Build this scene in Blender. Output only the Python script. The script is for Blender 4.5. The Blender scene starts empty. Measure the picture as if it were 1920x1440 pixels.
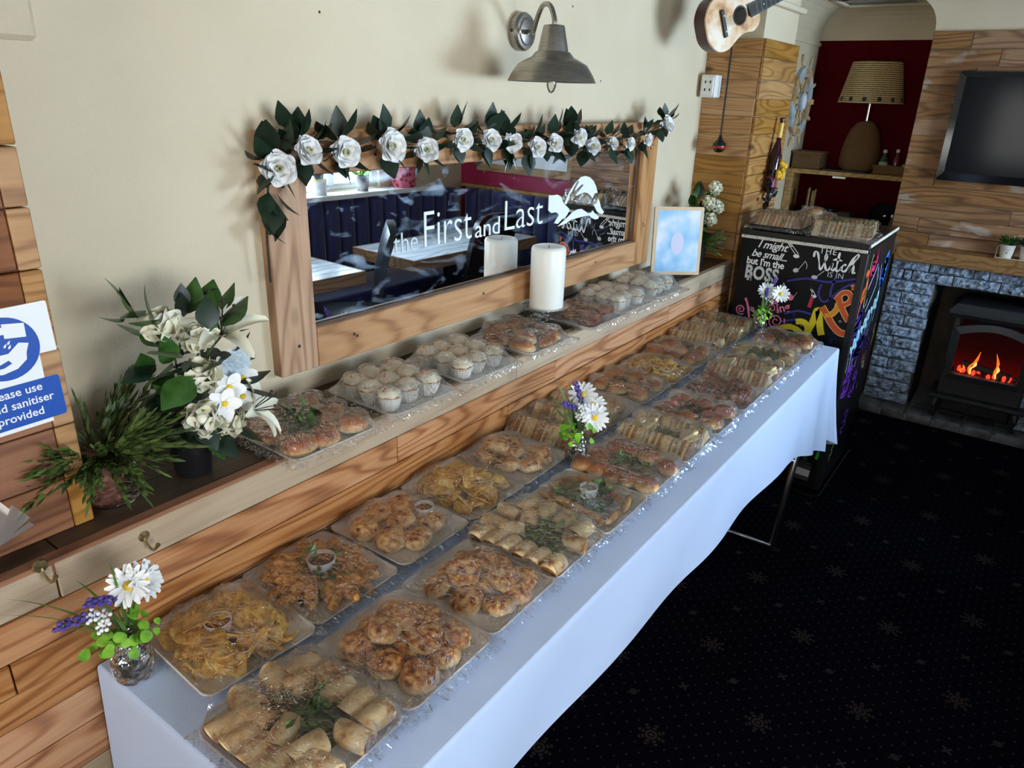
import bpy, bmesh, math, random
import numpy as np
from mathutils import Matrix, Vector, noise as mnoise

scene = bpy.context.scene
COL = scene.collection
R = random.Random(11)
PI = math.pi

# ------------------------------------------------------------------ camera
cam_data = bpy.data.cameras.new('camera')
cam_data.sensor_width = 36.0
cam_data.lens = 25.678
cam_data.clip_start = 0.02
cam = bpy.data.objects.new('camera', cam_data)
COL.objects.link(cam)
r_, u_, f_ = (0.58497663, -0.81047254, 0.03060408), (0.28423973, 0.24020499, 0.92817527), (0.75961182, 0.53426195, -0.3708828)
cam.matrix_world = Matrix(((r_[0], u_[0], -f_[0], 0), (r_[1], u_[1], -f_[1], 0), (r_[2], u_[2], -f_[2], 1.82), (0, 0, 0, 1)))
scene.camera = cam

# ------------------------------------------------------------------ world, daylight and exposure
scene.view_settings.view_transform = 'Standard'
scene.view_settings.look = 'None'
scene.view_settings.gamma = 1.0
scene.view_settings.use_curve_mapping = False
scene.view_settings.exposure = 0.12
world = bpy.data.worlds.new('overcast_sky')
scene.world = world
world.use_nodes = True
wb = world.node_tree.nodes['Background']
wb.inputs[0].default_value = (0.82, 0.91, 1.0, 1)
wb.inputs[1].default_value = 5.0


def window_light(name, x, y, z, w, h, power, color, rz):
    d = bpy.data.lights.new(name, 'AREA')
    d.shape = 'RECTANGLE'
    d.size, d.size_y = w, h
    d.energy = power
    d.color = color
    o = bpy.data.objects.new(name, d)
    COL.objects.link(o)
    o.location = (x, y, z)
    o.rotation_euler = (PI / 2, 0, rz)
    return o


# daylight that comes in through the room's windows (the lights sit just outside the panes)
window_light('daylight_side_window', 3.42, -1.78, 1.50, 1.35, 0.8, 135, (0.55, 0.77, 1.0), 0)
window_light('daylight_near_window', 0.5, -1.78, 1.50, 1.7, 0.8, 60, (0.80, 0.91, 1.0), 0)
window_light('daylight_rear_window', -1.98, 0.2, 1.62, 1.3, 1.0, 42, (1.0, 0.93, 0.82), -PI / 2)


# ------------------------------------------------------------------ materials
def nt(name):
    m = bpy.data.materials.new(name)
    m.use_nodes = True
    t = m.node_tree
    t.nodes.clear()
    out = t.nodes.new('ShaderNodeOutputMaterial')
    return m, t, out


def N(t, kind, **kw):
    n = t.nodes.new('ShaderNode' + kind)
    for k, v in kw.items():
        if k.startswith('i_'):
            key = k[2:]
            key = int(key) if key.isdigit() else key.replace('_', ' ')
            if isinstance(v, bpy.types.NodeSocket):
                t.links.new(v, n.inputs[key])
            else:
                n.inputs[key].default_value = v
        else:
            setattr(n, k, v)
    return n


def math_n(t, op, a, b=0.0, c=None):
    n = N(t, 'Math', operation=op)
    for i, v in enumerate((a, b, c)):
        if v is None:
            continue
        if isinstance(v, bpy.types.NodeSocket):
            t.links.new(v, n.inputs[i])
        else:
            n.inputs[i].default_value = v
    return n.outputs[0]


def rgba(c):
    return (c[0], c[1], c[2], 1)


def srgb(r, g, b):
    f = lambda v: ((v / 255 + 0.055) / 1.055) ** 2.4 if v > 10 else v / 255 / 12.92
    return (f(r), f(g), f(b))


def mixc(t, fac, a, b, blend='MIX'):
    n = N(t, 'Mix', data_type='RGBA', blend_type=blend)
    for i, v in ((0, fac), (6, a), (7, b)):
        if isinstance(v, bpy.types.NodeSocket):
            t.links.new(v, n.inputs[i])
        else:
            n.inputs[i].default_value = rgba(v) if i else v
    return n.outputs[2]


def ramp(t, fac, stops):
    n = N(t, 'ValToRGB', i_0=fac)
    cr = n.color_ramp
    while len(cr.elements) < len(stops):
        cr.elements.new(0.5)
    for e, (p, c) in zip(cr.elements, stops):
        e.position = p
        e.color = rgba(c)
    return n.outputs[0]


def obj_coords(t, scale=(1, 1, 1), rnd=13.0):
    tc = N(t, 'TexCoord')
    oi = N(t, 'ObjectInfo')
    off = N(t, 'VectorMath', operation='SCALE', i_0=(1.0, 0.7, 1.3))
    t.links.new(math_n(t, 'MULTIPLY', oi.outputs['Random'], rnd), off.inputs['Scale'])
    add = N(t, 'VectorMath', operation='ADD', i_0=tc.outputs['Object'], i_1=off.outputs[0])
    mp = N(t, 'VectorMath', operation='MULTIPLY', i_0=add.outputs[0], i_1=scale)
    return mp.outputs[0], oi.outputs['Random'], tc


def principled(t, out, color, rough=0.5, metal=0.0, bump=None, bump_d=0.002, bump_s=1.0, **kw):
    b = N(t, 'BsdfPrincipled')
    if isinstance(color, bpy.types.NodeSocket):
        t.links.new(color, b.inputs['Base Color'])
    else:
        b.inputs['Base Color'].default_value = rgba(color)
    if isinstance(rough, bpy.types.NodeSocket):
        t.links.new(rough, b.inputs['Roughness'])
    else:
        b.inputs['Roughness'].default_value = rough
    b.inputs['Metallic'].default_value = metal
    for k, v in kw.items():
        b.inputs[k.replace('_', ' ')].default_value = v
    if bump is not None:
        bn = N(t, 'Bump', i_Height=bump, i_Distance=bump_d, i_Strength=bump_s)
        t.links.new(bn.outputs[0], b.inputs['Normal'])
    t.links.new(b.outputs[0], out.inputs[0])
    return b


_mc = {}


def mat(name, c, rough=0.5, metal=0.0, **kw):
    if name in _mc:
        return _mc[name]
    m, t, out = nt(name)
    principled(t, out, c, rough, metal, **kw)
    _mc[name] = m
    return m


def mottled(name, stops, scale=40.0, rough=0.6, bump=0.0, stretch=(1, 1, 1), rv=0.25, detail=4.0, metal=0.0, **kw):
    """noise-coloured surface with a per-object brightness variation"""
    m, t, out = nt(name)
    co, rnd, tc = obj_coords(t, stretch)
    nz = N(t, 'TexNoise', i_Vector=co, i_Scale=scale, i_Detail=detail)
    col = ramp(t, nz.outputs[0], stops)
    hs = N(t, 'HueSaturation', i_Color=col)
    t.links.new(math_n(t, 'MULTIPLY_ADD', rnd, rv, 1 - rv / 2), hs.inputs['Value'])
    principled(t, out, hs.outputs[0], rough, metal, bump=nz.outputs[0] if bump else None, bump_d=bump, **kw)
    _mc[name] = m
    return m


def wood(name, dark, mid, light, rough=0.55, rings=9.0, contrast=1.0, stain=0.35, knots=0.5, rv=0.45, white=0.0, spec=0.3):
    """sawn softwood board: grain runs along local X"""
    m, t, out = nt(name)
    co, rnd, tc = obj_coords(t, (0.8, 3.0, 7.0), 23.0)
    big = N(t, 'TexNoise', i_Vector=co, i_Scale=1.1, i_Detail=1.5)
    ring = math_n(t, 'SINE', math_n(t, 'MULTIPLY', big.outputs[0], rings * 1.7 * 2 * PI))
    ring = math_n(t, 'MULTIPLY_ADD', ring, 0.5, 0.5)
    ring = math_n(t, 'POWER', ring, 3.0)
    co2, _, _ = obj_coords(t, (5.0, 40.0, 110.0), 23.0)
    fine = N(t, 'TexNoise', i_Vector=co2, i_Scale=1.0, i_Detail=3.0)
    v = math_n(t, 'MULTIPLY_ADD', ring, 0.36 * contrast, math_n(t, 'MULTIPLY', fine.outputs[0], 0.55))
    col = ramp(t, v, [(0.15, light), (0.45, mid), (0.95, dark)])
    co3, _, _ = obj_coords(t, (2.2, 3.0, 7.0), 51.0)
    st = N(t, 'TexNoise', i_Vector=co3, i_Scale=1.0, i_Detail=4.0)
    stf = N(t, 'MapRange', i_0=st.outputs[0], i_1=0.52, i_2=0.75)
    col = mixc(t, math_n(t, 'MULTIPLY', stf.outputs[0], stain), col, tuple(c * 0.28 for c in mid))
    # knots
    co4, _, _ = obj_coords(t, (3.2, 0.4, 6.5), 71.0)
    vo = N(t, 'TexVoronoi', i_Vector=co4, i_Scale=1.0)
    kn = N(t, 'MapRange', i_0=vo.outputs['Distance'], i_1=0.13, i_2=0.05)
    col = mixc(t, math_n(t, 'MULTIPLY', kn.outputs[0], knots), col, tuple(c * 0.18 for c in mid))
    if white:
        co5, _, _ = obj_coords(t, (5, 5, 12), 91.0)
        w = N(t, 'TexNoise', i_Vector=co5, i_Scale=1.0, i_Detail=6.0)
        wf = N(t, 'MapRange', i_0=w.outputs[0], i_1=0.60, i_2=0.68)
        col = mixc(t, math_n(t, 'MULTIPLY', wf.outputs[0], white), col, (0.62, 0.58, 0.53))
    hs = N(t, 'HueSaturation', i_Color=col)
    t.links.new(math_n(t, 'MULTIPLY_ADD', rnd, rv, 1 - rv / 2), hs.inputs['Value'])
    t.links.new(math_n(t, 'MULTIPLY_ADD', rnd, -0.3, 1.1), hs.inputs['Saturation'])
    principled(t, out, hs.outputs[0], rough, bump=v, bump_d=0.0012, Specular_IOR_Level=spec)
    _mc[name] = m
    return m


def emis(name, c, s):
    m, t, out = nt(name)
    e = N(t, 'Emission', i_0=rgba(c), i_1=s)
    t.links.new(e.outputs[0], out.inputs[0])
    return m


# -- setting
m_wall, t, out = nt('cream_plaster')
co, rnd, tc = obj_coords(t, (1, 1, 1), 0)
n1 = N(t, 'TexNoise', i_Vector=co, i_Scale=2.2, i_Detail=2.0)
n2 = N(t, 'TexNoise', i_Vector=co, i_Scale=190.0, i_Detail=2.0)
c1 = ramp(t, n1.outputs[0], [(0.3, srgb(206, 189, 159)), (0.7, srgb(216, 200, 172))])
principled(t, out, c1, 0.6, bump=math_n(t, 'MULTIPLY_ADD', n1.outputs[0], 3.0, n2.outputs[0]), bump_d=0.0012)
m_white = mottled('white_gloss_paint', [(0.3, (0.72, 0.71, 0.68)), (0.7, (0.8, 0.79, 0.76))], 6, 0.35, rv=0)
m_ceiling = mottled('artex_ceiling', [(0.3, (0.26, 0.25, 0.22)), (0.7, (0.42, 0.40, 0.36))], 55, 0.7, 0.006, rv=0)
m_red = mottled('dark_red_paint', [(0.3, srgb(74, 0, 6)), (0.7, srgb(84, 1, 9))], 5, 0.7, rv=0, Specular_IOR_Level=0.06)
m_magenta = mottled('magenta_paint', [(0.3, srgb(150, 22, 68)), (0.7, srgb(164, 30, 78))], 5, 0.5, rv=0)
m_dado = wood('reclaimed_dado_boards', srgb(84, 48, 28), srgb(170, 112, 70), srgb(196, 146, 102), stain=0.3, knots=0.85, rings=10)
m_dado_pale = wood('pale_dado_boards', srgb(110, 86, 63), srgb(161, 136, 107), srgb(175, 153, 124), stain=0.35, knots=0.4, rings=4, contrast=0.5)
m_ledge = wood('dark_ledge_boards', srgb(32, 22, 14), srgb(61, 44, 30), srgb(83, 62, 44), stain=0.5, knots=0.2, rings=3, contrast=0.5, rough=0.45)
m_panel = wood('orange_panel_boards', srgb(71, 36, 17), srgb(124, 72, 36), srgb(146, 92, 52), stain=0.5, rings=6)
m_batten = wood('panel_edge_batten', srgb(94, 57, 21), srgb(166, 114, 54), srgb(181, 133, 74), stain=0.2, rings=8, rv=0.2)
m_pillar = wood('golden_pillar_boards', srgb(103, 63, 28), srgb(168, 118, 63), srgb(187, 141, 84), stain=0.4, rings=9, knots=0.8)
m_chim = wood('weathered_chimney_boards', srgb(51, 34, 20), srgb(132, 89, 52), srgb(158, 116, 75), stain=0.75, rings=7, white=0.35, knots=0.5)
m_frame = wood('mirror_frame_oak', srgb(114, 72, 41), srgb(172, 122, 76), srgb(191, 144, 97), stain=0.2, rings=6, rv=0.15)
m_mantel = wood('mantel_oak', srgb(81, 54, 31), srgb(138, 101, 66), srgb(156, 121, 85), stain=0.25, rings=6, rv=0.1)
m_pine = wood('pine_trim', srgb(104, 71, 37), srgb(164, 128, 83), srgb(177, 145, 102), stain=0.1, rings=7, rv=0.1)

m_stone, t, out = nt('painted_rock_face_stone')
co, rnd, tc = obj_coords(t, (1, 1, 1), 9)
n1 = N(t, 'TexNoise', i_Vector=co, i_Scale=26.0, i_Detail=6.0, i_Roughness=0.65)
n2 = N(t, 'TexVoronoi', i_Vector=co, i_Scale=42.0)
hgt = math_n(t, 'MULTIPLY_ADD', n2.outputs['Distance'], 0.5, n1.outputs[0])
c1 = ramp(t, n1.outputs[0], [(0.34, srgb(82, 88, 98)), (0.48, srgb(146, 162, 184)), (0.66, srgb(198, 212, 232))])
principled(t, out, c1, 0.5, bump=hgt, bump_d=0.022)
m_mortar = mottled('grey_mortar', [(0.3, srgb(92, 92, 92)), (0.7, srgb(124, 126, 128))], 60, 0.8, 0.003, rv=0)
m_hearth = mottled('hearth_tile', [(0.3, srgb(62, 62, 64)), (0.7, srgb(112, 114, 118))], 14, 0.55, 0.004)

# -- carpet: near-black navy with a lattice of dots, buds and snow-flake motifs
m_carpet, t, out = nt('patterned_carpet')
tc = N(t, 'TexCoord')
sx = N(t, 'SeparateXYZ', i_0=tc.outputs['Object'])
x_, y_ = sx.outputs[0], sx.outputs[1]
q = 0.70710678
uu = math_n(t, 'MULTIPLY', math_n(t, 'ADD', x_, y_), q)
vv = math_n(t, 'MULTIPLY', math_n(t, 'SUBTRACT', x_, y_), q)
U0, V0, PER = (2.396 + 0.345) * q, (2.396 - 0.345) * q, 0.352


def cell(src, off, per):
    a = math_n(t, 'DIVIDE', math_n(t, 'SUBTRACT', src, off), per)
    return math_n(t, 'MULTIPLY', math_n(t, 'SUBTRACT', math_n(t, 'FRACT', math_n(t, 'ADD', a, 0.5)), 0.5), per)


def rad(a, b):
    return math_n(t, 'SQRT', math_n(t, 'ADD', math_n(t, 'MULTIPLY', a, a), math_n(t, 'MULTIPLY', b, b)))


fu, fv = cell(uu, U0, PER), cell(vv, V0, PER)
fr = rad(fu, fv)
ang = math_n(t, 'ARCTAN2', fu, fv)
pet = math_n(t, 'MULTIPLY_ADD', math_n(t, 'COSINE', math_n(t, 'MULTIPLY', ang, 8.0)), 0.5, 0.5)
arm = math_n(t, 'LESS_THAN', fr, math_n(t, 'MULTIPLY_ADD', pet, 0.030, 0.018))
brk = math_n(t, 'GREATER_THAN', math_n(t, 'SINE', math_n(t, 'MULTIPLY', fr, 520.0)), -0.55)
flower = math_n(t, 'MULTIPLY', arm, brk)
bu, bv = cell(uu, U0 + PER / 2, PER), cell(vv, V0 + PER / 2, PER)
br = rad(bu, bv)
bang = math_n(t, 'ARCTAN2', bu, bv)
bud = math_n(t, 'LESS_THAN', br, math_n(t, 'MULTIPLY_ADD', math_n(t, 'COSINE', math_n(t, 'MULTIPLY', bang, 4.0)), 0.007, 0.012))
bud2u, bud2v = cell(uu, U0 + PER / 2, PER), cell(vv, V0, PER)
bud2 = math_n(t, 'LESS_THAN', rad(bud2u, bud2v), 0.013)
du, dv = cell(uu, U0 + 0.0196, PER / 9), cell(vv, V0 + 0.0196, PER / 9)
dot = math_n(t, 'LESS_THAN', rad(du, dv), 0.0042)
dot = math_n(t, 'MULTIPLY', dot, math_n(t, 'GREATER_THAN', fr, 0.06))
nz = N(t, 'TexNoise', i_Vector=tc.outputs['Object'], i_Scale=600.0, i_Detail=1.0)
c1 = mixc(t, math_n(t, 'MAXIMUM', dot, math_n(t, 'MAXIMUM', bud, bud2)), (0.0016, 0.0020, 0.0065), srgb(50, 48, 50))
c1 = mixc(t, flower, c1, srgb(58, 50, 47))
principled(t, out, c1, 0.95, bump=nz.outputs[0], bump_d=0.003, Specular_IOR_Level=0.05)

# -- table, trays, film
m_cloth, t, out = nt('white_tablecloth')
co, rnd, tc = obj_coords(t, (1, 1, 1), 0)
n1 = N(t, 'TexNoise', i_Vector=co, i_Scale=9.0, i_Detail=3.0)
n2 = N(t, 'TexNoise', i_Vector=co, i_Scale=420.0)
principled(t, out, srgb(190, 206, 236), 0.75, bump=math_n(t, 'MULTIPLY_ADD', n1.outputs[0], 4.0, n2.outputs[0]), bump_d=0.0005)
m_tray = mat('white_glazed_platter', srgb(226, 222, 216), 0.22)
m_black = mat('black_plastic', (0.008, 0.008, 0.009), 0.35)
m_blackgloss = mat('black_gloss', (0.006, 0.006, 0.007), 0.12)
m_steel = mat('tubular_steel', (0.42, 0.43, 0.45), 0.3, 1.0)
m_nickel = mottled('brushed_nickel', [(0.3, (0.30, 0.28, 0.25)), (0.7, (0.46, 0.43, 0.39))], 30, 0.33, stretch=(1, 1, 14), metal=1.0, rv=0)
m_chrome = mat('chrome', (0.75, 0.74, 0.72), 0.08, 1.0)
m_brass = mat('antique_brass', (0.45, 0.36, 0.2), 0.25, 1.0)


def film_mat(name, haze, crinkle, scale):
    m, t, out = nt(name)
    co, rnd, tc = obj_coords(t, (1.0, 0.55, 1.0), 17)
    n0 = N(t, 'TexNoise', i_Vector=co, i_Scale=scale * 0.35, i_Detail=1.0)
    dst = N(t, 'VectorMath', operation='MULTIPLY_ADD', i_0=n0.outputs['Color'], i_1=(0.09, 0.09, 0.09), i_2=co)
    n1 = N(t, 'TexNoise', i_Vector=dst.outputs[0], i_Scale=scale, i_Detail=4.0, i_Roughness=0.6)
    ridge = math_n(t, 'ABSOLUTE', math_n(t, 'SUBTRACT', n1.outputs[0], 0.5))
    n3 = N(t, 'TexNoise', i_Vector=co, i_Scale=11.0, i_Detail=1.0)
    mk = N(t, 'MapRange', i_0=n3.outputs[0], i_1=0.42, i_2=0.62, i_3=0.25, i_4=1.0)
    bn = N(t, 'Bump', i_Height=math_n(t, 'MULTIPLY', ridge, mk.outputs[0]), i_Distance=crinkle, i_Strength=1.0)
    fz = N(t, 'Fresnel', i_IOR=1.42, i_Normal=bn.outputs[0])
    gl = N(t, 'BsdfGlossy', i_Color=(1, 1, 1, 1), i_Roughness=0.025, i_Normal=bn.outputs[0])
    tr = N(t, 'BsdfTransparent', i_Color=(0.97, 0.97, 0.97, 1))
    df = N(t, 'BsdfDiffuse', i_Color=(0.85, 0.84, 0.82, 1), i_Normal=bn.outputs[0])
    mx = N(t, 'MixShader', i_0=haze)
    t.links.new(tr.outputs[0], mx.inputs[1])
    t.links.new(df.outputs[0], mx.inputs[2])
    m2 = N(t, 'MixShader', i_0=math_n(t, 'MINIMUM', math_n(t, 'MULTIPLY', fz.outputs[0], 1.9), 0.8))
    t.links.new(mx.outputs[0], m2.inputs[1])
    t.links.new(gl.outputs[0], m2.inputs[2])
    t.links.new(m2.outputs[0], out.inputs[0])
    return m


m_film = film_mat('cling_film', 0.004, 0.11, 30)
m_film_hazy = film_mat('cling_film_hazy', 0.03, 0.12, 28)


def glass_mat(name, tint=(1, 1, 1), bump=0.0, scale=80.0):
    """thin clear glass: see-through with fresnel reflections"""
    m, t, out = nt(name)
    fzn = {}
    gl = N(t, 'BsdfGlossy', i_Color=(1, 1, 1, 1), i_Roughness=0.02)
    if bump:
        co, rnd, tc = obj_coords(t, (1, 1, 1), 3)
        vo = N(t, 'TexVoronoi', i_Vector=co, i_Scale=scale)
        bn = N(t, 'Bump', i_Height=vo.outputs['Distance'], i_Distance=bump)
        fz = N(t, 'Fresnel', i_IOR=1.5, i_Normal=bn.outputs[0])
        t.links.new(bn.outputs[0], gl.inputs['Normal'])
    else:
        fz = N(t, 'Fresnel', i_IOR=1.5)
    tr = N(t, 'BsdfTransparent', i_Color=rgba(tint))
    m2 = N(t, 'MixShader', i_0=math_n(t, 'MINIMUM', math_n(t, 'MULTIPLY', fz.outputs[0], 2.2 if bump else 1.5), 0.9))
    t.links.new(tr.outputs[0], m2.inputs[1])
    t.links.new(gl.outputs[0], m2.inputs[2])
    t.links.new(m2.outputs[0], out.inputs[0])
    return m


m_pane = glass_mat('window_glass')
m_vase = glass_mat('pressed_clear_glass', (0.86, 0.88, 0.86), 0.006, 60)
m_bulb = glass_mat('clear_bulb_glass', (0.95, 0.95, 0.93))

# mirror: silvered glass with faint wiping smears
m_mirror, t, out = nt('silvered_mirror')
co, rnd, tc = obj_coords(t, (1.6, 1, 4.0), 0)
nA = N(t, 'TexNoise', i_Vector=co, i_Scale=2.3, i_Detail=6.0, i_Distortion=2.2)
sm = N(t, 'MapRange', i_0=nA.outputs[0], i_1=0.55, i_2=0.80, i_3=0.0, i_4=0.34)
g1 = N(t, 'BsdfGlossy', i_Color=(0.90, 0.92, 0.93, 1), i_Roughness=0.0)
g2 = N(t, 'BsdfGlossy', i_Color=(0.75, 0.86, 1.0, 1), i_Roughness=0.42)
mx = N(t, 'MixShader', i_0=sm.outputs[0])
t.links.new(g1.outputs[0], mx.inputs[1])
t.links.new(g2.outputs[0], mx.inputs[2])
t.links.new(mx.outputs[0], out.inputs[0])

# -- plants, flowers
m_leaf_dark = mottled('dark_silk_leaf', [(0.3, srgb(14, 32, 20)), (0.7, srgb(28, 50, 32))], 3, 0.45)
m_leaf_mid = mottled('green_silk_leaf', [(0.3, srgb(34, 66, 26)), (0.7, srgb(64, 100, 42))], 3, 0.32)
m_leaf_lime = mottled('lime_leaf', [(0.3, srgb(70, 130, 20)), (0.7, srgb(140, 190, 50))], 30, 0.4)
m_grass = mottled('grass_blade', [(0.3, srgb(54, 84, 36)), (0.7, srgb(96, 124, 60))], 20, 0.5)
m_fern = mottled('fern_leaf', [(0.3, srgb(44, 60, 26)), (0.7, srgb(104, 124, 60))], 18, 0.5, rv=0.6)
m_petal = mottled('white_petal', [(0.3, srgb(222, 222, 222)), (0.7, srgb(238, 238, 236))], 20, 0.6, rv=0.1, Subsurface_Weight=0.0)
m_petal_cream = mottled('cream_petal', [(0.3, srgb(228, 224, 196)), (0.7, srgb(240, 238, 222))], 14, 0.5, rv=0.1)
m_rosecore = mat('green_white_rose_heart', srgb(216, 216, 182), 0.6)
m_hydra = mottled('pale_blue_floret', [(0.3, srgb(180, 196, 206)), (0.7, srgb(206, 216, 222))], 30, 0.6)
m_yellow = mat('yellow_flower_heart', srgb(226, 190, 40), 0.6)
m_purple = mottled('purple_lavender', [(0.3, srgb(60, 40, 120)), (0.7, srgb(104, 84, 168))], 60, 0.7)
m_stem = mat('green_stem', srgb(70, 84, 46), 0.6)
m_twig = mat('brown_vine', srgb(48, 40, 26), 0.7)

# -- food
m_crisp = mottled('potato_crisp', [(0.30, srgb(180, 108, 30)), (0.46, srgb(236, 184, 78)), (0.7, srgb(250, 222, 136))], 70, 0.4, 0.0015, rv=0.35)
m_scone = mottled('cheese_scone_crust', [(0.34, srgb(112, 52, 20)), (0.46, srgb(188, 104, 40)), (0.56, srgb(228, 178, 104)), (0.75, srgb(240, 212, 156))], 80, 0.65, 0.006, rv=0.25, detail=8.0)
m_fruit = mottled('fruit_scone_crust', [(0.33, srgb(40, 22, 16)), (0.40, srgb(182, 98, 44)), (0.55, srgb(226, 176, 108)), (0.75, srgb(244, 222, 174))], 64, 0.55, 0.006, rv=0.25, detail=8.0)
m_bread = mottled('white_bread', [(0.3, srgb(214, 184, 128)), (0.7, srgb(238, 220, 176))], 90, 0.8, 0.002, rv=0.15)
m_brown = mottled('brown_bread', [(0.3, srgb(150, 98, 46)), (0.7, srgb(196, 144, 84))], 90, 0.8, 0.002, rv=0.2)
m_fill_egg = mottled('egg_filling', [(0.3, srgb(222, 170, 80)), (0.7, srgb(242, 222, 160))], 80, 0.5, 0.002)
m_fill_ham = mottled('ham_filling', [(0.3, srgb(176, 104, 70)), (0.7, srgb(212, 154, 112))], 50, 0.4, 0.002)
m_fill_tuna = mottled('tuna_filling', [(0.3, srgb(150, 102, 66)), (0.7, srgb(204, 168, 126))], 80, 0.6, 0.002)
m_fill_salad = mottled('salad_filling', [(0.35, srgb(84, 104, 46)), (0.5, srgb(196, 176, 116)), (0.65, srgb(190, 90, 60))], 60, 0.5, 0.002)
m_bun = None
m_wrap = mottled('tortilla_wrap', [(0.32, srgb(166, 106, 54)), (0.46, srgb(222, 186, 132)), (0.7, srgb(238, 216, 174))], 40, 0.7, 0.001, rv=0.2)
m_wrapfill = mottled('wrap_filling', [(0.35, srgb(110, 62, 34)), (0.5, srgb(188, 130, 80)), (0.65, srgb(96, 110, 48))], 70, 0.6, 0.002)
m_fried = mottled('fried_breadcrumb', [(0.3, srgb(140, 76, 28)), (0.5, srgb(206, 134, 56)), (0.66, srgb(238, 186, 104))], 90, 0.6, 0.006, rv=0.35, detail=8.0)
m_pastry = mottled('baked_pastry', [(0.3, srgb(170, 96, 40)), (0.5, srgb(222, 164, 88)), (0.72, srgb(240, 208, 146))], 26, 0.45, 0.002, rv=0.25)
m_meat = mottled('roast_meat', [(0.3, srgb(80, 34, 22)), (0.5, srgb(142, 74, 46)), (0.72, srgb(190, 124, 84))], 45, 0.4, 0.004, rv=0.35)
m_ham = mottled('pink_ham', [(0.3, srgb(178, 92, 84)), (0.7, srgb(220, 150, 136))], 25, 0.4, 0.001, rv=0.2)
m_liner = mat('white_paper_liner', srgb(232, 228, 220), 0.7)
m_sponge = mat('sponge_cake', srgb(190, 130, 72), 0.8)
m_icing = mat('buttercream', srgb(240, 230, 206), 0.5)
m_pinksugar = mat('pink_sprinkles', srgb(196, 84, 110), 0.6)
m_nut = mat('chopped_nuts', srgb(190, 140, 60), 0.6)
m_salad = mottled('salad_leaf', [(0.3, srgb(40, 66, 30)), (0.7, srgb(98, 128, 64))], 30, 0.5, rv=0.3)
m_cress = mottled('cress', [(0.3, srgb(52, 74, 40)), (0.7, srgb(128, 146, 92))], 60, 0.5)
m_tomato = mat('red_garnish', srgb(150, 40, 34), 0.35)
m_radish = mat('purple_garnish', srgb(150, 60, 80), 0.4)
m_sauce = mat('red_brown_sauce', srgb(96, 30, 18), 0.12)
m_ramekin = mat('white_ramekin', srgb(228, 228, 230), 0.25)

def scone_mat(name, stops, pale, scale):
    m, t, out = nt(name)
    tc = N(t, 'TexCoord')
    sz = N(t, 'SeparateXYZ', i_0=tc.outputs['Generated'])
    co, rnd, _ = obj_coords(t, (1, 1, 1), 9)
    nb = N(t, 'TexNoise', i_Vector=co, i_Scale=scale, i_Detail=8.0)
    nl = N(t, 'TexNoise', i_Vector=co, i_Scale=26.0, i_Detail=2.0)
    col = ramp(t, nb.outputs[0], stops)
    h = math_n(t, 'ADD', sz.outputs[2], math_n(t, 'MULTIPLY_ADD', nl.outputs[0], 0.9, -0.45))
    up = N(t, 'MapRange', i_0=h, i_1=0.72, i_2=0.42)
    lo = N(t, 'MapRange', i_0=h, i_1=0.05, i_2=0.22)
    col = mixc(t, math_n(t, 'MULTIPLY', math_n(t, 'MULTIPLY', up.outputs[0], lo.outputs[0]), 0.75), col, pale)
    hs = N(t, 'HueSaturation', i_Color=col)
    t.links.new(math_n(t, 'MULTIPLY_ADD', rnd, 0.25, 0.88), hs.inputs['Value'])
    principled(t, out, hs.outputs[0], 0.6, bump=nb.outputs[0], bump_d=0.006)
    return m


m_scone = scone_mat('cheese_scone_bake', [(0.34, srgb(112, 52, 20)), (0.46, srgb(190, 108, 42)), (0.58, srgb(228, 172, 96)), (0.75, srgb(240, 212, 156))], srgb(236, 206, 148), 80)
m_fruit = scone_mat('fruit_scone_bake', [(0.33, srgb(40, 22, 16)), (0.40, srgb(186, 104, 46)), (0.55, srgb(228, 176, 106)), (0.75, srgb(244, 222, 174))], srgb(244, 220, 172), 64)

# bread rolls: brown on top, pale below (local height)
m_bun, t, out = nt('glazed_bread_roll')
tc = N(t, 'TexCoord')
sz = N(t, 'SeparateXYZ', i_0=tc.outputs['Generated'])
co, rnd, _ = obj_coords(t, (1, 1, 1), 9)
nb = N(t, 'TexNoise', i_Vector=co, i_Scale=22.0, i_Detail=3.0)
hh = math_n(t, 'MULTIPLY_ADD', nb.outputs[0], 0.5, math_n(t, 'SUBTRACT', sz.outputs[2], 0.25))
cb = ramp(t, hh, [(0.25, srgb(240, 220, 172)), (0.5, srgb(226, 172, 100)), (0.72, srgb(188, 108, 46)), (0.95, srgb(150, 78, 34))])
hs = N(t, 'HueSaturation', i_Color=cb)
t.links.new(math_n(t, 'MULTIPLY_ADD', rnd, 0.25, 0.88), hs.inputs['Value'])
principled(t, out, hs.outputs[0], 0.35)


# ------------------------------------------------------------------ mesh helpers: a shape is (verts, faces)
def join(*shapes):
    V, F = [], []
    for v, f in shapes:
        k = len(V)
        V.extend(v)
        F.extend([tuple(i + k for i in q) for q in f])
    return V, F


def tf(s, M):
    return [tuple(M @ Vector(v)) for v in s[0]], s[1]


def mv(s, x=0, y=0, z=0, rx=0, ry=0, rz=0, sc=1.0):
    M = Matrix.Translation((x, y, z)) @ Matrix.Rotation(rz, 4, 'Z') @ Matrix.Rotation(ry, 4, 'Y') @ Matrix.Rotation(rx, 4, 'X')
    if isinstance(sc, tuple):
        M = M @ Matrix.Diagonal((sc[0], sc[1], sc[2], 1))
    elif sc != 1.0:
        M = M @ Matrix.Scale(sc, 4)
    return tf(s, M)


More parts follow.
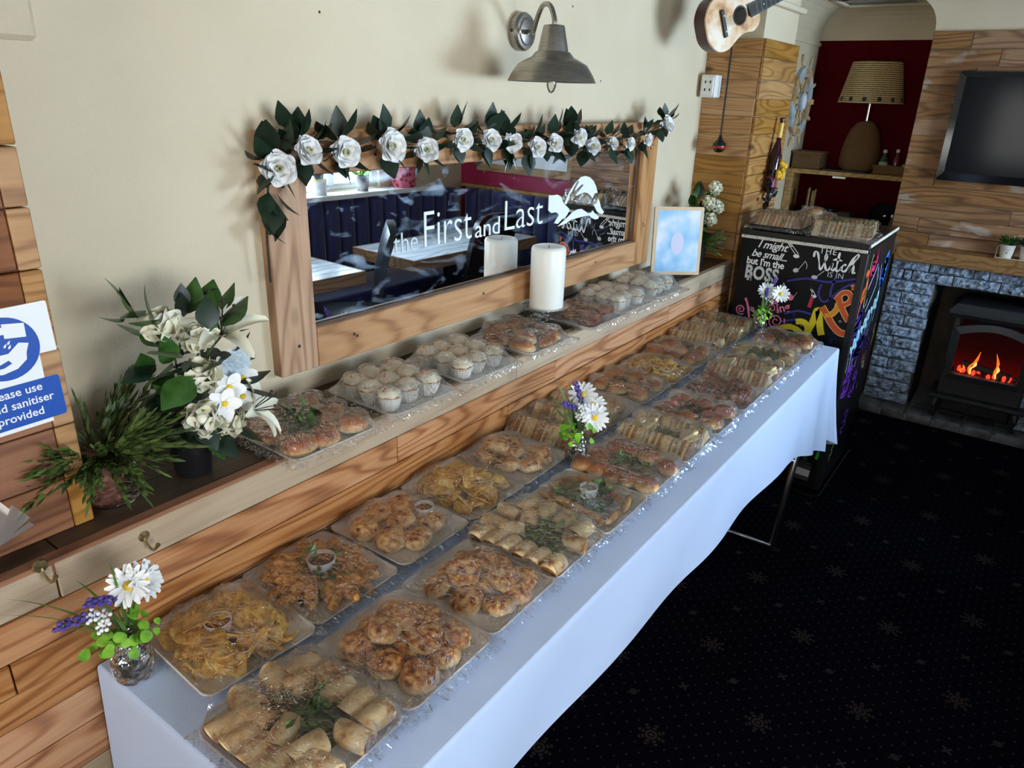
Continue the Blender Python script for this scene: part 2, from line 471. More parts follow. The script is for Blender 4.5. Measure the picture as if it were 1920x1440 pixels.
def box(x0, x1, y0, y1, z0, z1):
    v = [(x, y, z) for x in (x0, x1) for y in (y0, y1) for z in (z0, z1)]
    return v, [(0, 1, 3, 2), (4, 6, 7, 5), (0, 4, 5, 1), (2, 3, 7, 6), (0, 2, 6, 4), (1, 5, 7, 3)]


def bevelled(verts_faces, w, seg=1):
    bm = bmesh.new()
    vs = [bm.verts.new(v) for v in verts_faces[0]]
    for f in verts_faces[1]:
        bm.faces.new([vs[i] for i in f])
    bmesh.ops.recalc_face_normals(bm, faces=bm.faces)
    bmesh.ops.bevel(bm, geom=list(bm.edges), offset=w, segments=seg, affect='EDGES', profile=0.5)
    bm.verts.index_update()
    r = [tuple(v.co) for v in bm.verts], [tuple(v.index for v in f.verts) for f in bm.faces]
    bm.free()
    return r


def bbox(x0, x1, y0, y1, z0, z1, w=0.002, seg=1):
    return bevelled(box(x0, x1, y0, y1, z0, z1), w, seg)


def loft(rings, c0=True, c1=True, closed=True):
    n = len(rings[0])
    V = [p for r in rings for p in r]
    F = []
    for k in range(len(rings) - 1):
        for i in range(n if closed else n - 1):
            j = (i + 1) % n
            F.append((k * n + i, k * n + j, (k + 1) * n + j, (k + 1) * n + i))
    if c0:
        F.append(tuple(range(n - 1, -1, -1)))
    if c1:
        F.append(tuple(range((len(rings) - 1) * n, len(rings) * n)))
    return V, F


def lathe(prof, n=20, c0=True, c1=True, fn=None):
    rings = []
    for k, (r, z) in enumerate(prof):
        ring = []
        for i in range(n):
            a = 2 * PI * i / n
            rr = r * (fn(k, a) if fn else 1.0)
            ring.append((rr * math.cos(a), rr * math.sin(a), z))
        rings.append(ring)
    return loft(rings, c0, c1)


def rrect(w, h, r, n=4, z=0.0):
    pts = []
    for cx, cy, a0 in ((w / 2 - r, h / 2 - r, 0), (-w / 2 + r, h / 2 - r, 90), (-w / 2 + r, -h / 2 + r, 180), (w / 2 - r, -h / 2 + r, 270)):
        for i in range(n + 1):
            a = math.radians(a0 + 90 * i / n)
            pts.append((cx + r * math.cos(a), cy + r * math.sin(a), z))
    return pts


def tube(path, r, n=8, caps=True):
    P = [Vector(p) for p in path]
    rings = []
    up = Vector((0, 0, 1))
    prev = None
    for i, p in enumerate(P):
        d = (P[min(i + 1, len(P) - 1)] - P[max(i - 1, 0)])
        if d.length < 1e-9:
            d = Vector((0, 0, 1))
        d.normalize()
        if prev is None:
            a = d.cross(up)
            if a.length < 1e-3:
                a = d.cross(Vector((1, 0, 0)))
        else:
            a = prev - d * prev.dot(d)
        a.normalize()
        prev = a
        b = d.cross(a)
        rr = r[i] if isinstance(r, (list, tuple)) else r
        rings.append([tuple(p + (a * math.cos(2 * PI * k / n) + b * math.sin(2 * PI * k / n)) * rr) for k in range(n)])
    return loft(rings, caps, caps)


def bez(p0, p1, p2, n=8):
    p0, p1, p2 = Vector(p0), Vector(p1), Vector(p2)
    return [tuple(p0 * (1 - t) ** 2 + p1 * 2 * t * (1 - t) + p2 * t * t) for t in [i / n for i in range(n + 1)]]


def spline(pts, n=6, closed=False):
    P = [Vector(p if len(p) == 3 else (*p, 0)) for p in pts]
    out = []
    m = len(P)
    for i in range(m if closed else m - 1):
        a = P[(i - 1) % m] if (closed or i > 0) else P[i]
        b, c = P[i], P[(i + 1) % m]
        d = P[(i + 2) % m] if (closed or i + 2 < m) else c
        for k in range(n):
            t = k / n
            out.append(0.5 * ((2 * b) + (c - a) * t + (2 * a - 5 * b + 4 * c - d) * t * t + (3 * b - a - 3 * c + d) * t ** 3))
    if not closed:
        out.append(P[-1])
    return [tuple(p) for p in out]


def prism(poly, z0, z1):
    n = len(poly)
    return [(x, y, z0) for x, y in poly] + [(x, y, z1) for x, y in poly], [tuple(range(n - 1, -1, -1)), tuple(range(n, 2 * n))] + [(i, (i + 1) % n, n + (i + 1) % n, n + i) for i in range(n)]


def sphere(r=1.0, u=12, v=8):
    rings = [[(r * math.sin(PI * k / v) * math.cos(2 * PI * i / u), r * math.sin(PI * k / v) * math.sin(2 * PI * i / u), -r * math.cos(PI * k / v)) for i in range(u)] for k in range(1, v)]
    V = [p for q in rings for p in q]
    F = loft(rings, False, False)[1]
    b, t = len(V), len(V) + 1
    V += [(0, 0, -r), (0, 0, r)]
    for i in range(u):
        F.append((b, (i + 1) % u, i))
        F.append((t, (v - 2) * u + i, (v - 2) * u + (i + 1) % u))
    return V, F


def lump(s, amp, freq, seed):
    o = Vector((seed * 7.31, seed * 3.77, seed * 1.93))
    out = []
    for v in s[0]:
        p = Vector(v)
        d = mnoise.noise_vector(p * freq + o)
        out.append(tuple(p + d * amp))
    return out, s[1]


def grid(nx, ny, fn):
    V = [tuple(fn(i / nx, j / ny)) for j in range(ny + 1) for i in range(nx + 1)]
    F = [(j * (nx + 1) + i, j * (nx + 1) + i + 1, (j + 1) * (nx + 1) + i + 1, (j + 1) * (nx + 1) + i) for j in range(ny) for i in range(nx)]
    return V, F


def frame4(o, ux, uy):
    """matrix taking local (x, y, z) to o + x ux + y uy + z (ux x uy)"""
    ux, uy = Vector(ux).normalized(), Vector(uy)
    uy = (uy - ux * uy.dot(ux)).normalized()
    un = ux.cross(uy)
    return Matrix(((ux.x, uy.x, un.x, o[0]), (ux.y, uy.y, un.y, o[1]), (ux.z, uy.z, un.z, o[2]), (0, 0, 0, 1)))


def aim(p, d, roll=0.0):
    """matrix: local +Z along d, at p"""
    d = Vector(d).normalized()
    return Matrix.Translation(p) @ d.to_track_quat('Z', 'Y').to_matrix().to_4x4() @ Matrix.Rotation(roll, 4, 'Z')


def ribbon(pts, w, z=0.0):
    """flat stroke of width w (number or per-point list) in the XY plane"""
    V, F = [], []
    m = len(pts)
    for i, p in enumerate(pts):
        a, b = pts[max(i - 1, 0)], pts[min(i + 1, m - 1)]
        dx, dy = b[0] - a[0], b[1] - a[1]
        L = math.hypot(dx, dy) or 1
        ww = (w[i] if isinstance(w, (list, tuple)) else w) / 2
        V += [(p[0] - dy / L * ww, p[1] + dx / L * ww, z), (p[0] + dy / L * ww, p[1] - dx / L * ww, z)]
        if i:
            k = 2 * i
            F.append((k - 2, k - 1, k + 1, k))
    return V, F


def flat_poly(pts, z=0.0):
    return [(p[0], p[1], z) for p in pts], [tuple(range(len(pts)))]


def text(s, size, shear=0.0, bold=0.0, align='CENTER', sp=1.0):
    c = bpy.data.curves.new('lettering_source', 'FONT')
    c.body = s
    c.size = size
    c.shear = shear
    c.offset = bold * size
    c.align_x = align
    c.space_character = sp
    c.resolution_u = 3
    o = bpy.data.objects.new('lettering_source', c)
    COL.objects.link(o)
    me = bpy.data.meshes.new_from_object(o)
    r = [tuple(v.co) for v in me.vertices], [tuple(p.vertices) for p in me.polygons]
    bpy.data.objects.remove(o)
    bpy.data.curves.remove(c)
    bpy.data.meshes.remove(me)
    return r


def mesh(name, s, m, smooth=False, angle=None):
    me = bpy.data.meshes.new(name)
    me.from_pydata(s[0], [], s[1])
    if isinstance(m, (list, tuple)):
        for k in m:
            me.materials.append(k)
    else:
        me.materials.append(m)
    if smooth:
        me.polygons.foreach_set('use_smooth', [True] * len(me.polygons))
        if angle:
            me.set_sharp_from_angle(angle=math.radians(angle))
    me.update()
    return me


def obj(name, me, parent=None, loc=None, rot=None, M=None, scale=None):
    o = bpy.data.objects.new(name, me)
    COL.objects.link(o)
    if parent:
        o.parent = parent
    if M is not None:
        o.matrix_basis = M
    else:
        if loc:
            o.location = loc
        if rot:
            o.rotation_euler = rot
        if scale:
            o.scale = scale if isinstance(scale, tuple) else (scale,) * 3
    return o


def part(name, s, m, parent, smooth=False, angle=None, label=None, **kw):
    o = obj(name, mesh(name, s, m, smooth, angle), parent, **kw)
    if label:
        o['label'] = label
    return o


def tag(o, label, cat, group=None, kind=None):
    o['label'] = label
    o['category'] = cat
    if group:
        o['group'] = group
    if kind:
        o['kind'] = kind
    return o


def thing(name, label, cat, loc=(0, 0, 0), rot=(0, 0, 0), group=None):
    o = bpy.data.objects.new(name, None)
    COL.objects.link(o)
    o.empty_display_size = 0.05
    o.location = loc
    o.rotation_euler = rot
    return tag(o, label, cat, group)


def solo(name, s, m, label, cat, smooth=False, angle=None, group=None, kind=None, **kw):
    return tag(obj(name, mesh(name, s, m, smooth, angle), None, **kw), label, cat, group, kind)


def struct(name, s, m, smooth=False, **kw):
    o = obj(name, mesh(name, s, m, smooth), None, **kw)
    o['kind'] = 'structure'
    return o


def copy_tree(o, parent=None):
    c = o.copy()
    COL.objects.link(c)
    if parent is not None:
        c.parent = parent
        c.matrix_parent_inverse = o.matrix_parent_inverse
    for ch in o.children:
        copy_tree(ch, c)
    return c


# ------------------------------------------------------------------ the room shell
YW = 1.485       # face of the main wall
ZL = 1.062       # top of the ledge
YL = 1.214       # front of the ledge
ZT = 0.82        # table top
ZC = 2.39        # ceiling
struct('floor', box(-1.9, 5.7, -1.75, 1.7, -0.1, 0.0), m_carpet)
struct('ceiling', box(-1.9, 5.7, -1.75, 1.7, ZC, ZC + 0.08), m_ceiling)
struct('wall_left', box(-1.9, 5.7, YW, YW + 0.12, 0, ZC), m_wall)


def wall_with_opening(name, axis, face, thick, a0, a1, wins, m):
    """wall slab with rectangular window openings; axis 'x' runs along x, 'y' along y"""
    parts = []
    wins = sorted(wins)
    cur = a0
    def slab(p, q, z0, z1):
        if axis == 'x':
            return box(p, q, min(face, face + thick), max(face, face + thick), z0, z1)
        return box(min(face, face + thick), max(face, face + thick), p, q, z0, z1)
    for (p, q, z0, z1) in wins:
        parts.append(slab(cur, p, 0, ZC))
        parts.append(slab(p, q, 0, z0))
        parts.append(slab(p, q, z1, ZC))
        cur = q
    parts.append(slab(cur, a1, 0, ZC))
    return struct(name, join(*parts), m)


wall_with_opening('wall_right', 'x', -1.6, -0.12, -1.9, 5.2, [(-0.35, 1.35, 1.1, 2.1), (2.78, 4.08, 1.085, 2.1)], m_wall)
wall_with_opening('wall_front', 'y', -1.8, -0.12, -1.75, 1.7, [(-0.45, 0.85, 1.12, 2.12)], m_wall)


def window(name, length, z0, z1, M, posts):
    o = struct(name, join(bbox(0, length, -0.04, 0.02, z0, z0 + 0.03, 0.004), bbox(0, length, -0.04, 0.02, z1 - 0.05, z1, 0.004),
                          bbox(0, 0.05, -0.04, 0.02, z0 + 0.03, z1 - 0.05, 0.004), bbox(length - 0.05, length, -0.04, 0.02, z0 + 0.03, z1 - 0.05, 0.004)), m_white, M=M)
    for p in posts:
        part('mullion', bbox(p - 0.03, p + 0.03, -0.035, 0.018, z0 + 0.03, z1 - 0.05, 0.004), m_white, o)
    edges = [0.05] + [v for p in posts for v in (p - 0.03, p + 0.03)] + [length - 0.05]
    for a, b in zip(edges[::2], edges[1::2]):
        for (s0, s1) in ((z0 + 0.03, z0 + 0.048), (z1 - 0.075, z1 - 0.05)):
            part('sash_rail', bbox(a, b, -0.03, 0.01, s0, s1, 0.003), m_white, o)
        part('pane', box(a, b, -0.012, -0.008, z0 + 0.03, z1 - 0.05), m_pane, o)
    return o


window('window_1', 1.30, 1.085, 2.1, Matrix.Translation((2.78, -1.66, 0)), [0.42, 0.86])
window('window_2', 1.70, 1.10, 2.1, Matrix.Translation((-0.35, -1.66, 0)), [0.57, 1.13])
window('window_3', 1.30, 1.12, 2.12, Matrix.Translation((-1.86, 0.85, 0)) @ Matrix.Rotation(-PI / 2, 4, 'Z'), [0.65])
struct('trim_1', bbox(2.72, 4.62, -1.66, -1.42, 1.045, 1.08, 0.004), m_white)      # sill behind the bench
struct('trim_2', bbox(-0.40, 1.40, -1.66, -1.55, 1.06, 1.098, 0.004), m_white)

# chimney breast, alcove, right-hand recess
XB = 5.0
struct('wall_back', box(5.55, 5.67, 0.73, YW, 0, ZC), m_red)
struct('wall_chimney', box(XB + 0.02, 5.67, -0.39, 0.735, 0.966, ZC), m_wall)
m_soot = mottled('sooty_render', [(0.3, srgb(52, 44, 36)), (0.7, srgb(78, 68, 56))], 12, 0.8, rv=0)
struct('wall_chimney_left', box(XB + 0.02, 5.67, 0.42, 0.735, 0, 0.966), m_soot)
struct('wall_chimney_right', box(XB + 0.02, 5.67, -0.39, -0.13, 0, 0.966), m_soot)
struct('wall_chimney_lintel', box(XB + 0.02, 5.67, -0.13, 0.42, 0.83, 0.966), m_mortar)
struct('wall_chimney_rear', box(5.5, 5.67, -0.13, 0.42, 0, 0.83), m_soot)
struct('wall_recess', box(XB + 0.03, 5.15, -1.75, -0.39, 0, ZC), m_magenta)
# white reveal strip of the alcove's side wall is the main wall itself

# big-radius coving round the alcove and over the chimney breast
def cove_profile(r, n=8):
    pts = [(0.0, 0.0)]
    for i in range(n + 1):
        a = PI / 2 * i / n
        pts.append((r * (1 - math.cos(a)), -r * (1 - math.sin(a))))
    return pts


def cove(p, along, outd, length, r=0.19):
    """quarter-round cove hung from the ceiling line; 'outd' points into the room"""
    al, od = Vector(along), Vector(outd)
    pr = [(0.0, 0.0), (0.0, -r)] + [(r - r * math.cos(PI / 2 * i / 8), -r + r * math.sin(PI / 2 * i / 8)) for i in range(1, 9)]
    rings = [[tuple(Vector(p) + al * L + od * a + Vector((0, 0, b))) for a, b in pr] for L in (0, length)]
    return loft(rings)


struct('trim_3', cove((4.157, YW, ZC), (1, 0, 0), (0, -1, 0), 1.393), m_wall)
struct('trim_4', cove((5.55, YW, ZC), (0, -1, 0), (-1, 0, 0), 0.75), m_wall)
struct('trim_5', join(cove((5.55, 0.735, ZC), (-1, 0, 0), (0, 1, 0), 0.53, 0.17)), m_wall)
struct('trim_6', join(bbox(4.16, 5.38, YW - 0.20, YW - 0.17, ZC - 0.018, ZC - 0.002, 0.003), bbox(5.34, 5.37, 0.74, YW - 0.17, ZC - 0.018, ZC - 0.002, 0.003),
                      bbox(4.16, 5.55, YW - 0.012, YW, 2.165, 2.185, 0.003)), m_wall)
struct('trim_7', bbox(4.30, 4.46, -1.6, 1.18, 2.312, ZC, 0.006), m_mantel)            # ceiling beam


# ------------------------------------------------------------------ boards: each one is its own part
def board(parent, m, M, length, height, thick, b=0.002, name='plank'):
    s = bbox(-length / 2, length / 2, -thick, 0, -height / 2, height / 2, b)
    return part(name, s, m, parent, M=M)


def boards(parent, m_of, rows, a0, a1, axis, face, rnd, lens=(0.5, 1.1), gap=0.0025, thick=0.016, proud=0.004, tilt=0.0):
    """rows: z boundaries from high to low; axis 'x': wall runs along x and faces -y; axis 'y': wall runs along y and faces -x"""
    for i in range(len(rows) - 1):
        z1, z0 = rows[i], rows[i + 1]
        cuts = [a0]
        nxt = a0 + rnd.uniform(*lens) * rnd.uniform(0.3, 1.0)
        while nxt < a1 - 0.12:
            cuts.append(nxt)
            nxt += rnd.uniform(*lens)
        cuts.append(a1)
        for p, q in zip(cuts, cuts[1:]):
            L, H = q - p - gap, z1 - z0 - gap * rnd.uniform(0.8, 1.5)
            pr = rnd.uniform(0, proud)
            if axis == 'x':
                M = Matrix.Translation(((p + q) / 2, face + thick - pr, (z0 + z1) / 2))
            else:
                M = Matrix.Translation((face + thick - pr, (p + q) / 2, (z0 + z1) / 2)) @ Matrix.Rotation(-PI / 2, 4, 'Z')
            board(parent, m_of(i, rnd), M, L, H, thick)


# dado below the ledge
dado = struct('wall_dado', box(-1.8, 3.64, YL + 0.016, YW, 0, ZL - 0.03), mat('board_backing', srgb(26, 18, 12), 0.9))
rows = [ZL - 0.003, 0.987, 0.912, 0.847, 0.783, 0.707, 0.62, 0.53, 0.44, 0.35, 0.26, 0.17, 0.08, 0.0]
rd = random.Random(5)
boards(dado, lambda i, r: m_dado_pale if i == 0 or (i > 3 and r.random() < 0.3) else m_dado, rows, -0.6, 3.638, 'x', YL, rd, (0.75, 1.5))
# ledge top: two dark boards and the front nosing
for (y0, y1) in ((1.246, 1.352), (1.354, YW)):
    cuts = [-0.6, 0.42, 1.35, 2.5, 3.64]
    for p, q in zip(cuts, cuts[1:]):
        part('ledge_board', bbox(-(q - p) / 2 + 0.001, (q - p) / 2 - 0.001, 0, y1 - y0, -0.024, 0, 0.002), m_ledge, dado, loc=((p + q) / 2, y0, ZL))
for p, q in ((-0.6, 1.1), (1.1, 2.35), (2.35, 3.64)):
    part('ledge_nosing', bbox(-(q - p) / 2 + 0.001, (q - p) / 2 - 0.001, 0, 0.031, -0.026, 0, 0.003), m_dado_pale if p > 0 else m_panel, dado, loc=((p + q) / 2, YL, ZL + 0.001))

# boarded pier at the left edge, with a batten at its corner
pan = struct('wall_pier', box(-0.55, 0.478, 1.306, YW, ZL, ZC), m_panel)
seams = [2.39, 2.2, 2.08, 1.94, 1.83, 1.722, 1.631, 1.533, 1.40, 1.261, 1.162, ZL]
for z1, z0 in zip(seams, seams[1:]):
    L, H = 1.02, z1 - z0 - 0.003
    part('plank', bbox(-L / 2, L / 2, -0.016, 0, -H / 2, H / 2, 0.002), m_panel, pan, loc=(-0.55 + L / 2, 1.306 - R.uniform(0, 0.003), (z0 + z1) / 2))
    part('end_batten', mv(bbox(-H / 2, H / 2, -0.018, 0.10, -0.0165, 0.0165, 0.002), ry=-PI / 2), m_batten, pan, loc=(0.4875, 1.306 - R.uniform(0, 0.003), (z0 + z1) / 2))

# boarded pillar with a cream head
pil = struct('wall_pillar', join(box(3.656, 4.157, 1.224, YW, 0, 2.08), box(3.665, 4.157, 1.235, YW, 2.08, ZC)), m_wall)
prow = [2.083, 2.004, 1.908, 1.828, 1.748, 1.667, 1.561, 1.477, 1.389, 1.293, 1.199, 1.111, 1.02, 0.93, 0.84, 0.74, 0.65, 0.55, 0.45, 0.35, 0.25, 0.15, 0.05, 0.0]
rp = random.Random(9)
for z1, z0 in zip(prow, prow[1:]):
    H = z1 - z0 - 0.0028
    L = YW - 1.224
    part('plank', bbox(-L / 2, L / 2, -0.016, 0, -H / 2, H / 2, 0.002), m_pillar, pil,
         M=Matrix.Translation((3.656 - rp.uniform(0, 0.003), 1.224 + L / 2, (z0 + z1) / 2)) @ Matrix.Rotation(-PI / 2, 4, 'Z'))
    L = 4.157 - 3.64
    part('plank', bbox(-L / 2, L / 2, -0.016, 0, -H / 2, H / 2, 0.002), m_pillar, pil,
         M=Matrix.Translation((3.64 + L / 2, 1.224 - rp.uniform(0, 0.003), (z0 + z1) / 2)))
struct('trim_8', join(bbox(3.63, 3.664, 1.2, YW, 2.225, 2.25, 0.004), bbox(3.63, 4.16, 1.2, 1.234, 2.225, 2.25, 0.004)), m_wall)

# weathered boards over the fireplace
chim = bpy.data.objects['wall_chimney']
crow = [2.205, 2.115, 2.025, 1.933, 1.842, 1.75, 1.66, 1.564, 1.473, 1.385, 1.293, 1.205, 1.115, 1.045]
boards(chim, lambda i, r: m_chim, crow, -0.39, 0.735, 'y', XB, random.Random(21), (0.35, 0.75), thick=0.02, proud=0.006)


# ------------------------------------------------------------------ fireplace
rs = random.Random(3)
fire = thing('fireplace_surround', 'blue-grey painted rock-face stone fireplace surround under the oak mantel', 'fireplace', (4.93, 0, 0))
part('mortar_backing', join(box(0.02, 0.09, 0.425, 0.672, 0.06, 0.965), box(0.02, 0.09, -0.36, -0.13, 0.06, 0.965), box(0.02, 0.09, -0.36, 0.672, 0.845, 0.965)), m_mortar, fire)


def stone(y0, y1, z0, z1, big):
    """rock-faced block: a lumpy front face on a dressed block"""
    L, H = y1 - y0 - 0.007, z1 - z0 - 0.007
    nx, nz = max(4, int(L / 0.014)), max(4, int(H / 0.011))
    sd = rs.random() * 90
    def fn(u, v):
        ed = min(u, 1 - u, v, 1 - v)
        k = min(1.0, ed * 5)
        h = 0.006 + 0.022 * k * (0.5 + mnoise.noise((u * L * 34 + sd, v * H * 38, sd))) + 0.014 * k * mnoise.noise((u * L * 95, v * H * 95 + sd, 3))
        w = 0.004 * mnoise.noise((u * 5 + sd, v * 5, 1)) if ed < 0.01 else 0
        return (-h, (0.5 - u) * L + w, (v - 0.5) * H + w)
    g = grid(nx, nz, fn)
    n = nx + 1
    rim = [i for i in range(n)] + [j * n + nx for j in range(1, nz + 1)] + [nz * n + i for i in range(nx - 1, -1, -1)] + [j * n for j in range(nz - 1, 0, -1)]
    V, F = list(g[0]), list(g[1])
    b = len(V)
    for i in rim:
        V.append((0.024, V[i][1], V[i][2]))
    k = len(rim)
    for i in range(k):
        F.append((rim[i], b + i, b + (i + 1) % k, rim[(i + 1) % k]))
    part('stone', (V, F), m_stone, fire, loc=(0.0, (y0 + y1) / 2, (z0 + z1) / 2), smooth=False)


zs = [0.06 + (0.838 - 0.06) * i / 11 for i in range(12)]
for i in range(11):
    jag = rs.uniform(-0.008, 0.008)
    for side in (0, 1):
        a, b = ((0.42 + jag, 0.675) if side == 0 else (-0.365, -0.135 - jag))
        cuts = [a, b] if i % 2 == 0 or rs.random() < 0.25 else [a, a + (b - a) * rs.uniform(0.35, 0.65), b]
        for p, q in zip(cuts, cuts[1:]):
            stone(p, q, zs[i], zs[i + 1], 0)
for z0, z1, cuts in ((0.838, 0.902, [0.675, 0.60, 0.555, 0.335, 0.10, -0.12, -0.365]), (0.902, 0.964, [0.675, 0.47, 0.24, 0.165, -0.06, -0.365])):
    for q, p in zip(cuts, cuts[1:]):
        stone(p, q, z0, z1, 1)
solo('mantel_shelf', join(bbox(4.85, 5.0, -0.42, 0.665, 0.965, 1.044, 0.004)), m_mantel, 'long thick oak beam mantel shelf above the blue-grey stones', 'shelf')
bpy.data.objects['mantel_shelf'].data.transform(Matrix.Rotation(0, 4, 'Z'))
hearth = thing('hearth', 'low tiled hearth step in front of the stove', 'hearth', (4.80, 0, 0))
part('hearth_base', bbox(0.012, 0.215, -0.42, 0.69, 0.0, 0.045, 0.003), m_mortar, hearth)
part('hearth_base', bbox(0.217, 0.69, -0.12, 0.41, 0.0, 0.045, 0.003), m_mortar, hearth)
ys = [0.69, 0.545, 0.40, 0.245, 0.09, -0.07, -0.24, -0.42]
for a, b in zip(ys, ys[1:]):
    part('hearth_tile', lump(bbox(0.0, 0.155, b + 0.008, a - 0.008, 0.004, 0.062, 0.006, 2), 0.003, 20, rs.random() * 9), m_hearth, hearth, smooth=True, angle=50)
    part('hearth_tile', bbox(0.165, 0.215, b + 0.006, a - 0.006, 0.03, 0.059, 0.003), m_hearth, hearth)

# stove: cast body, arched glass door, flames and glowing coals
m_cast = mottled('black_cast_iron', [(0.3, (0.010, 0.011, 0.013)), (0.7, (0.022, 0.024, 0.028))], 40, 0.45, rv=0)
m_flame = emis('flame', (1.0, 0.16, 0.02), 1.3)
m_flame2 = emis('flame_core', (1.0, 0.36, 0.08), 2.2)
m_ember = emis('ember', (1.0, 0.05, 0.02), 1.6)
m_glow, t, out = nt('glowing_firebox_back')
tc = N(t, 'TexCoord')
sz = N(t, 'SeparateXYZ', i_0=tc.outputs['Generated'])
e = N(t, 'Emission', i_1=0.5)
t.links.new(ramp(t, sz.outputs[2], [(0.0, (0.16, 0.005, 0.003)), (0.45, (0.035, 0.002, 0.002)), (1.0, (0.008, 0.002, 0.002))]), e.inputs[0])
t.links.new(e.outputs[0], out.inputs[0])
stove = thing('stove', 'black cast stove with arched glass door and red flames', 'stove', (5.0, 0.06, 0.06))
# local: x back (+), front at -0.15, y +-0.23 wide, z up
part('body', join(bbox(-0.11, 0.14, -0.215, 0.215, 0.14, 0.26, 0.008), bbox(-0.02, 0.14, -0.215, 0.215, 0.26, 0.64, 0.008),
                  bbox(-0.11, 0.0, -0.215, -0.185, 0.26, 0.62, 0.006), bbox(-0.11, 0.0, 0.185, 0.215, 0.26, 0.62, 0.006)), m_cast, stove)
part('top_plate', join(loft([[(x * k, y * k, z) for x, y, z in [(-0.16, -0.25, 0), (0.16, -0.25, 0), (0.16, 0.25, 0), (-0.16, 0.25, 0)]] for k, z in ((1, 0),)] and
     [[(-0.15 * k, -0.25 * k, z), (0.15, -0.25 * k, z), (0.15, 0.25 * k, z), (-0.15 * k, 0.25 * k, z)] for k, z in ((0.9, 0.62), (1.0, 0.645), (1.0, 0.665), (0.88, 0.70), (0.80, 0.705))])), m_cast, stove)
part('base_lip', bbox(-0.17, 0.12, -0.25, 0.25, 0.12, 0.145, 0.008), m_cast, stove)
for y in (-0.2, 0.2):
    part('leg', tube([(-0.12, y, 0.125), (-0.135, y * 1.04, 0.07), (-0.125, y, 0.02), (-0.145, y * 1.05, 0.0)], [0.026, 0.018, 0.013, 0.02], 8), m_cast, stove)
    part('leg', tube([(0.09, y, 0.125), (0.09, y, 0.0)], [0.022, 0.016], 8), m_cast, stove)


def arch(w, z0, zs_, rise, n=12):
    return [(-w / 2, z0), (w / 2, z0)] + [(w / 2 - w * i / n, zs_ + rise * math.sin(PI * i / n)) for i in range(n + 1)]


oa, ia = arch(0.40, 0.25, 0.565, 0.045), arch(0.335, 0.285, 0.53, 0.04)
V = [(-0.145, y, z) for y, z in oa] + [(-0.15, y, z) for y, z in ia] + [(-0.105, y, z) for y, z in oa] + [(-0.105, y, z) for y, z in ia]
k = len(oa)
F = []
for i in range(k):
    j = (i + 1) % k
    F += [(i, j, k + j, k + i), (i, 2 * k + i, 2 * k + j, j), (k + i, k + j, 3 * k + j, 3 * k + i)]
door = part('door', (V, F), m_cast, stove)
part('pane', ([(-0.125, y, z) for y, z in ia], [tuple(range(k))]), m_pane, door)
part('hinge', mv(lathe([(0.008, 0), (0.008, 0.05)], 8), -0.14, 0.208, 0.30), m_cast, door)
part('hinge', mv(lathe([(0.008, 0), (0.008, 0.05)], 8), -0.14, 0.208, 0.50), m_cast, door)
part('handle', tube([(-0.145, -0.185, 0.44), (-0.18, -0.185, 0.44), (-0.18, -0.185, 0.38), (-0.145, -0.185, 0.38)], 0.007, 6), m_cast, door)
part('firebox_back', box(-0.03, -0.024, -0.18, 0.18, 0.26, 0.60), m_glow, stove)
for i in range(13):
    y = -0.155 + 0.026 * i
    part('coal', mv(lump(sphere(0.014, 8, 6), 0.006, 60, i), -0.075 + rs.uniform(-0.012, 0.012), y, 0.285 + rs.uniform(0, 0.022), sc=(1, 0.8, 1.2)), m_ember if i % 3 else m_cast, stove)
part('log', tube([(-0.06, -0.13, 0.30), (-0.06, 0.12, 0.335)], 0.022, 9), m_cast, stove)


def flame(y, h, m, lean):
    pts = [(-0.085, y, 0.285), (-0.085, y + 0.006, 0.285 + h * 0.3), (-0.085, y - 0.008 + lean * 0.4, 0.285 + h * 0.6), (-0.085, y + lean, 0.285 + h)]
    part('flame', tube(spline(pts, 5), [0.003, 0.004, 0.005, 0.006, 0.007, 0.006, 0.005, 0.004, 0.005, 0.006, 0.008, 0.007, 0.005, 0.003, 0.002, 0.001], 7), m, stove)


flame(0.075, 0.145, m_flame, -0.03)
flame(0.068, 0.10, m_flame2, -0.012)
flame(-0.055, 0.15, m_flame, 0.02)
flame(-0.06, 0.09, m_flame2, 0.01)
flame(0.115, 0.05, m_flame, 0.0)

# ------------------------------------------------------------------ television
tv = thing('television', 'large black flat television on the weathered boards above the mantel', 'television', (4.93, 0.085, 1.715))
part('casing', mv(loft([[(x, y, z) for x, y, _ in rrect(0.935, 0.572, 0.012, 3)] for z in (0.0, 0.035)]), rx=PI / 2, rz=-PI / 2, x=0.04), m_black, tv)
fr_o, fr_i = rrect(0.935, 0.572, 0.012, 3), rrect(0.865, 0.50, 0.004, 3, 0.002)
n = len(fr_o)
part('bezel', mv(([(x, y, 0.0) for x, y, _ in fr_o] + [(x, y + 0.008, 0.004) for x, y, _ in fr_i], [(i, (i + 1) % n, n + (i + 1) % n, n + i) for i in range(n)]), rx=PI / 2, rz=-PI / 2), m_blackgloss, tv)
part('screen', mv(([(x, y + 0.008, 0.002) for x, y, _ in fr_i], [tuple(range(n))]), rx=PI / 2, rz=-PI / 2, x=-0.001), mat('dark_screen', (0.008, 0.009, 0.011), 0.12, Specular_IOR_Level=0.07), tv)
part('wall_bracket', bbox(0.035, 0.055, -0.2, 0.2, -0.15, 0.15), m_black, tv)

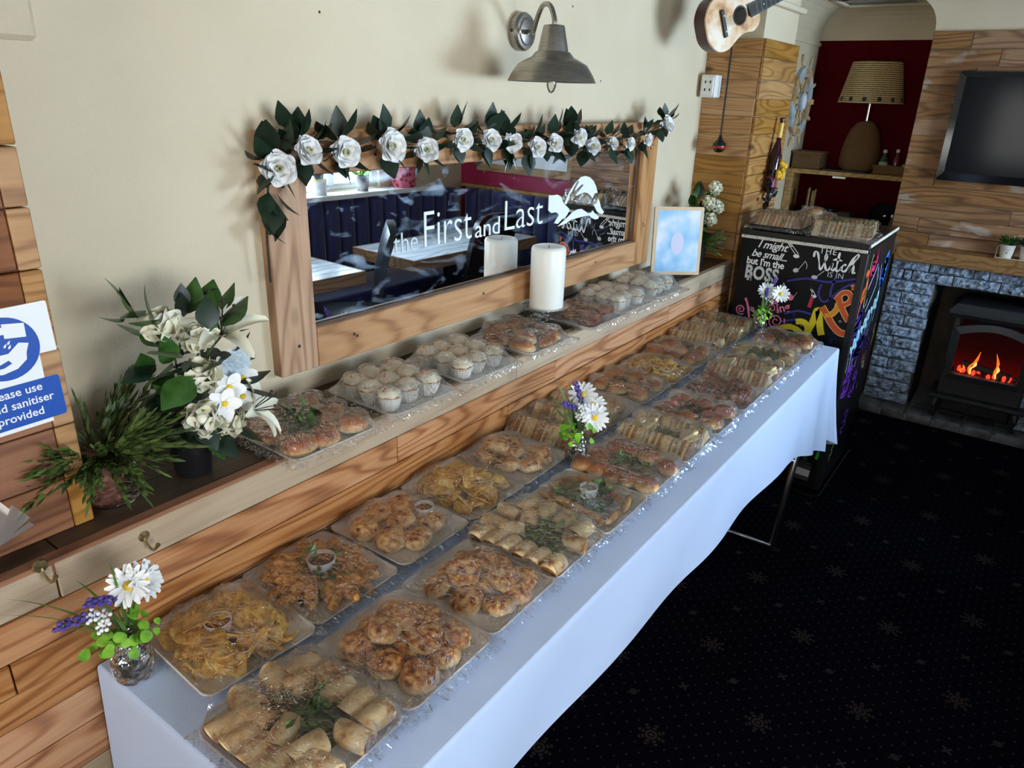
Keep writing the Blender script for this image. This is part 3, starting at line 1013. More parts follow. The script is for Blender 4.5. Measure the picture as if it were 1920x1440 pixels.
# ------------------------------------------------------------------ alcove shelves and what stands on them
solo('alcove_shelf', bbox(5.25, 5.548, 0.738, YW - 0.002, 1.375, 1.402, 0.003), m_pine, 'pine shelf across the dark red alcove', 'shelf')
unit = thing('alcove_cupboard', 'dark low cupboard top below the pine shelf in the red alcove', 'cupboard', (5.24, 0, 0))
part('worktop', bbox(0, 0.305, 0.738, YW - 0.002, 0.99, 1.02, 0.003), m_ledge, unit)
part('front_panel', bbox(0.02, 0.04, 0.738, YW - 0.002, 0, 0.99, 0.003), m_ledge, unit)
solo('shelf_post', join(bbox(5.26, 5.30, YW - 0.045, YW - 0.003, 1.02, 1.375, 0.003), bbox(5.30, 5.54, YW - 0.022, YW - 0.003, 1.02, 1.375, 0.002)), m_pine, 'pine upright holding the left end of the alcove shelf', 'post')
m_wick = None
m_wick, t, out = nt('woven_rattan')
co, rnd, tc = obj_coords(t, (1, 1, 1), 0)
w1 = N(t, 'TexWave', i_Vector=co, i_Scale=60.0, i_Distortion=2.0, bands_direction='Z')
w2 = N(t, 'TexNoise', i_Vector=co, i_Scale=160.0)
principled(t, out, ramp(t, w1.outputs[0], [(0.1, srgb(64, 42, 22)), (0.6, srgb(160, 118, 72))]), 0.7, bump=w1.outputs[0], bump_d=0.004)


def basket(name, label, w, d, h, loc, handle=True):
    b = thing(name, label, 'basket', loc)
    th = 0.008
    shell = join(bbox(-d / 2, -d / 2 + th, -w / 2, w / 2, 0, h, 0.003), bbox(d / 2 - th, d / 2, -w / 2, w / 2, 0, h, 0.003),
                 bbox(-d / 2, d / 2, -w / 2, -w / 2 + th, 0, h, 0.003), bbox(-d / 2, d / 2, w / 2 - th, w / 2, 0, h, 0.003), box(-d / 2, d / 2, -w / 2, w / 2, 0, 0.006))
    part('woven_side', shell, m_wick, b)
    part('braided_rim', tube([(-d / 2, -w / 2, h), (d / 2, -w / 2, h), (d / 2, w / 2, h), (-d / 2, w / 2, h), (-d / 2, -w / 2, h)], 0.008, 6), m_wick, b)
    if handle:
        part('handle', tube(bez((-d / 2 - 0.004, -0.03, h * 0.72), (-d / 2 - 0.008, 0, h * 0.98), (-d / 2 - 0.004, 0.03, h * 0.72)), 0.005, 6), m_wick, b)
    return b


basket('wicker_basket', 'square wicker basket on the left end of the alcove shelf', 0.19, 0.16, 0.105, (5.37, 1.375, 1.402))
tb = basket('wicker_tray', 'low wicker tray holding bottles at the right of the alcove shelf', 0.20, 0.2, 0.05, (5.40, 0.86, 1.402), False)


def bottle(name, label, loc, r, h, m, cap, band=None, neck=0.4):
    b = thing(name, label, 'bottle', loc, group=None)
    part('body', lathe([(r * 0.92, 0), (r, 0.004), (r, h * 0.62), (r * 0.8, h * 0.74), (r * neck, h * 0.86), (r * neck, h)], 14), m, b, smooth=True, angle=40)
    part('cap', lathe([(r * neck * 1.15, h), (r * neck * 1.15, h * 1.12), (r * neck, h * 1.14)], 12), cap, b, smooth=True, angle=40)
    if band:
        part('paper_label', lathe([(r * 1.01, h * 0.15), (r * 1.01, h * 0.55)], 14, False, False), band, b, smooth=True)
    return b


m_dkgreen = mat('dark_green_bottle', srgb(40, 58, 34), 0.15)
m_whitecap = mat('white_cap', srgb(205, 190, 185), 0.4)
bottle('sauce_bottle', 'green bottle with white cap in the wicker tray', (5.36, 0.915, 1.409), 0.027, 0.125, m_dkgreen, m_whitecap, mat('pale_label', srgb(150, 160, 130), 0.6))
bottle('sauce_bottle', 'dark red bottle with pale cap in the wicker tray', (5.38, 0.845, 1.409), 0.024, 0.13, mat('red_bottle', srgb(96, 18, 24), 0.2), m_whitecap)
bottle('spice_jar', 'small yellow jar beside the dark red bottle', (5.36, 0.785, 1.409), 0.022, 0.06, mat('yellow_jar', srgb(190, 150, 20), 0.4), mat('dark_lid', srgb(40, 34, 40), 0.4), neck=0.8)
solo('tablet', bbox(5.27, 5.42, 0.99, 1.26, 1.402, 1.412, 0.003), mat('dark_glass_scales', srgb(46, 48, 54), 0.2), 'flat dark grey tablet lying under the rattan lamp', 'tablet')
lamp = thing('table_lamp', 'table lamp with woven rattan base and printed parchment shade', 'lamp', (5.42, 1.075, 1.412))
part('base', lathe([(0.095, 0), (0.118, 0.02), (0.122, 0.06), (0.118, 0.12), (0.105, 0.19), (0.085, 0.25), (0.05, 0.295), (0.02, 0.305)], 22, fn=lambda k, a: 1 + 0.02 * math.sin(a * 11 + k * PI)), m_wick, lamp, smooth=True)
part('stem', lathe([(0.008, 0.30), (0.008, 0.46)], 8), m_chrome, lamp)
sh_m, t, out = nt('printed_parchment_shade')
tc = N(t, 'TexCoord')
co = tc.outputs['Object']
wv = N(t, 'TexWave', i_Vector=co, i_Scale=26.0, i_Distortion=1.0, bands_direction='Z')
nz = N(t, 'TexNoise', i_Vector=co, i_Scale=70.0)
vo = N(t, 'TexVoronoi', i_Vector=co, i_Scale=7.0)
ln = math_n(t, 'LESS_THAN', math_n(t, 'MULTIPLY_ADD', nz.outputs[0], 0.5, wv.outputs[0]), 0.50)
principled(t, out, mixc(t, ln, srgb(196, 166, 112), srgb(40, 28, 20)), 0.8)
shade = part('lamp_shade', lathe([(0.195, 0.41), (0.145, 0.655), (0.143, 0.655), (0.193, 0.41)], 28, False, False), sh_m, lamp, smooth=True, angle=40)
for i in range(14):
    a = 2 * PI * i / 14
    part('printed_spot', tf(lathe([(0.0001, 0.001), (0.014, 0.0)], 10), aim((0.1925 * math.cos(a), 0.1925 * math.sin(a), 0.435), (math.cos(a), math.sin(a), 0.2))), mat('dark_print', srgb(44, 40, 36), 0.8), shade)
# under the shelf: cutlery pots, cans, a round pan, a jar
pot = thing('cutlery_pot', 'perforated steel cutlery pot under the alcove shelf', 'pot', (5.36, 1.32, 1.02))
m_steelpot = mat('bright_steel', (0.6, 0.6, 0.6), 0.22, 1.0)
part('cup', lathe([(0.05, 0), (0.052, 0.14), (0.049, 0.14), (0.048, 0.01)], 18), m_steelpot, pot, smooth=True, angle=40)
for i in range(6):
    for kz in range(4):
        a = 2 * PI * (i + 0.5 * (kz % 2)) / 6 + 2.4
        part('perforation', tf(lathe([(0.0001, 0.0008), (0.007, 0.0)], 8), aim((0.0525 * math.cos(a), 0.0525 * math.sin(a), 0.03 + 0.028 * kz), (math.cos(a), math.sin(a), 0))), m_black, pot)
for i in range(5):
    part('wooden_handle', bbox(-0.009, 0.009, -0.004, 0.004, 0.02, 0.24 + 0.01 * (i % 3), 0.002), m_pine, pot, loc=(0.02 * math.cos(i * 1.3), 0.024 * math.sin(i * 1.3), 0))
solo('storage_tin', lathe([(0.05, 0), (0.052, 0.003), (0.052, 0.12), (0.054, 0.122), (0.054, 0.135), (0.048, 0.138)], 18), mat('dark_tin', srgb(52, 52, 56), 0.3, 0.6), 'dark round tin beside the perforated cutlery pot', 'tin', smooth=True, angle=40, loc=(5.37, 1.20, 1.02))
solo('storage_box', bbox(-0.05, 0.05, -0.045, 0.045, 0, 0.12, 0.004), mat('grey_box', srgb(58, 54, 52), 0.6), 'grey square box beside the dark round tin', 'box', loc=(5.37, 1.09, 1.02))
pan = thing('frying_pan', 'black round pan leaning against the dark red alcove wall', 'pan', (5.5, 0.86, 1.125), (0, -PI / 2 - 0.2, 0))
part('dish', lathe([(0.0, 0.0), (0.085, 0.0), (0.10, 0.03), (0.097, 0.03), (0.083, 0.004), (0.0, 0.004)], 24), m_black, pan, smooth=True, angle=40)
part('knob', lathe([(0.006, 0.004), (0.012, 0.016), (0.0, 0.02)], 10), m_steelpot, pan)
bottle('pepper_mill', 'small dark jar with silver lid beside the weathered boards', (5.30, 0.775, 1.02), 0.028, 0.13, mat('dark_jar', srgb(56, 40, 34), 0.3), m_steelpot, neck=0.7)
rack = thing('wire_rack', 'dark wire rack of cutlery behind the sandwich platters', 'rack', (5.34, 0.98, 1.02))
part('frame', tube([(-0.05, -0.12, 0.06), (0.05, -0.12, 0.06), (0.05, 0.12, 0.06), (-0.05, 0.12, 0.06), (-0.05, -0.12, 0.06)], 0.004, 6), m_steel, rack)
for i in range(16):
    y = -0.12 + 0.016 * i
    part('wire', tube([(-0.05, y, 0.0), (-0.052, y, 0.075)], 0.0025, 5), m_steel, rack)
    part('wire', tube([(0.05, y, 0.0), (0.052, y, 0.075)], 0.0025, 5), m_steel, rack)
solo('shelf_tag', bbox(5.246, 5.25, 1.10, 1.18, 1.362, 1.374, 0.001), m_petal_cream, 'small cream tag on the underside of the alcove shelf edge', 'tag')

# ------------------------------------------------------------------ mantel planters
def tuft(parent, name, n, r, h, m, rnd, base=(0, 0, 0), lw=0.006, ll=0.035):
    """bushy small-leaved plant: one joined part of stuff (leaves too small to pick apart)"""
    S = []
    for i in range(n):
        a, e = rnd.uniform(0, 2 * PI), rnd.uniform(0.1, 1.0)
        d = Vector((math.cos(a) * (1 - e * 0.6), math.sin(a) * (1 - e * 0.6), e))
        p = Vector((math.cos(a) * r * rnd.random(), math.sin(a) * r * rnd.random(), h * rnd.random() * 0.8))
        S.append(tf(leaf_shape(ll * rnd.uniform(0.6, 1.1), lw * rnd.uniform(0.7, 1.2), 0.2), aim(tuple(Vector(base) + p), tuple(d), rnd.uniform(0, 6))))
    o = part(name, join(*S), m, parent)
    o['kind'] = 'stuff'
    return o


def leaf_shape(L, W, bend=0.2, fold=0.25, n=4):
    """pointed oval leaf growing along +Z, width along X, bending to +Y"""
    V, F = [], []
    for i in range(n + 1):
        t_ = i / n
        w = W * math.sin(PI * min(1.0, t_ ** 0.8 * 0.97 + 0.03)) if 0 < i < n else W * 0.06
        y = bend * L * t_ * t_
        V += [(-w, y + fold * w, t_ * L), (0, y, t_ * L), (w, y + fold * w, t_ * L)]
        if i:
            k = 3 * i
            F += [(k - 3, k - 2, k + 1, k), (k - 2, k - 1, k + 2, k + 1)]
    return V, F


rq = random.Random(31)
m_tin = mat('cream_painted_tin', srgb(226, 220, 208), 0.4)
for k, (y, lab) in enumerate(((0.118, 'cream tin pot of green leaves at the left on the mantel'), (0.022, 'cream tin pot of blue-green leaves right of its twin on the mantel'))):
    p = thing('plant_pot', lab, 'plant pot', (4.915, y, 1.044))
    part('pot', lathe([(0.028, 0), (0.038, 0.072), (0.040, 0.075), (0.036, 0.075), (0.034, 0.06)], 18), m_tin, p, smooth=True, angle=40)
    part('soil', mv(lathe([(0.0, 0.06), (0.034, 0.06)], 12, False, False)), m_twig, p)
    tuft(p, 'foliage', 60, 0.03, 0.05, m_leaf_mid if k == 0 else m_leaf_dark, rq, (0, 0, 0.062), 0.009, 0.04)
    ink = [ribbon([(-0.018 + 0.003 * i, 0.004 * math.sin(i * 1.9)) for i in range(13)], 0.0014), ribbon([(-0.012 + 0.004 * i, -0.010 + 0.001 * (i % 2)) for i in range(7)], 0.0012), mv(flat_poly([(0.004 * math.cos(i), 0.0045 * math.sin(i)) for i in range(6)]), 0.002, -0.02)]
    part('printed_motif', tf(join(*ink), frame4((-0.0362, 0, 0.052), (0, -1, 0), (-0.12, 0, 1))), mat('grey_ink', srgb(110, 110, 108), 0.7), p)

solo('wire_carrier', tube([(4.915, 0.165, 1.048), (4.915, 0.165, 1.10)] + bez((4.915, 0.165, 1.10), (4.915, 0.07, 1.245), (4.915, -0.025, 1.10), 10) + [(4.915, -0.025, 1.048), (4.868, -0.025, 1.048), (4.868, 0.165, 1.048), (4.915, 0.165, 1.048)], 0.0028, 6),
     mat('cream_wire', srgb(200, 186, 150), 0.5), 'thin cream wire carrier with tall hoop around both mantel pots', 'carrier')


# ------------------------------------------------------------------ graffiti fridge
XF, YF0, YF1 = 3.5, 0.579, 1.148
fridge = thing('fridge', 'black fridge covered in white lettering and neon graffiti at table end', 'fridge', (XF, YF1, 0))
m_door = mat('black_vinyl', (0.005, 0.005, 0.006), 0.38, Specular_IOR_Level=0.22)
# local axes: x = depth, y = -(left to right), so left-to-right u = -y
W, D = YF1 - YF0, 0.66
part('cabinet', bbox(0.03, D, -W, 0.0, 0.03, 1.225, 0.004), m_door, fridge)
part('door', bbox(0.0, 0.028, -W + 0.006, -0.006, 0.05, 1.212, 0.004), m_door, fridge)
part('plinth', bbox(0.05, D, -W + 0.01, -0.01, 0.0, 0.03), m_black, fridge)
part('top_panel', bbox(-0.004, D, -W - 0.002, 0.002, 1.226, 1.250, 0.004), mat('dark_top_panel', (0.012, 0.011, 0.011), 0.25), fridge)
m_trimw = mottled('flecked_white_trim', [(0.35, srgb(150, 146, 132)), (0.5, srgb(222, 218, 204))], 120, 0.5, rv=0)
part('front_trim', bbox(-0.007, 0.002, -W + 0.004, -0.002, 1.211, 1.225, 0.001), m_trimw, fridge)
part('side_trim', bbox(0.004, D, -W - 0.006, -W, 1.236, 1.250, 0.001), m_trimw, fridge)
part('edge_post', bbox(-0.004, 0.03, -W - 0.003, -W + 0.03, 0.03, 1.212, 0.003), m_black, fridge)


def front(name, s, m, z=0.0012):
    """flat print on the fridge door; s is drawn in (u, height)"""
    return part(name, tf(s, frame4((-z, 0, 0), (0, -1, 0), (0, 0, 1))), m, fridge)


def side(name, s, m, z=0.0012):
    """flat print on the fridge's side; s is drawn in (depth, height)"""
    return part(name, tf(s, frame4((0, -W - z, 0), (1, 0, 0), (0, 0, 1))), m, fridge)


m_pw = mat('white_print', srgb(246, 246, 246), 0.5)
m_pg = mat('grey_print', srgb(204, 204, 206), 0.5)
m_pp = mat('pink_print', srgb(226, 116, 146), 0.5)
m_py = mat('yellow_print', srgb(222, 200, 20), 0.5)
m_py2 = mat('amber_print', srgb(224, 150, 24), 0.5)
m_po = mat('orange_print', srgb(206, 84, 24), 0.5)
m_pol = mat('pale_orange_outline', srgb(250, 190, 120), 0.5)
m_pin = mat('indigo_print', srgb(44, 40, 130), 0.5)
m_pblue = mat('bright_blue_print', srgb(20, 120, 220), 0.5)
m_pcy = mat('pale_cyan_print', srgb(170, 226, 238), 0.5)
m_pmag = mat('magenta_print', srgb(206, 30, 96), 0.5)
m_ppur = mat('purple_print', srgb(96, 40, 150), 0.5)
m_plime = mat('lime_print', srgb(190, 204, 60), 0.5)
m_pgreen = mat('green_print', srgb(40, 170, 70), 0.5)
m_pdk = mat('dark_grey_print', srgb(60, 60, 64), 0.5)


def txt(s, size, u, z, m, shear=0.0, bold=0.0, rot=0.0, sp=1.0, sx=1.0, fn=front, off=0.0012):
    return fn('lettering', mv(text(s, size, shear, bold, 'CENTER', sp), u, z, 0, rz=rot, sc=(sx, 1, 1)), m, off)


txt('I might', 0.052, 0.152, 1.172, m_pw, 0.36, 0.014, -0.03, 0.95)
txt('be small...', 0.048, 0.145, 1.128, m_pw, 0.36, 0.014, -0.03, 0.92)
txt("but I'm the", 0.046, 0.132, 1.090, m_pw, 0.0, 0.026, -0.02, 0.98, 0.90)
txt('BOSS', 0.088, 0.122, 1.022, m_pg, 0.0, 0.036, -0.02, 1.06, 0.76)
txt('THE', 0.038, 0.402, 1.186, m_pw, 0.0, 0.0, 0.0, 1.15)
# script Witch, drawn as pen strokes
wit = [spline([(0.345, 1.165), (0.347, 1.190), (0.360, 1.184), (0.372, 1.145), (0.383, 1.112), (0.396, 1.150), (0.402, 1.176), (0.400, 1.184), (0.394, 1.168), (0.401, 1.130), (0.412, 1.112), (0.424, 1.128), (0.431, 1.150), (0.428, 1.125), (0.436, 1.116), (0.448, 1.130)], 4),
       spline([(0.452, 1.200), (0.450, 1.150), (0.452, 1.118), (0.462, 1.120), (0.470, 1.132)], 4), spline([(0.436, 1.166), (0.452, 1.168), (0.468, 1.164)], 3),
       spline([(0.488, 1.146), (0.480, 1.150), (0.471, 1.134), (0.478, 1.118), (0.490, 1.124), (0.498, 1.145), (0.515, 1.185), (0.528, 1.202), (0.531, 1.190), (0.514, 1.160), (0.503, 1.116), (0.512, 1.146), (0.520, 1.150), (0.521, 1.118), (0.532, 1.122)], 4)]
for k in wit:
    n = len(k)
    front('lettering', ribbon(k, [0.0078 + 0.003 * math.sin(i * 0.9) for i in range(n)]), m_pw)
front('lettering', mv(flat_poly([(0.004 * math.cos(i * 0.7), 0.004 * math.sin(i * 0.7)) for i in range(9)]), 0.433, 1.164), m_pw)
txt('IS IN', 0.034, 0.452, 1.085, m_pg, 0.0, 0.0, 0.0, 1.05)


def note(hu, hz, tu, tz, r, m, flags=1):
    d = [ribbon([(hu + r * 0.8, hz + 0.002), (tu, tz)], 0.0028), mv(flat_poly([(r * 1.25 * math.cos(i * 0.52), r * math.sin(i * 0.52)) for i in range(12)]), hu, hz, rz=0.3)]
    for k in range(flags):
        d.append(ribbon(spline([(tu, tz - 0.012 * k), (tu + 0.010, tz - 0.016 - 0.012 * k), (tu + 0.010, tz - 0.034 - 0.012 * k)], 4), 0.003))
    front('printed_note', join(*d), m)


front('printed_note', join(ribbon([(0.222, 1.208), (0.262, 1.166)], 0.003), ribbon([(0.236, 1.210), (0.276, 1.168)], 0.003), ribbon([(0.222, 1.208), (0.238, 1.210)], 0.009), ribbon([(0.230, 1.199), (0.246, 1.200)], 0.006),
                           mv(flat_poly([(0.014 * math.cos(i * 0.52), 0.009 * math.sin(i * 0.52)) for i in range(12)]), 0.268, 1.157)), m_pw)
note(0.277, 1.092, 0.312, 1.140, 0.0105, m_pg)
front('printed_note', join(ribbon([(0.372, 1.078), (0.402, 1.110)], 0.003), mv(flat_poly([(0.014 * math.cos(i * 0.52), 0.009 * math.sin(i * 0.52)) for i in range(12)]), 0.364, 1.074)), m_pg)
note(0.379, 0.986, 0.356, 1.030, 0.008, m_pw, 2)
note(0.062, 1.015, 0.066, 1.042, 0.005, m_pg)
note(0.225, 1.0, 0.232, 1.026, 0.005, m_pg)
front('printed_lipstick', flat_poly([(0.356, 0.932), (0.374, 0.930), (0.378, 0.978), (0.370, 0.986), (0.363, 0.976)]), mat('red_print', srgb(196, 30, 60), 0.5))


def spiral(cx, cy, r0, r1, turns, a0=0.0, n=40):
    return [(cx + (r0 + (r1 - r0) * i / n) * math.cos(a0 + 2 * PI * turns * i / n), cy + (r0 + (r1 - r0) * i / n) * math.sin(a0 + 2 * PI * turns * i / n)) for i in range(n + 1)]


for c in ((0.050, 0.862, 0.004, 0.026, 1.7, 1.0), (0.134, 0.846, 0.004, 0.024, 1.6, 3.0), (0.226, 0.836, 0.006, 0.042, 2.0, 0.5), (0.198, 0.893, 0.004, 0.024, 1.5, 2.0)):
    front('printed_swirl', ribbon(spiral(*c), 0.0055), m_pp)
front('lettering', ribbon(spline([(0.071, 0.922), (0.066, 0.915), (0.074, 0.905), (0.086, 0.87), (0.097, 0.828)], 5), 0.010), m_pp)
txt('a', 0.045, 0.108, 0.862, m_pp, 0, 0.012)
txt('&', 0.062, 0.207, 0.915, m_pp, 0, 0.016)
txt('ing', 0.056, 0.256, 0.890, m_pp, 0, 0.020, 0.42)
front('printed_note', join(mv(flat_poly([(0.015 * math.cos(i * 0.52), 0.015 * math.sin(i * 0.52)) for i in range(12)]), 0.274, 0.962), ribbon([(0.288, 0.966), (0.300, 0.992)], 0.003)), m_pp)
# indigo swirls and little bubbles behind
for pts in ([(0.245, 1.035), (0.33, 1.062), (0.43, 1.062), (0.548, 1.098)], [(0.40, 1.045), (0.395, 1.0), (0.43, 0.97), (0.50, 1.05), (0.548, 1.078)], [(0.455, 1.09), (0.445, 1.03), (0.45, 0.98)], [(0.26, 0.88), (0.32, 0.905), (0.38, 0.90)], [(0.25, 0.84), (0.31, 0.86), (0.36, 0.87)]):
    front('printed_swirl', ribbon(spline(pts, 8), 0.010), m_pin, 0.0008)
rb = random.Random(2)
for i in range(44):
    front('printed_bubble', ribbon([(x, y) for x, y in spiral(rb.uniform(0.06, 0.53), rb.uniform(0.76, 0.90), 0.004 + 0.004 * rb.random(), 0.006, 1.0, 0, 10)], 0.0018), m_pin if i % 3 else m_pg, 0.0006)


def fat(pts, w, fill, edge, n=6, z=0.0016, ew=0.007):
    p = spline(pts, n)
    front('graffiti_outline', ribbon(p, w + ew), edge, z)
    front('graffiti_letter', ribbon(p, w), fill, z + 0.0005)


fat([(0.24, 0.80), (0.29, 0.822), (0.34, 0.81), (0.36, 0.775), (0.33, 0.745)], 0.026, m_py, mat('dark_outline', srgb(40, 30, 10), 0.5), z=0.0014)
fat([(0.318, 0.852), (0.345, 0.858), (0.370, 0.845), (0.385, 0.80)], 0.028, m_py, mat('dark_outline', srgb(40, 30, 10), 0.5), z=0.0015)
fat([(0.366, 0.780), (0.392, 0.86), (0.404, 0.925), (0.416, 0.90), (0.430, 0.845), (0.442, 0.812)], 0.030, m_py, mat('dark_outline', srgb(40, 30, 10), 0.5), z=0.0017)
fat([(0.420, 0.945), (0.445, 0.915), (0.480, 0.870), (0.515, 0.842), (0.545, 0.838)], 0.026, m_po, m_pol, z=0.0019)
fat([(0.440, 0.905), (0.468, 0.918), (0.485, 0.945), (0.488, 0.972)], 0.020, m_py2, m_pol, z=0.0021)
fat([(0.482, 1.005), (0.500, 0.965), (0.525, 0.925), (0.546, 0.900)], 0.022, m_po, m_pol, z=0.0023)
fat([(0.474, 0.985), (0.495, 1.020), (0.520, 1.028), (0.536, 1.008), (0.530, 0.985), (0.508, 0.968)], 0.018, m_po, m_pol, z=0.0025)
fat([(0.528, 1.052), (0.548, 1.060)], 0.016, m_po, m_pol)
# spray can, pen and drips low on the door
front('printed_can', join(flat_poly([(0.44, 0.06), (0.51, 0.06), (0.515, 0.145), (0.445, 0.15)]), ribbon([(0.478, 0.165), (0.478, 0.20)], 0.022), ribbon([(0.445, 0.158), (0.512, 0.154)], 0.010)), m_pdk)
front('printed_can_label', flat_poly([(0.446, 0.085), (0.510, 0.083), (0.513, 0.12), (0.448, 0.123)]), m_pg, 0.0018)
front('printed_swirl', ribbon(spline([(0.30, 0.60), (0.36, 0.66), (0.44, 0.64), (0.50, 0.70), (0.545, 0.68)], 6), 0.018), m_ppur)
front('printed_swirl', ribbon(spline([(0.06, 0.60), (0.16, 0.70), (0.26, 0.64)], 6), 0.014), m_pblue)
front('printed_pen', join(flat_poly([(0.522, 0.19), (0.536, 0.188), (0.545, 0.25), (0.531, 0.254)]), ribbon([(0.535, 0.255), (0.536, 0.295)], 0.003), ribbon([(0.542, 0.255), (0.548, 0.292)], 0.003)), m_pgreen)
front('printed_hook', ribbon(spline([(0.506, 0.205), (0.512, 0.225), (0.520, 0.252), (0.526, 0.24)], 4), 0.004), m_pin)
# the side panel
rg = random.Random(8)


def scribble(cx, cy, w, h, lean, n, m, wd, ph=0.0):
    pts = [(cx + w * (math.sin(i * 1.7 + ph) * 0.5 + 0.12 * rg.uniform(-1, 1)) + lean * (i / n - 0.5), cy + h * (i / n - 0.5) + 0.012 * math.cos(i * 2.1)) for i in range(n)]
    side('graffiti_scribble', ribbon(spline(pts, 4), wd * 1.35), m)


scribble(0.20, 1.14, 0.10, 0.11, 0.04, 14, m_pmag, 0.014)
scribble(0.52, 1.055, 0.08, 0.15, 0.05, 16, m_pblue, 0.030)
side('graffiti_scribble', ribbon(spline([(0.05, 1.10), (0.075, 1.115), (0.11, 1.09), (0.10, 1.03)], 5), 0.028), m_po)
side('graffiti_scribble', ribbon(spiral(0.072, 1.01, 0.008, 0.036, 1.9, 0.4), 0.017), m_po)
side('graffiti_scribble', ribbon(spline([(0.06, 0.975), (0.045, 0.93), (0.035, 0.86), (0.02, 0.79)], 5), 0.016), m_po)
side('graffiti_scribble', ribbon(spline([(0.13, 1.19), (0.115, 1.13), (0.125, 1.06), (0.14, 0.96), (0.17, 0.93)], 5), 0.008), m_plime)
side('graffiti_scribble', ribbon(spline([(0.17, 1.02), (0.26, 1.08), (0.30, 1.12)], 5), 0.010), mat('lilac_print', srgb(214, 150, 226), 0.5))
side('graffiti_scribble', ribbon(spline([(0.33, 1.10), (0.37, 1.02), (0.33, 0.97), (0.22, 0.90)], 5), 0.007), m_pcy)
side('graffiti_scribble', ribbon(spline([(0.40, 1.10), (0.44, 1.02), (0.50, 0.94), (0.46, 0.87)], 5), 0.007), mat('lilac_print', srgb(214, 150, 226), 0.5))
# pale cyan dripping letters running diagonally up the side
for i in range(9):
    x, z = 0.045 + 0.055 * i, 0.735 + 0.021 * i
    hh = 0.05 + 0.015 * (i % 3)
    side('graffiti_letter', ribbon(spline([(x - 0.018, z - hh * 0.5), (x - 0.012, z + hh * 0.5), (x + 0.012, z + hh * 0.45), (x + 0.016, z), (x - 0.01, z - 0.004), (x + 0.02, z - hh * 0.55)][: 4 + i % 3], 4), 0.015), m_pcy, 0.0018)
    side('graffiti_drip', ribbon([(x, z - hh * 0.4), (x + 0.002, z - hh - 0.02 - 0.05 * rg.random())], 0.005), m_pcy)
for i in range(90):
    x, z = rg.uniform(0.03, 0.30), rg.uniform(0.52, 0.95)
    if i > 55:
        x, z = rg.uniform(0.25, 0.55), rg.uniform(0.40, 0.85)
    side('graffiti_dash', ribbon([(x, z), (x + 0.012, z + rg.uniform(0.015, 0.04))], 0.007), [m_pin, m_ppur, m_pin, mat('lilac_print', (0, 0, 0))][i % 4], 0.0009)
scribble(0.10, 0.86, 0.12, 0.14, 0.04, 18, m_pin, 0.016)
scribble(0.24, 0.72, 0.20, 0.10, 0.05, 20, m_pin, 0.014)
scribble(0.14, 0.57, 0.16, 0.16, 0.03, 22, m_ppur, 0.010)
scribble(0.32, 0.50, 0.12, 0.14, 0.03, 16, m_ppur, 0.010)
side('graffiti_scribble', ribbon(spline([(0.66, 0.67), (0.69, 0.70), (0.67, 0.72), (0.64, 0.66), (0.66, 0.62)][:4], 5), 0.012) if False else ribbon(spline([(0.60, 0.64), (0.625, 0.70), (0.60, 0.715), (0.615, 0.75)], 5), 0.013), m_plime)
scribble(0.47, 0.60, 0.05, 0.12, 0.02, 12, mat('olive_print', srgb(120, 126, 50), 0.5), 0.010)
scribble(0.48, 0.68, 0.06, 0.06, 0.03, 8, m_pin, 0.020)
side('graffiti_letter', ribbon(spiral(0.50, 0.56, 0.016, 0.02, 0.8, 0.9, 12), 0.007), m_pw, 0.002)
scribble(0.12, 0.22, 0.06, 0.16, 0.03, 14, mat('olive_print', srgb(120, 126, 50), 0.5), 0.010)
scribble(0.30, 0.30, 0.10, 0.16, 0.03, 12, m_ppur, 0.008)
part('floor_rail', tube([(-0.035, -0.20, 0.012), (-0.05, -W + 0.02, 0.012), (-0.05, -W - 0.01, 0.02), (-0.02, -W - 0.012, 0.012), (0.60, -W - 0.012, 0.012)], 0.006, 6), m_chrome, fridge)

# ------------------------------------------------------------------ mirror on the main wall
mir = thing('mirror', 'long oak framed mirror lettered First and Last above the ledge', 'mirror', (2.0, 1.4525, 0), (0, 0, math.radians(-1.859)))
S0, S1, B0, B1 = -0.938, 0.992, 1.134, 1.722
G0, G1, H0, H1 = -0.823, 0.876, 1.238, 1.622
fy0, fy1 = -0.030, 0.012


def rail(x0, x1, z0, z1, vertical=False):
    L, H = (z1 - z0, x1 - x0) if vertical else (x1 - x0, z1 - z0)
    s = bbox(-L / 2, L / 2, fy0, fy1, -H / 2, H / 2, 0.002)
    M = Matrix.Translation(((x0 + x1) / 2, 0, (z0 + z1) / 2))
    if vertical:
        M = M @ Matrix.Rotation(-PI / 2, 4, 'Y')
    return part('frame_rail', s, m_frame, mir, M=M)


rail(S0, G0, B0, B1, True)
rail(G1, S1, B0, B1, True)
rail(G0 + 0.001, G1 - 0.001, H1, B1)
rail(G0 + 0.001, G1 - 0.001, B0, H0)
glass = part('glass', box(G0 - 0.01, G1 + 0.01, 0.0, 0.004, H0 - 0.01, H1 + 0.01), m_mirror, mir)
part('inner_lip', join(box(G0, G1, -0.012, -0.004, H0, H0 + 0.004), box(G1 - 0.004, G1, -0.012, -0.004, H0, H1), box(G0, G1, -0.012, -0.004, H1 - 0.004, H1)), mat('dark_frame_lip', srgb(84, 58, 36), 0.6), mir)
for x, z in ((-0.88, 1.205), (-0.70, 1.195), (-0.69, 1.188), (-0.15, 1.205), (0.55, 1.20), (0.93, 1.62), (0.935, 1.30), (0.925, 1.31), (-0.60, 1.66), (-0.89, 1.60)):
    part('nail_head', tf(lathe([(0.0035, -0.001), (0.0045, 0.0005), (0.0, 0.001)], 8), frame4((x, -0.0305, z), (1, 0, 0), (0, 0, 1))), mat('dark_nail', srgb(30, 22, 18), 0.6), mir)
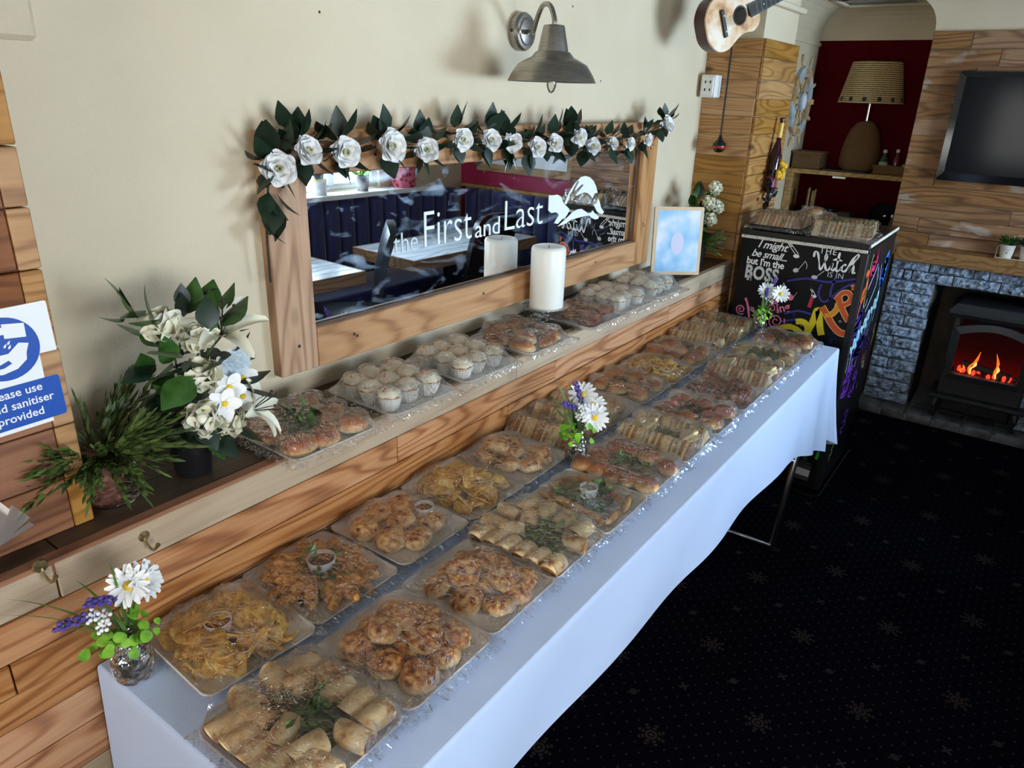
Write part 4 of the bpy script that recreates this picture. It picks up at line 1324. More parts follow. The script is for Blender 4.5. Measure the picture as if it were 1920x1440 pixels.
m_vinyl = mat('white_vinyl', srgb(226, 230, 228), 0.5)


def decal(name, s, m=m_vinyl):
    return part(name, tf(s, frame4((0, -0.0012, 0), (1, 0, 0), (0, 0, 1))), m, mir)


def fit_text(s, x0, x1, z0, cap, bold=0.004, m=m_vinyl):
    g = text(s, 1.0, 0, bold, 'LEFT')
    xs, ys = [v[0] for v in g[0]], [v[1] for v in g[0]]
    sx = (x1 - x0) / (max(xs) - min(xs))
    sy = cap / max(ys)
    decal('lettering', ([((v[0] - min(xs)) * sx + x0, v[1] * sy + z0, 0) for v in g[0]], g[1]), m)


m_vinyl_reflection_grey = mat('reflection_greyed_vinyl', srgb(196, 206, 208), 0.5)  # lettering colour greyed to imitate the bright table reflected behind it
fit_text('the', -0.516, -0.420, 1.383, 0.056, -0.004, m_vinyl_reflection_grey)
fit_text('First', -0.392, -0.178, 1.384, 0.104, -0.012)
fit_text('and', -0.161, -0.035, 1.383, 0.056, -0.002)
fit_text('Last', -0.008, 0.210, 1.387, 0.098, -0.012)
wing = [(0.345, 1.445), (0.374, 1.485), (0.407, 1.512), (0.448, 1.533), (0.479, 1.535), (0.511, 1.528), (0.54, 1.512), (0.562, 1.49), (0.575, 1.466), (0.551, 1.464), (0.54, 1.446), (0.529, 1.457), (0.505, 1.47), (0.477, 1.475), (0.451, 1.472), (0.421, 1.466), (0.419, 1.47), (0.469, 1.503), (0.46, 1.506), (0.415, 1.487), (0.41, 1.489), (0.437, 1.519), (0.424, 1.518), (0.378, 1.474), (0.36, 1.441)]
head = [(0.243, 1.483), (0.27, 1.481), (0.298, 1.481), (0.32, 1.472), (0.331, 1.457), (0.343, 1.445), (0.379, 1.423), (0.382, 1.416), (0.365, 1.399), (0.332, 1.387), (0.309, 1.375), (0.296, 1.378), (0.284, 1.38), (0.299, 1.395), (0.31, 1.405), (0.309, 1.412), (0.292, 1.419), (0.264, 1.419), (0.243, 1.43)]
body = [(0.308, 1.365), (0.329, 1.375), (0.366, 1.39), (0.406, 1.409), (0.44, 1.415), (0.467, 1.414), (0.495, 1.402), (0.515, 1.391), (0.538, 1.393), (0.549, 1.4), (0.567, 1.386), (0.6, 1.371), (0.594, 1.363), (0.57, 1.363), (0.545, 1.372), (0.525, 1.383), (0.489, 1.384), (0.444, 1.383), (0.397, 1.38), (0.359, 1.37)]
leg = [(0.552, 1.423), (0.575, 1.426), (0.582, 1.445), (0.594, 1.432), (0.612, 1.403), (0.636, 1.386), (0.625, 1.378), (0.601, 1.383), (0.58, 1.394), (0.564, 1.41)]
for p in (wing, head, body, leg):
    decal('animal_emblem', flat_poly(p))


# ------------------------------------------------------------------ silk flowers and leaves
def petal(L, W, cup, curl, n=4, k=4):
    def fn(u, v):
        a = (u - 0.5) * 2
        w = W * (math.sin(PI * min(1, 0.12 + 0.80 * v)) ** 0.7)
        return (a * w, cup * (a * a) * W - curl * L * v * v * v + 0.0, v * L)
    return grid(n, k, fn)


def rose_shape(r, rnd, open_=1.0):
    """layered petals round +Z; returns (outer petals, heart)"""
    S = []
    for ring, (cnt, L, W, tilt) in enumerate(((5, 1.0, 0.80, 0.95), (5, 0.92, 0.66, 0.62), (4, 0.8, 0.5, 0.34))):
        for i in range(cnt):
            a = 2 * PI * i / cnt + ring * 0.6 + rnd.uniform(-0.15, 0.15)
            t_ = tilt * open_ + rnd.uniform(-0.12, 0.12)
            p = petal(r * L, r * W, 0.35, 0.30)
            M = Matrix.Rotation(a, 4, 'Z') @ Matrix.Translation((0, r * 0.05, 0)) @ Matrix.Rotation(-t_, 4, 'X') @ Matrix.Rotation(PI, 4, 'Z')
            S.append(tf(p, M))
    H = []
    for i in range(4):
        a = 2 * PI * i / 4
        H.append(tf(petal(r * 0.62, r * 0.26, 0.8, 0.1), Matrix.Rotation(a, 4, 'Z') @ Matrix.Translation((0, r * 0.04, 0)) @ Matrix.Rotation(-0.12, 4, 'X') @ Matrix.Rotation(PI, 4, 'Z')))
    return join(*S), join(*H)


rr = random.Random(17)
rose_meshes = []
for i in range(3):
    a, b = rose_shape(0.040, rr, 1.0)
    rose_meshes.append((mesh('rose', a, m_petal, True), mesh('rose_heart', b, m_rosecore, True)))
leaf_meshes = [mesh('leaf', leaf_shape(1.0, 0.30 + 0.05 * i, 0.15 * (i - 1), 0.2), m_leaf_dark, True) for i in range(3)]
gar = thing('rose_garland', 'garland of white silk roses and dark leaves along the mirror top', 'garland', (2.0, 1.4525, 0), (0, 0, math.radians(-1.859)))
RO = [(-0.921, 1.646, 1.15), (-0.842, 1.677, 1.0), (-0.731, 1.673, 1.1), (-0.583, 1.68, 1.25), (-0.443, 1.665, 0.95), (-0.301, 1.69, 0.95), (-0.171, 1.682, 0.95), (-0.063, 1.676, 0.9), (0.065, 1.655, 0.95), (0.165, 1.664, 0.9), (0.307, 1.681, 1.0), (0.406, 1.647, 0.9), (0.549, 1.652, 0.7), (0.679, 1.648, 0.75), (0.82, 1.66, 0.75), (0.973, 1.712, 1.1)]
LV = [(-0.896, 1.755), (-0.855, 1.743), (-0.937, 1.72), (-0.958, 1.687), (-0.894, 1.705), (-0.784, 1.728), (-0.799, 1.717), (-0.958, 1.653), (-0.966, 1.619), (-0.962, 1.567), (-0.93, 1.558), (-0.95, 1.536), (-0.908, 1.562), (-0.63, 1.72), (-0.519, 1.711), (-0.449, 1.71), (-0.262, 1.72), (-0.087, 1.718), (0.2, 1.744), (0.264, 1.755), (0.274, 1.721), (0.956, 1.764), (1.007, 1.753), (0.906, 1.733), (-0.95, 1.50), (-0.935, 1.515)]
vine = [(0.99, -0.05, 1.72)] + [(x, -0.05 + 0.012 * math.sin(i * 2.0), z + 0.02) for i, (x, z, k) in enumerate(reversed(RO[:-1]))] + [(-0.945, -0.045, 1.57), (-0.952, -0.042, 1.50), (-0.952, -0.04, 1.42), (-0.95, -0.036, 1.385)]
part('vine', tube(spline(vine, 4), 0.0028, 6), m_twig, gar, smooth=True)
for i, (x, z, k) in enumerate(RO):
    d = Vector((-0.42 + rr.uniform(-0.35, 0.35), -1.0, rr.uniform(-0.1, 0.5)))
    ms = rose_meshes[i % 3]
    ro = obj('rose', ms[0], gar, M=aim((x, -0.062, z), d, rr.uniform(0, 6)) @ Matrix.Scale(k * 0.90, 4))
    obj('rose_heart', ms[1], ro)
    for j in range(10 if 0 < i < 15 else 6):
        a = 2 * PI * j / (10 if 0 < i < 15 else 6) + rr.uniform(-0.4, 0.4)
        L = 0.070 * rr.uniform(0.75, 1.15) * (0.85 if i in (12, 13, 14) else 1)
        px, pz = x + (0.026 + 0.012 * (j % 2)) * math.cos(a), z + 0.010 + 0.022 * math.sin(a)
        dd = (math.cos(a), -0.35 + rr.uniform(-0.3, 0.3), math.sin(a) * 0.9)
        obj('leaf', leaf_meshes[j % 3], gar, M=aim((px, -0.05 + rr.uniform(-0.012, 0.012), pz), dd, rr.uniform(-0.6, 0.6) + PI) @ Matrix.Scale(L, 4))
for i, (x, z) in enumerate(LV):
    k = min(range(len(RO)), key=lambda q: (RO[q][0] - x) ** 2 + (RO[q][1] - z) ** 2)
    vx, vz = x - RO[k][0], z - RO[k][1]
    L = math.hypot(vx, vz) or 1
    vx, vz = vx / L, vz / L
    if z < 1.6:
        vx, vz = (-0.5 if i % 2 else 0.5), -0.8
    obj('leaf', leaf_meshes[i % 3], gar, M=aim((x - vx * 0.033, -0.055, z - vz * 0.033), (vx, -0.25, vz), PI + rr.uniform(-0.5, 0.5)) @ Matrix.Scale(0.068, 4))
    if z > 1.73:
        part('stalk', tube([(RO[k][0], -0.05, RO[k][1] + 0.02), (x - vx * 0.03, -0.053, z - vz * 0.03)], 0.0016, 5), m_stem, gar)

# ------------------------------------------------------------------ wall lamp
wl = thing('wall_lamp', 'brushed nickel swan-neck wall lamp with bell shade above the mirror', 'wall lamp', (2.085, YW, 1.998))
part('back_plate', tf(lathe([(0.0, 0.0), (0.056, 0.0), (0.056, 0.022), (0.050, 0.030), (0.040, 0.031), (0.038, 0.036), (0.030, 0.038), (0.0, 0.040)], 28), aim((0, 0, 0), (0, -1, 0))), m_nickel, wl, smooth=True, angle=35)
shx, shy = -0.128, -0.215
part('swan_neck', tube(spline([(0, -0.035, 0), (-0.03, -0.075, -0.004), (-0.055, -0.105, 0.03), (-0.085, -0.145, 0.062), (-0.115, -0.19, 0.056), (shx, shy, 0.02), (shx, shy, -0.01)], 6), 0.0075, 10), m_nickel, wl, smooth=True)
part('bell_shade', mv(lathe([(0.018, 0.006), (0.030, 0.004), (0.032, 0.0), (0.046, -0.066), (0.052, -0.068), (0.064, -0.082), (0.078, -0.088), (0.104, -0.102), (0.122, -0.128), (0.134, -0.150), (0.131, -0.150), (0.118, -0.127), (0.10, -0.106), (0.06, -0.088), (0.03, -0.06), (0.02, -0.01)], 36), shx, shy, 0.0, sc=0.98), m_nickel, wl, smooth=True, angle=28)
part('bulb', mv(lathe([(0.0, -0.178), (0.008, -0.174), (0.014, -0.160), (0.016, -0.14), (0.012, -0.10), (0.010, -0.08)], 14, False, False), shx, shy), m_bulb, wl, smooth=True)
part('screw', tf(lathe([(0.005, 0), (0.004, 0.003), (0, 0.003)], 8), aim((-0.056, -0.012, 0), (-1, 0, 0))), m_black, wl)
solo('cover_box', bbox(0.20, 0.64, YW - 0.03, YW, 1.876, 2.25, 0.008), m_white, 'cream rounded cover box high on the wall at the left', 'box')
bpy.data.objects['cover_box'].data.materials[0] = m_wall
for x, z in ((1.02, 2.10), (2.36, 1.93), (2.63, 1.87), (1.28, 1.98), (2.40, 2.10)):
    part('nail_hole', tf(lathe([(0.0035, 0.0), (0.003, 0.001), (0.0, 0.001)], 8), aim((x, YW, z), (0, -1, 0))), mat('dark_nail', srgb(30, 22, 18), 0.6), bpy.data.objects['wall_left'])

# ------------------------------------------------------------------ guitar hung across the corner
ga = math.radians(23.4)
gt = Vector((0.9, -0.44, 0)).normalized()
gx = gt * math.cos(ga) + Vector((0, 0, 1)) * math.sin(ga)
gy = -gt * math.sin(ga) + Vector((0, 0, 1)) * math.cos(ga)
guit = tag(obj('guitar', None, None, M=frame4((3.22, 1.196, 2.137), gx, gy)), 'small worn cream guitar with maroon sides hung across the corner', 'guitar')
go = spline([(-0.178, 0.0), (-0.172, 0.05), (-0.135, 0.094), (-0.085, 0.103), (-0.02, 0.078), (0.02, 0.074), (0.065, 0.082), (0.10, 0.058), (0.106, 0.02), (0.106, -0.02), (0.10, -0.058), (0.065, -0.082), (0.02, -0.074), (-0.02, -0.078), (-0.085, -0.103), (-0.135, -0.094), (-0.172, -0.05)], 4, True)
m_gtop, t, out = nt('worn_cream_soundboard')
co, rnd, tc = obj_coords(t, (1, 1, 1), 0)
n1 = N(t, 'TexNoise', i_Vector=co, i_Scale=11.0, i_Detail=3.0)
principled(t, out, ramp(t, n1.outputs[0], [(0.40, srgb(232, 214, 190)), (0.56, srgb(214, 172, 126)), (0.70, srgb(150, 88, 44))]), 0.3)
part('soundboard', join(loft([[(x * k, y * k, z) for x, y, _ in go] for k, z in ((1.0, -0.004), (1.0, 0.0), (0.985, 0.003))])), m_gtop, guit)
part('sides', loft([[(x * k, y * k, z) for x, y, _ in go] for k, z in ((0.93, -0.075), (0.985, -0.07), (0.99, -0.004))]), mat('maroon_lacquer', srgb(58, 14, 14), 0.2), guit)
part('sound_hole', mv(lathe([(0.0, 0.0036), (0.033, 0.0036)], 22, False, False)), mat('hole_black', (0.004, 0.003, 0.003), 0.9), guit)
part('rosette', lathe([(0.033, 0.0034), (0.036, 0.0042), (0.038, 0.0034)], 24, False, False), mat('rosette_brown', srgb(90, 60, 36), 0.5), guit)
part('bridge', bbox(-0.100, -0.082, -0.052, 0.052, 0.002, 0.012, 0.002), m_black, guit)
for y in (-0.03, 0.03):
    part('bridge_pin', mv(sphere(0.0035, 8, 5), -0.09, y, 0.013), m_petal, guit)
part('neck', bbox(0.04, 0.345, -0.019, 0.019, -0.022, 0.006, 0.004), mat('maroon_neck', srgb(58, 14, 14), 0.25), guit)
part('fretboard', prism([(0.052, -0.026), (0.345, -0.019), (0.345, 0.019), (0.040, 0.026)], 0.006, 0.011), mat('dark_fretboard', srgb(40, 38, 38), 0.5), guit)
for i in range(11):
    x = 0.085 + 0.0255 * i
    part('fret', box(x, x + 0.0016, -0.0225, 0.0225, 0.011, 0.0125), m_steel, guit)
for x in (0.125, 0.176, 0.227):
    part('inlay', mv(lathe([(0, 0.0118), (0.003, 0.0118)], 8, False, False), x), m_petal, guit)
part('headstock', loft([[(0.345, -0.020, z), (0.43, -0.030, z - 0.012), (0.445, 0.0, z - 0.013), (0.43, 0.030, z - 0.012), (0.345, 0.020, z)] for z in (-0.012, 0.006)]), mat('red_headstock', srgb(96, 18, 24), 0.25), guit)
for i in range(3):
    for s_ in (-1, 1):
        part('tuning_peg', tube([(0.37 + 0.022 * i, s_ * 0.022, -0.004), (0.37 + 0.022 * i, s_ * 0.042, -0.006)], [0.0025, 0.005], 6), m_chrome, guit)
for i in range(6):
    y = -0.016 + 0.0064 * i
    part('string', tube([(-0.09, y, 0.013), (0.345, y * 0.85, 0.0135)], 0.0006, 4), m_brass, guit)

solo('socket_box', join(bbox(-0.035, 0.035, -0.075, 0.0, -0.05, 0.05, 0.004), bbox(-0.041, -0.035, -0.066, -0.008, -0.042, 0.042, 0.003)), m_white, 'white surface socket box on the pillar below the guitar', 'socket', loc=(3.60, 1.470, 1.875))
bpy.data.objects['socket_box'].data.transform(Matrix.Rotation(0, 4, 'Z'))
sb = bpy.data.objects['socket_box']
for y, z in ((-0.050, 0.018), (-0.026, 0.018), (-0.050, -0.016), (-0.026, -0.016)):
    part('socket_slot', box(-0.0425, -0.041, y - 0.003, y + 0.003, z - 0.006, z + 0.006), m_black, sb)
pc = thing('pull_cord', 'black cord with dark red and black ball hanging by the pillar', 'cord pull', (3.605, 1.355, 1.61))
part('cord', tube([(0.0, 0, 0.03), (0.002, 0.001, 0.2), (0.004, 0.003, 0.46)], 0.0042, 6), m_black, pc)
part('ball', lathe([(0.0, -0.033), (0.020, -0.028), (0.032, -0.008), (0.030, 0.010), (0.016, 0.022), (0.010, 0.034), (0.006, 0.048), (0.006, 0.05)], 18), m_blackgloss, pc, smooth=True)
part('red_band', lathe([(0.0306, -0.012), (0.0325, -0.006), (0.0325, -0.001)], 18, False, False), mat('red_band', srgb(160, 24, 18), 0.3), pc, smooth=True)

# ------------------------------------------------------------------ wine-bottle ornament and ship's wheel
wo = thing('bottle_ornament', 'metal wine bottle ornament with yellow grapes on the wooden pillar', 'ornament', (3.90, 1.205, 1.36), (0, 0.12, 0))
part('bottle', lathe([(0.022, 0.02), (0.026, 0.03), (0.027, 0.19), (0.022, 0.235), (0.012, 0.27), (0.011, 0.37), (0.013, 0.375), (0.012, 0.385)], 14), mat('dark_wine_glass', srgb(46, 14, 26), 0.12), wo, smooth=True, angle=40, loc=(0, -0.032, 0))
part('foil', lathe([(0.0125, 0.29), (0.0125, 0.36)], 12, False, False), mat('gold_foil', srgb(212, 176, 80), 0.3), wo, smooth=True, loc=(0, -0.032, 0))
part('paper_label', lathe([(0.0275, 0.05), (0.0275, 0.10)], 14, False, False), mat('plum_label', srgb(110, 30, 64), 0.5), wo, smooth=True, loc=(0, -0.032, 0))
ro_ = random.Random(4)
m_grape = mat('yellow_enamel', srgb(206, 156, 30), 0.25)
for i in range(14):
    part('grape', sphere(0.015, 8, 6), m_grape, wo, True, loc=(ro_.uniform(-0.040, 0.040), -0.068 - ro_.uniform(0, 0.012), 0.13 + ro_.uniform(-0.045, 0.045)))
for i in range(12):
    a = ro_.uniform(0, 6)
    part('metal_leaf', leaf_shape(0.055, 0.018, 0.3), m_black, wo, M=aim((0.03 * math.cos(a), -0.034, -0.02 + 0.011 * i), (math.cos(a), -0.2, math.sin(a) - 0.5), a))
for s_ in (-1, 1):
    part('wire_scroll', tube([(s_ * (0.03 + 0.02 * math.cos(k * 0.6)), -0.05, 0.19 + 0.02 * math.sin(k * 0.6)) for k in range(11)], 0.0025, 5), m_black, wo)
    part('wire_stem', tube([(s_ * 0.03, -0.04, 0.19), (s_ * 0.045, -0.045, 0.10), (s_ * 0.03, -0.035, 0.0)], 0.0028, 5), m_black, wo)
wh = tag(obj('ship_wheel', None, None, M=Matrix.Translation((4.89, 1.365, 1.82)) @ Matrix.Rotation(PI / 2, 4, 'X') @ Matrix.Scale(0.93, 4)), 'weathered grey and tan wooden ship wheel on the cream alcove wall', 'ship wheel')
part('wall_bracket', bbox(-0.03, 0.03, -0.03, 0.03, -0.128, -0.01, 0.003), mat('bracket_tan', srgb(138, 110, 76), 0.7), wh)
m_driftg = mottled('grey_blue_driftwood', [(0.3, srgb(128, 136, 138)), (0.7, srgb(176, 182, 182))], 20, 0.7, 0.001, rv=0.1)
m_driftt = mottled('tan_driftwood', [(0.3, srgb(138, 110, 76)), (0.7, srgb(190, 160, 118))], 20, 0.7, 0.001, rv=0.1)
for i in range(8):
    a0, a1 = 2 * PI * i / 8, 2 * PI * (i + 1) / 8
    seg = [(0.215 * math.cos(a0 + (a1 - a0) * k / 5), 0.215 * math.sin(a0 + (a1 - a0) * k / 5)) for k in range(6)] + [(0.15 * math.cos(a1 - (a1 - a0) * k / 5), 0.15 * math.sin(a1 - (a1 - a0) * k / 5)) for k in range(6)]
    part('rim_segment', prism(seg, -0.012, 0.014), m_driftt if i % 2 else m_driftg, wh)
    a = a0 + PI / 8
    c_, s_ = math.cos(a), math.sin(a)
    part('spoke', tube([(r_ * c_, r_ * s_, 0.002) for r_ in (0.05, 0.10, 0.15, 0.22, 0.235, 0.26, 0.29, 0.30)], [0.007, 0.010, 0.006, 0.006, 0.007, 0.011, 0.009, 0.004], 8), m_driftt, wh, smooth=True)
    if i % 2 == 0:
        part('rope_binding', tf(lathe([(0.036, -0.016), (0.038, -0.008), (0.036, 0.0), (0.038, 0.008), (0.036, 0.016)], 10), aim((0.182 * math.cos(a0), 0.182 * math.sin(a0), 0.0), (-math.sin(a0), math.cos(a0), 0)) @ Matrix.Diagonal((0.5, 1, 1, 1))), mat('rope_tan', srgb(176, 140, 88), 0.9), wh)
part('hub', lathe([(0.0, -0.01), (0.062, -0.01), (0.062, 0.02), (0.05, 0.026), (0.0, 0.026)], 24), m_driftg, wh, smooth=True, angle=35)
part('hub_mirror', mv(lathe([(0.0, 0.0268), (0.044, 0.0268)], 24, False, False)), mat('white_hub_disc', srgb(226, 232, 234), 0.15), wh)

# ------------------------------------------------------------------ hand-sanitiser sign on the pier
sg = thing('sanitiser_sign', 'white and blue hand sanitiser notice fixed to the boarded pier', 'sign', (0.425, 1.2885, 1.378), (0, math.radians(-1.0), 0))
m_signblue = mat('sign_blue', srgb(8, 74, 166), 0.45)
m_signwhite = mat('sign_white', srgb(232, 234, 236), 0.4)
part('panel', mv(loft([[(x, y, z) for x, y, _ in rrect(0.150, 0.206, 0.003, 2)] for z in (0.0, 0.003)]), rx=PI / 2), m_signwhite, sg)


def sign(name, s, m, z):
    return part(name, tf(s, frame4((0, -0.003 - z, 0), (1, 0, 0), (0, 0, 1))), m, sg)


sign('blue_disc', flat_poly([(0.052 * math.cos(2 * PI * i / 40), 0.038 + 0.052 * math.sin(2 * PI * i / 40)) for i in range(40)]), m_signblue, 0.0004)
sign('blue_panel', flat_poly([(x, y - 0.060) for x, y, _ in rrect(0.138, 0.072, 0.005, 4)]), m_signblue, 0.0004)
for s_, z_ in (('Please use', -0.043), ('hand sanitiser', -0.064), ('provided', -0.085)):
    sign('lettering', mv(text(s_, 0.0195, 0, 0.012), 0, z_, 0), m_signwhite, 0.0008)
sign('pictogram', flat_poly([(0.004, 0.055), (0.035, 0.051), (0.036, 0.074), (0.004, 0.079)]), m_signwhite, 0.0008)
sign('pictogram', flat_poly([(-0.040, 0.062), (0.004, 0.062), (0.004, 0.074), (-0.040, 0.074)]), m_signwhite, 0.0008)
sign('pictogram', flat_poly([(-0.036, 0.018), (-0.02, 0.030), (0.004, 0.030), (0.022, 0.044), (0.036, 0.040), (0.030, 0.026), (0.028, 0.014), (0.012, 0.002), (-0.010, -0.002), (-0.034, 0.002), (-0.034, 0.007), (-0.006, 0.008), (0.006, 0.013), (0.002, 0.019), (-0.012, 0.014), (-0.036, 0.010)]), m_signwhite, 0.0008)
for x, y in ((0.002, 0.043), (0.008, 0.047), (0.008, 0.040)):
    sign('droplet', flat_poly([(x - 0.0025, y - 0.003), (x + 0.001, y - 0.002), (x + 0.003, y + 0.004), (x - 0.0015, y + 0.001)]), m_signwhite, 0.0008)
for k, (x, z) in enumerate(((0.55, 1.03), (0.378, 1.06))):
    hk = thing('cup_hook', ('small brass hook on the dado beside the flower vase', 'small dark hook on the dado near the left edge')[k], 'hook', (x, YL, z - 0.008))
    part('back_plate', tf(lathe([(0.0, 0.0), (0.013, 0.0), (0.011, 0.004), (0, 0.005)], 12), aim((0, 0.0, 0.012), (0, -1, 0))), m_brass, hk)
    part('arm', tube(bez((0, 0, 0.012), (0.0, -0.02, -0.03), (0.006, -0.04, 0.006), 8), [0.003] * 8 + [0.0045], 6), m_brass, hk)


# ------------------------------------------------------------------ tables and cloth
TX0, TX1, TY0, TY1 = 0.424, 3.318, 0.582, 1.206
tb_ = thing('folding_table', 'long folding trestle table with steel legs under the white cloth', 'table', (1.871, 0.894, 0))
hx = 1.441
part('table_top', bbox(-hx, hx, -0.306, 0.306, ZT - 0.035, ZT - 0.004, 0.004), mat('grey_laminate', srgb(150, 150, 148), 0.6), tb_)
for s_ in (-1, 1):
    fx, tx = (-1.02, -1.30) if s_ < 0 else (1.018, 1.33)
    for y in (-0.275, 0.275):
        part('leg', tube([(tx, y, ZT - 0.036), (fx, y, 0.0)], 0.0125, 10), m_steel, tb_, smooth=True)
        part('brace', tube([(fx + (tx - fx) * 0.48, y * 0.93, ZT * 0.47), (s_ * 0.62, y * 0.93, ZT - 0.04)], 0.008, 8), m_steel, tb_, smooth=True)
    part('foot_bar', tube([(fx, -0.275, 0.012), (fx, 0.275, 0.012)], 0.010, 8), m_steel, tb_, smooth=True)
    part('cross_bar', tube([(fx + (tx - fx) * 0.45, -0.275, ZT * 0.45), (fx + (tx - fx) * 0.45, 0.275, ZT * 0.45)], 0.009, 8), m_steel, tb_, smooth=True)


def cloth():
    pts = []                                       # outline: back-left -> front-left -> front-right -> back-right
    r = 0.012
    n = 16
    for i in range(n):
        pts.append((TX0, TY1 - (TY1 - TY0 - r) * i / n, -1, 0, 'L', i / n))
    for i in range(6):
        a = PI / 2 * i / 5
        pts.append((TX0 + r - r * math.cos(a), TY0 + r - r * math.sin(a), -math.cos(a), -math.sin(a), 'CL', i / 5))
    n = 90
    for i in range(1, n):
        pts.append((TX0 + r + (TX1 - TX0 - 2 * r) * i / n, TY0, 0, -1, 'F', i / n))
    for i in range(10):
        a = PI / 2 * i / 9
        pts.append((TX1 - r + r * math.sin(a), TY0 + r - r * math.cos(a), math.sin(a), -math.cos(a), 'CR', i / 9))
    n = 14
    for i in range(1, n + 1):
        pts.append((TX1, TY0 + r + (TY1 - TY0 - r) * i / n, 1, 0, 'R', i / n))

    def hem(p):
        x, y, nx, ny, s, u = p
        if s == 'L':
            return 0.22
        if s == 'CL':
            return 0.22 + 0.36 * u
        if s == 'F':
            xx = TX0 + u * (TX1 - TX0)
            base = 0.585 if xx < 1.3 else 0.585 - 0.06 * (xx - 1.3) / 1.35
            return base - (0.135 * ((xx - 2.65) / 0.65) ** 1.2 if xx > 2.65 else 0)
        if s == 'CR':
            return 0.39 - 0.035 * math.sin(PI * u)
        return 0.40 + 0.02 * u
    rings = []
    m = len(pts)
    steps = [0.0, 0.05, 0.10, 0.18, 0.28, 0.40, 0.52, 0.64, 0.76, 0.88, 1.0]
    top = [(p[0] - p[2] * 0.006, p[1] - p[3] * 0.006, ZT + 0.002) for p in pts]
    rings.append(top)
    rings.append([(p[0] - p[2] * 0.0018, p[1] - p[3] * 0.0018, ZT + 0.0003) for p in pts])
    for t_ in steps:
        ring = []
        for i, p in enumerate(pts):
            x, y, nx, ny, s, u = p
            z0 = ZT - 0.004
            z = z0 + (hem(p) - z0) * t_
            off = 0.0
            if s == 'F':
                xx = x
                off = (0.010 + 0.012 * mnoise.noise((xx * 2.3, 0, 1.5)) + 0.007 * math.sin(xx * 9 + 3 * t_)) * t_
                cr = max(0.0, (xx - 2.75) / 0.55)
                off += t_ * cr * (0.035 * math.sin(xx * 17 + 1.0) + 0.02) * min(1, t_ * 1.6)
                x = xx - 0.05 * cr * t_ * (1 - 0.0)
            elif s in ('CR',):
                off = t_ * (0.055 * math.cos((u - 0.5) * PI * 1.0) + 0.045 * math.sin(u * PI * 3.0) * t_)
            elif s == 'CL':
                off = t_ * 0.05
            elif s == 'L':
                off = t_ * (0.012 + 0.018 * math.sin(u * 9 + 1))
            else:
                off = t_ * 0.02 * math.sin(u * 8)
            ring.append((x + nx * off, y + ny * off, z))
        rings.append(ring)
    V, F = loft(rings, False, False, closed=False)
    # crumpled top sheet
    V2, F2 = grid(60, 14, lambda u, v: (TX0 + 0.006 + (TX1 - TX0 - 0.012) * u, TY0 + 0.006 + (TY1 - TY0 - 0.006) * v, ZT + 0.002 + 0.0022 * min(1, 12 * min(u, 1 - u, v, 1 - v)) * (0.5 + mnoise.noise((u * 30, v * 8, 4)))))
    return join((V, F), (V2, F2))


solo('tablecloth', cloth(), m_cloth, 'white tablecloth over the buffet tables, bluish front drop', 'tablecloth', smooth=True)

# ------------------------------------------------------------------ food shapes
rf = random.Random(77)


def crisp_shape(seed):
    r0 = random.Random(seed)
    a, b = r0.uniform(0.024, 0.030), r0.uniform(0.019, 0.026)
    k, tw = r0.uniform(-14, 16), r0.uniform(-8, 8)
    rings = []
    for th in (0.0, 0.0014):
        for q in ((0.5, 1.0) if th == 0 else (1.0, 0.5)):
            ring = []
            for i in range(11):
                t_ = 2 * PI * i / 11
                w = 1 + 0.09 * math.sin(3 * t_ + seed) + 0.05 * math.sin(5 * t_ + 2 * seed)
                x, y = a * q * w * math.cos(t_), b * q * w * math.sin(t_)
                ring.append((x, y, k * x * x + tw * x * y - 5 * y * y + th + 0.003 * q * math.sin(2 * t_ + seed)))
            rings.append(ring)
    return loft(rings)


crisp_meshes = [mesh('crisp', crisp_shape(i), m_crisp, True) for i in range(6)]
scone_prof = [(0.024, 0.0), (0.031, 0.003), (0.0335, 0.008), (0.034, 0.013), (0.0335, 0.018), (0.032, 0.024), (0.029, 0.029), (0.022, 0.0325), (0.012, 0.034), (0.0, 0.0345)]


def scone_meshes(m, amp):
    return [mesh('scone', lump(lump(lathe(scone_prof, 26, True, False), amp, 40, i + 1), 0.0022, 130, i + 9), m, True) for i in range(4)]


cheese_scones, fruit_scones = scone_meshes(m_scone, 0.0042), scone_meshes(m_fruit, 0.006)


def bun_shape(L, Wd, H, seed):
    s = sphere(1.0, 14, 9)
    out = []
    for x, y, z in s[0]:
        zz = z if z > 0 else z * 0.55
        k = 1 + 0.06 * mnoise.noise((x * 2 + seed, y * 2, z * 2))
        out.append((x * L * k, y * Wd * k, (zz + 0.5) * H / 1.5 * k))
    return out, s[1]


bun_meshes = [mesh('bread_roll', bun_shape(0.040, 0.031, 0.042, i), m_bun, True) for i in range(3)]
long_bun_meshes = [mesh('bridge_roll', bun_shape(0.048, 0.027, 0.042, i + 5), m_bun, True) for i in range(3)]
fried_meshes = [mesh('goujon', lump(bun_shape(0.040, 0.0155, 0.020, i), 0.006, 50, i), m_fried, True) for i in range(4)]
strip_meshes = [mesh('spring_roll', lump(bun_shape(0.052, 0.011, 0.018, i), 0.003, 60, i), m_pastry, True) for i in range(3)]
meat_meshes = [mesh('chicken_wing', lump(bun_shape(0.034, 0.019, 0.026, i), 0.010, 45, i + 3), m_meat, True) for i in range(4)]


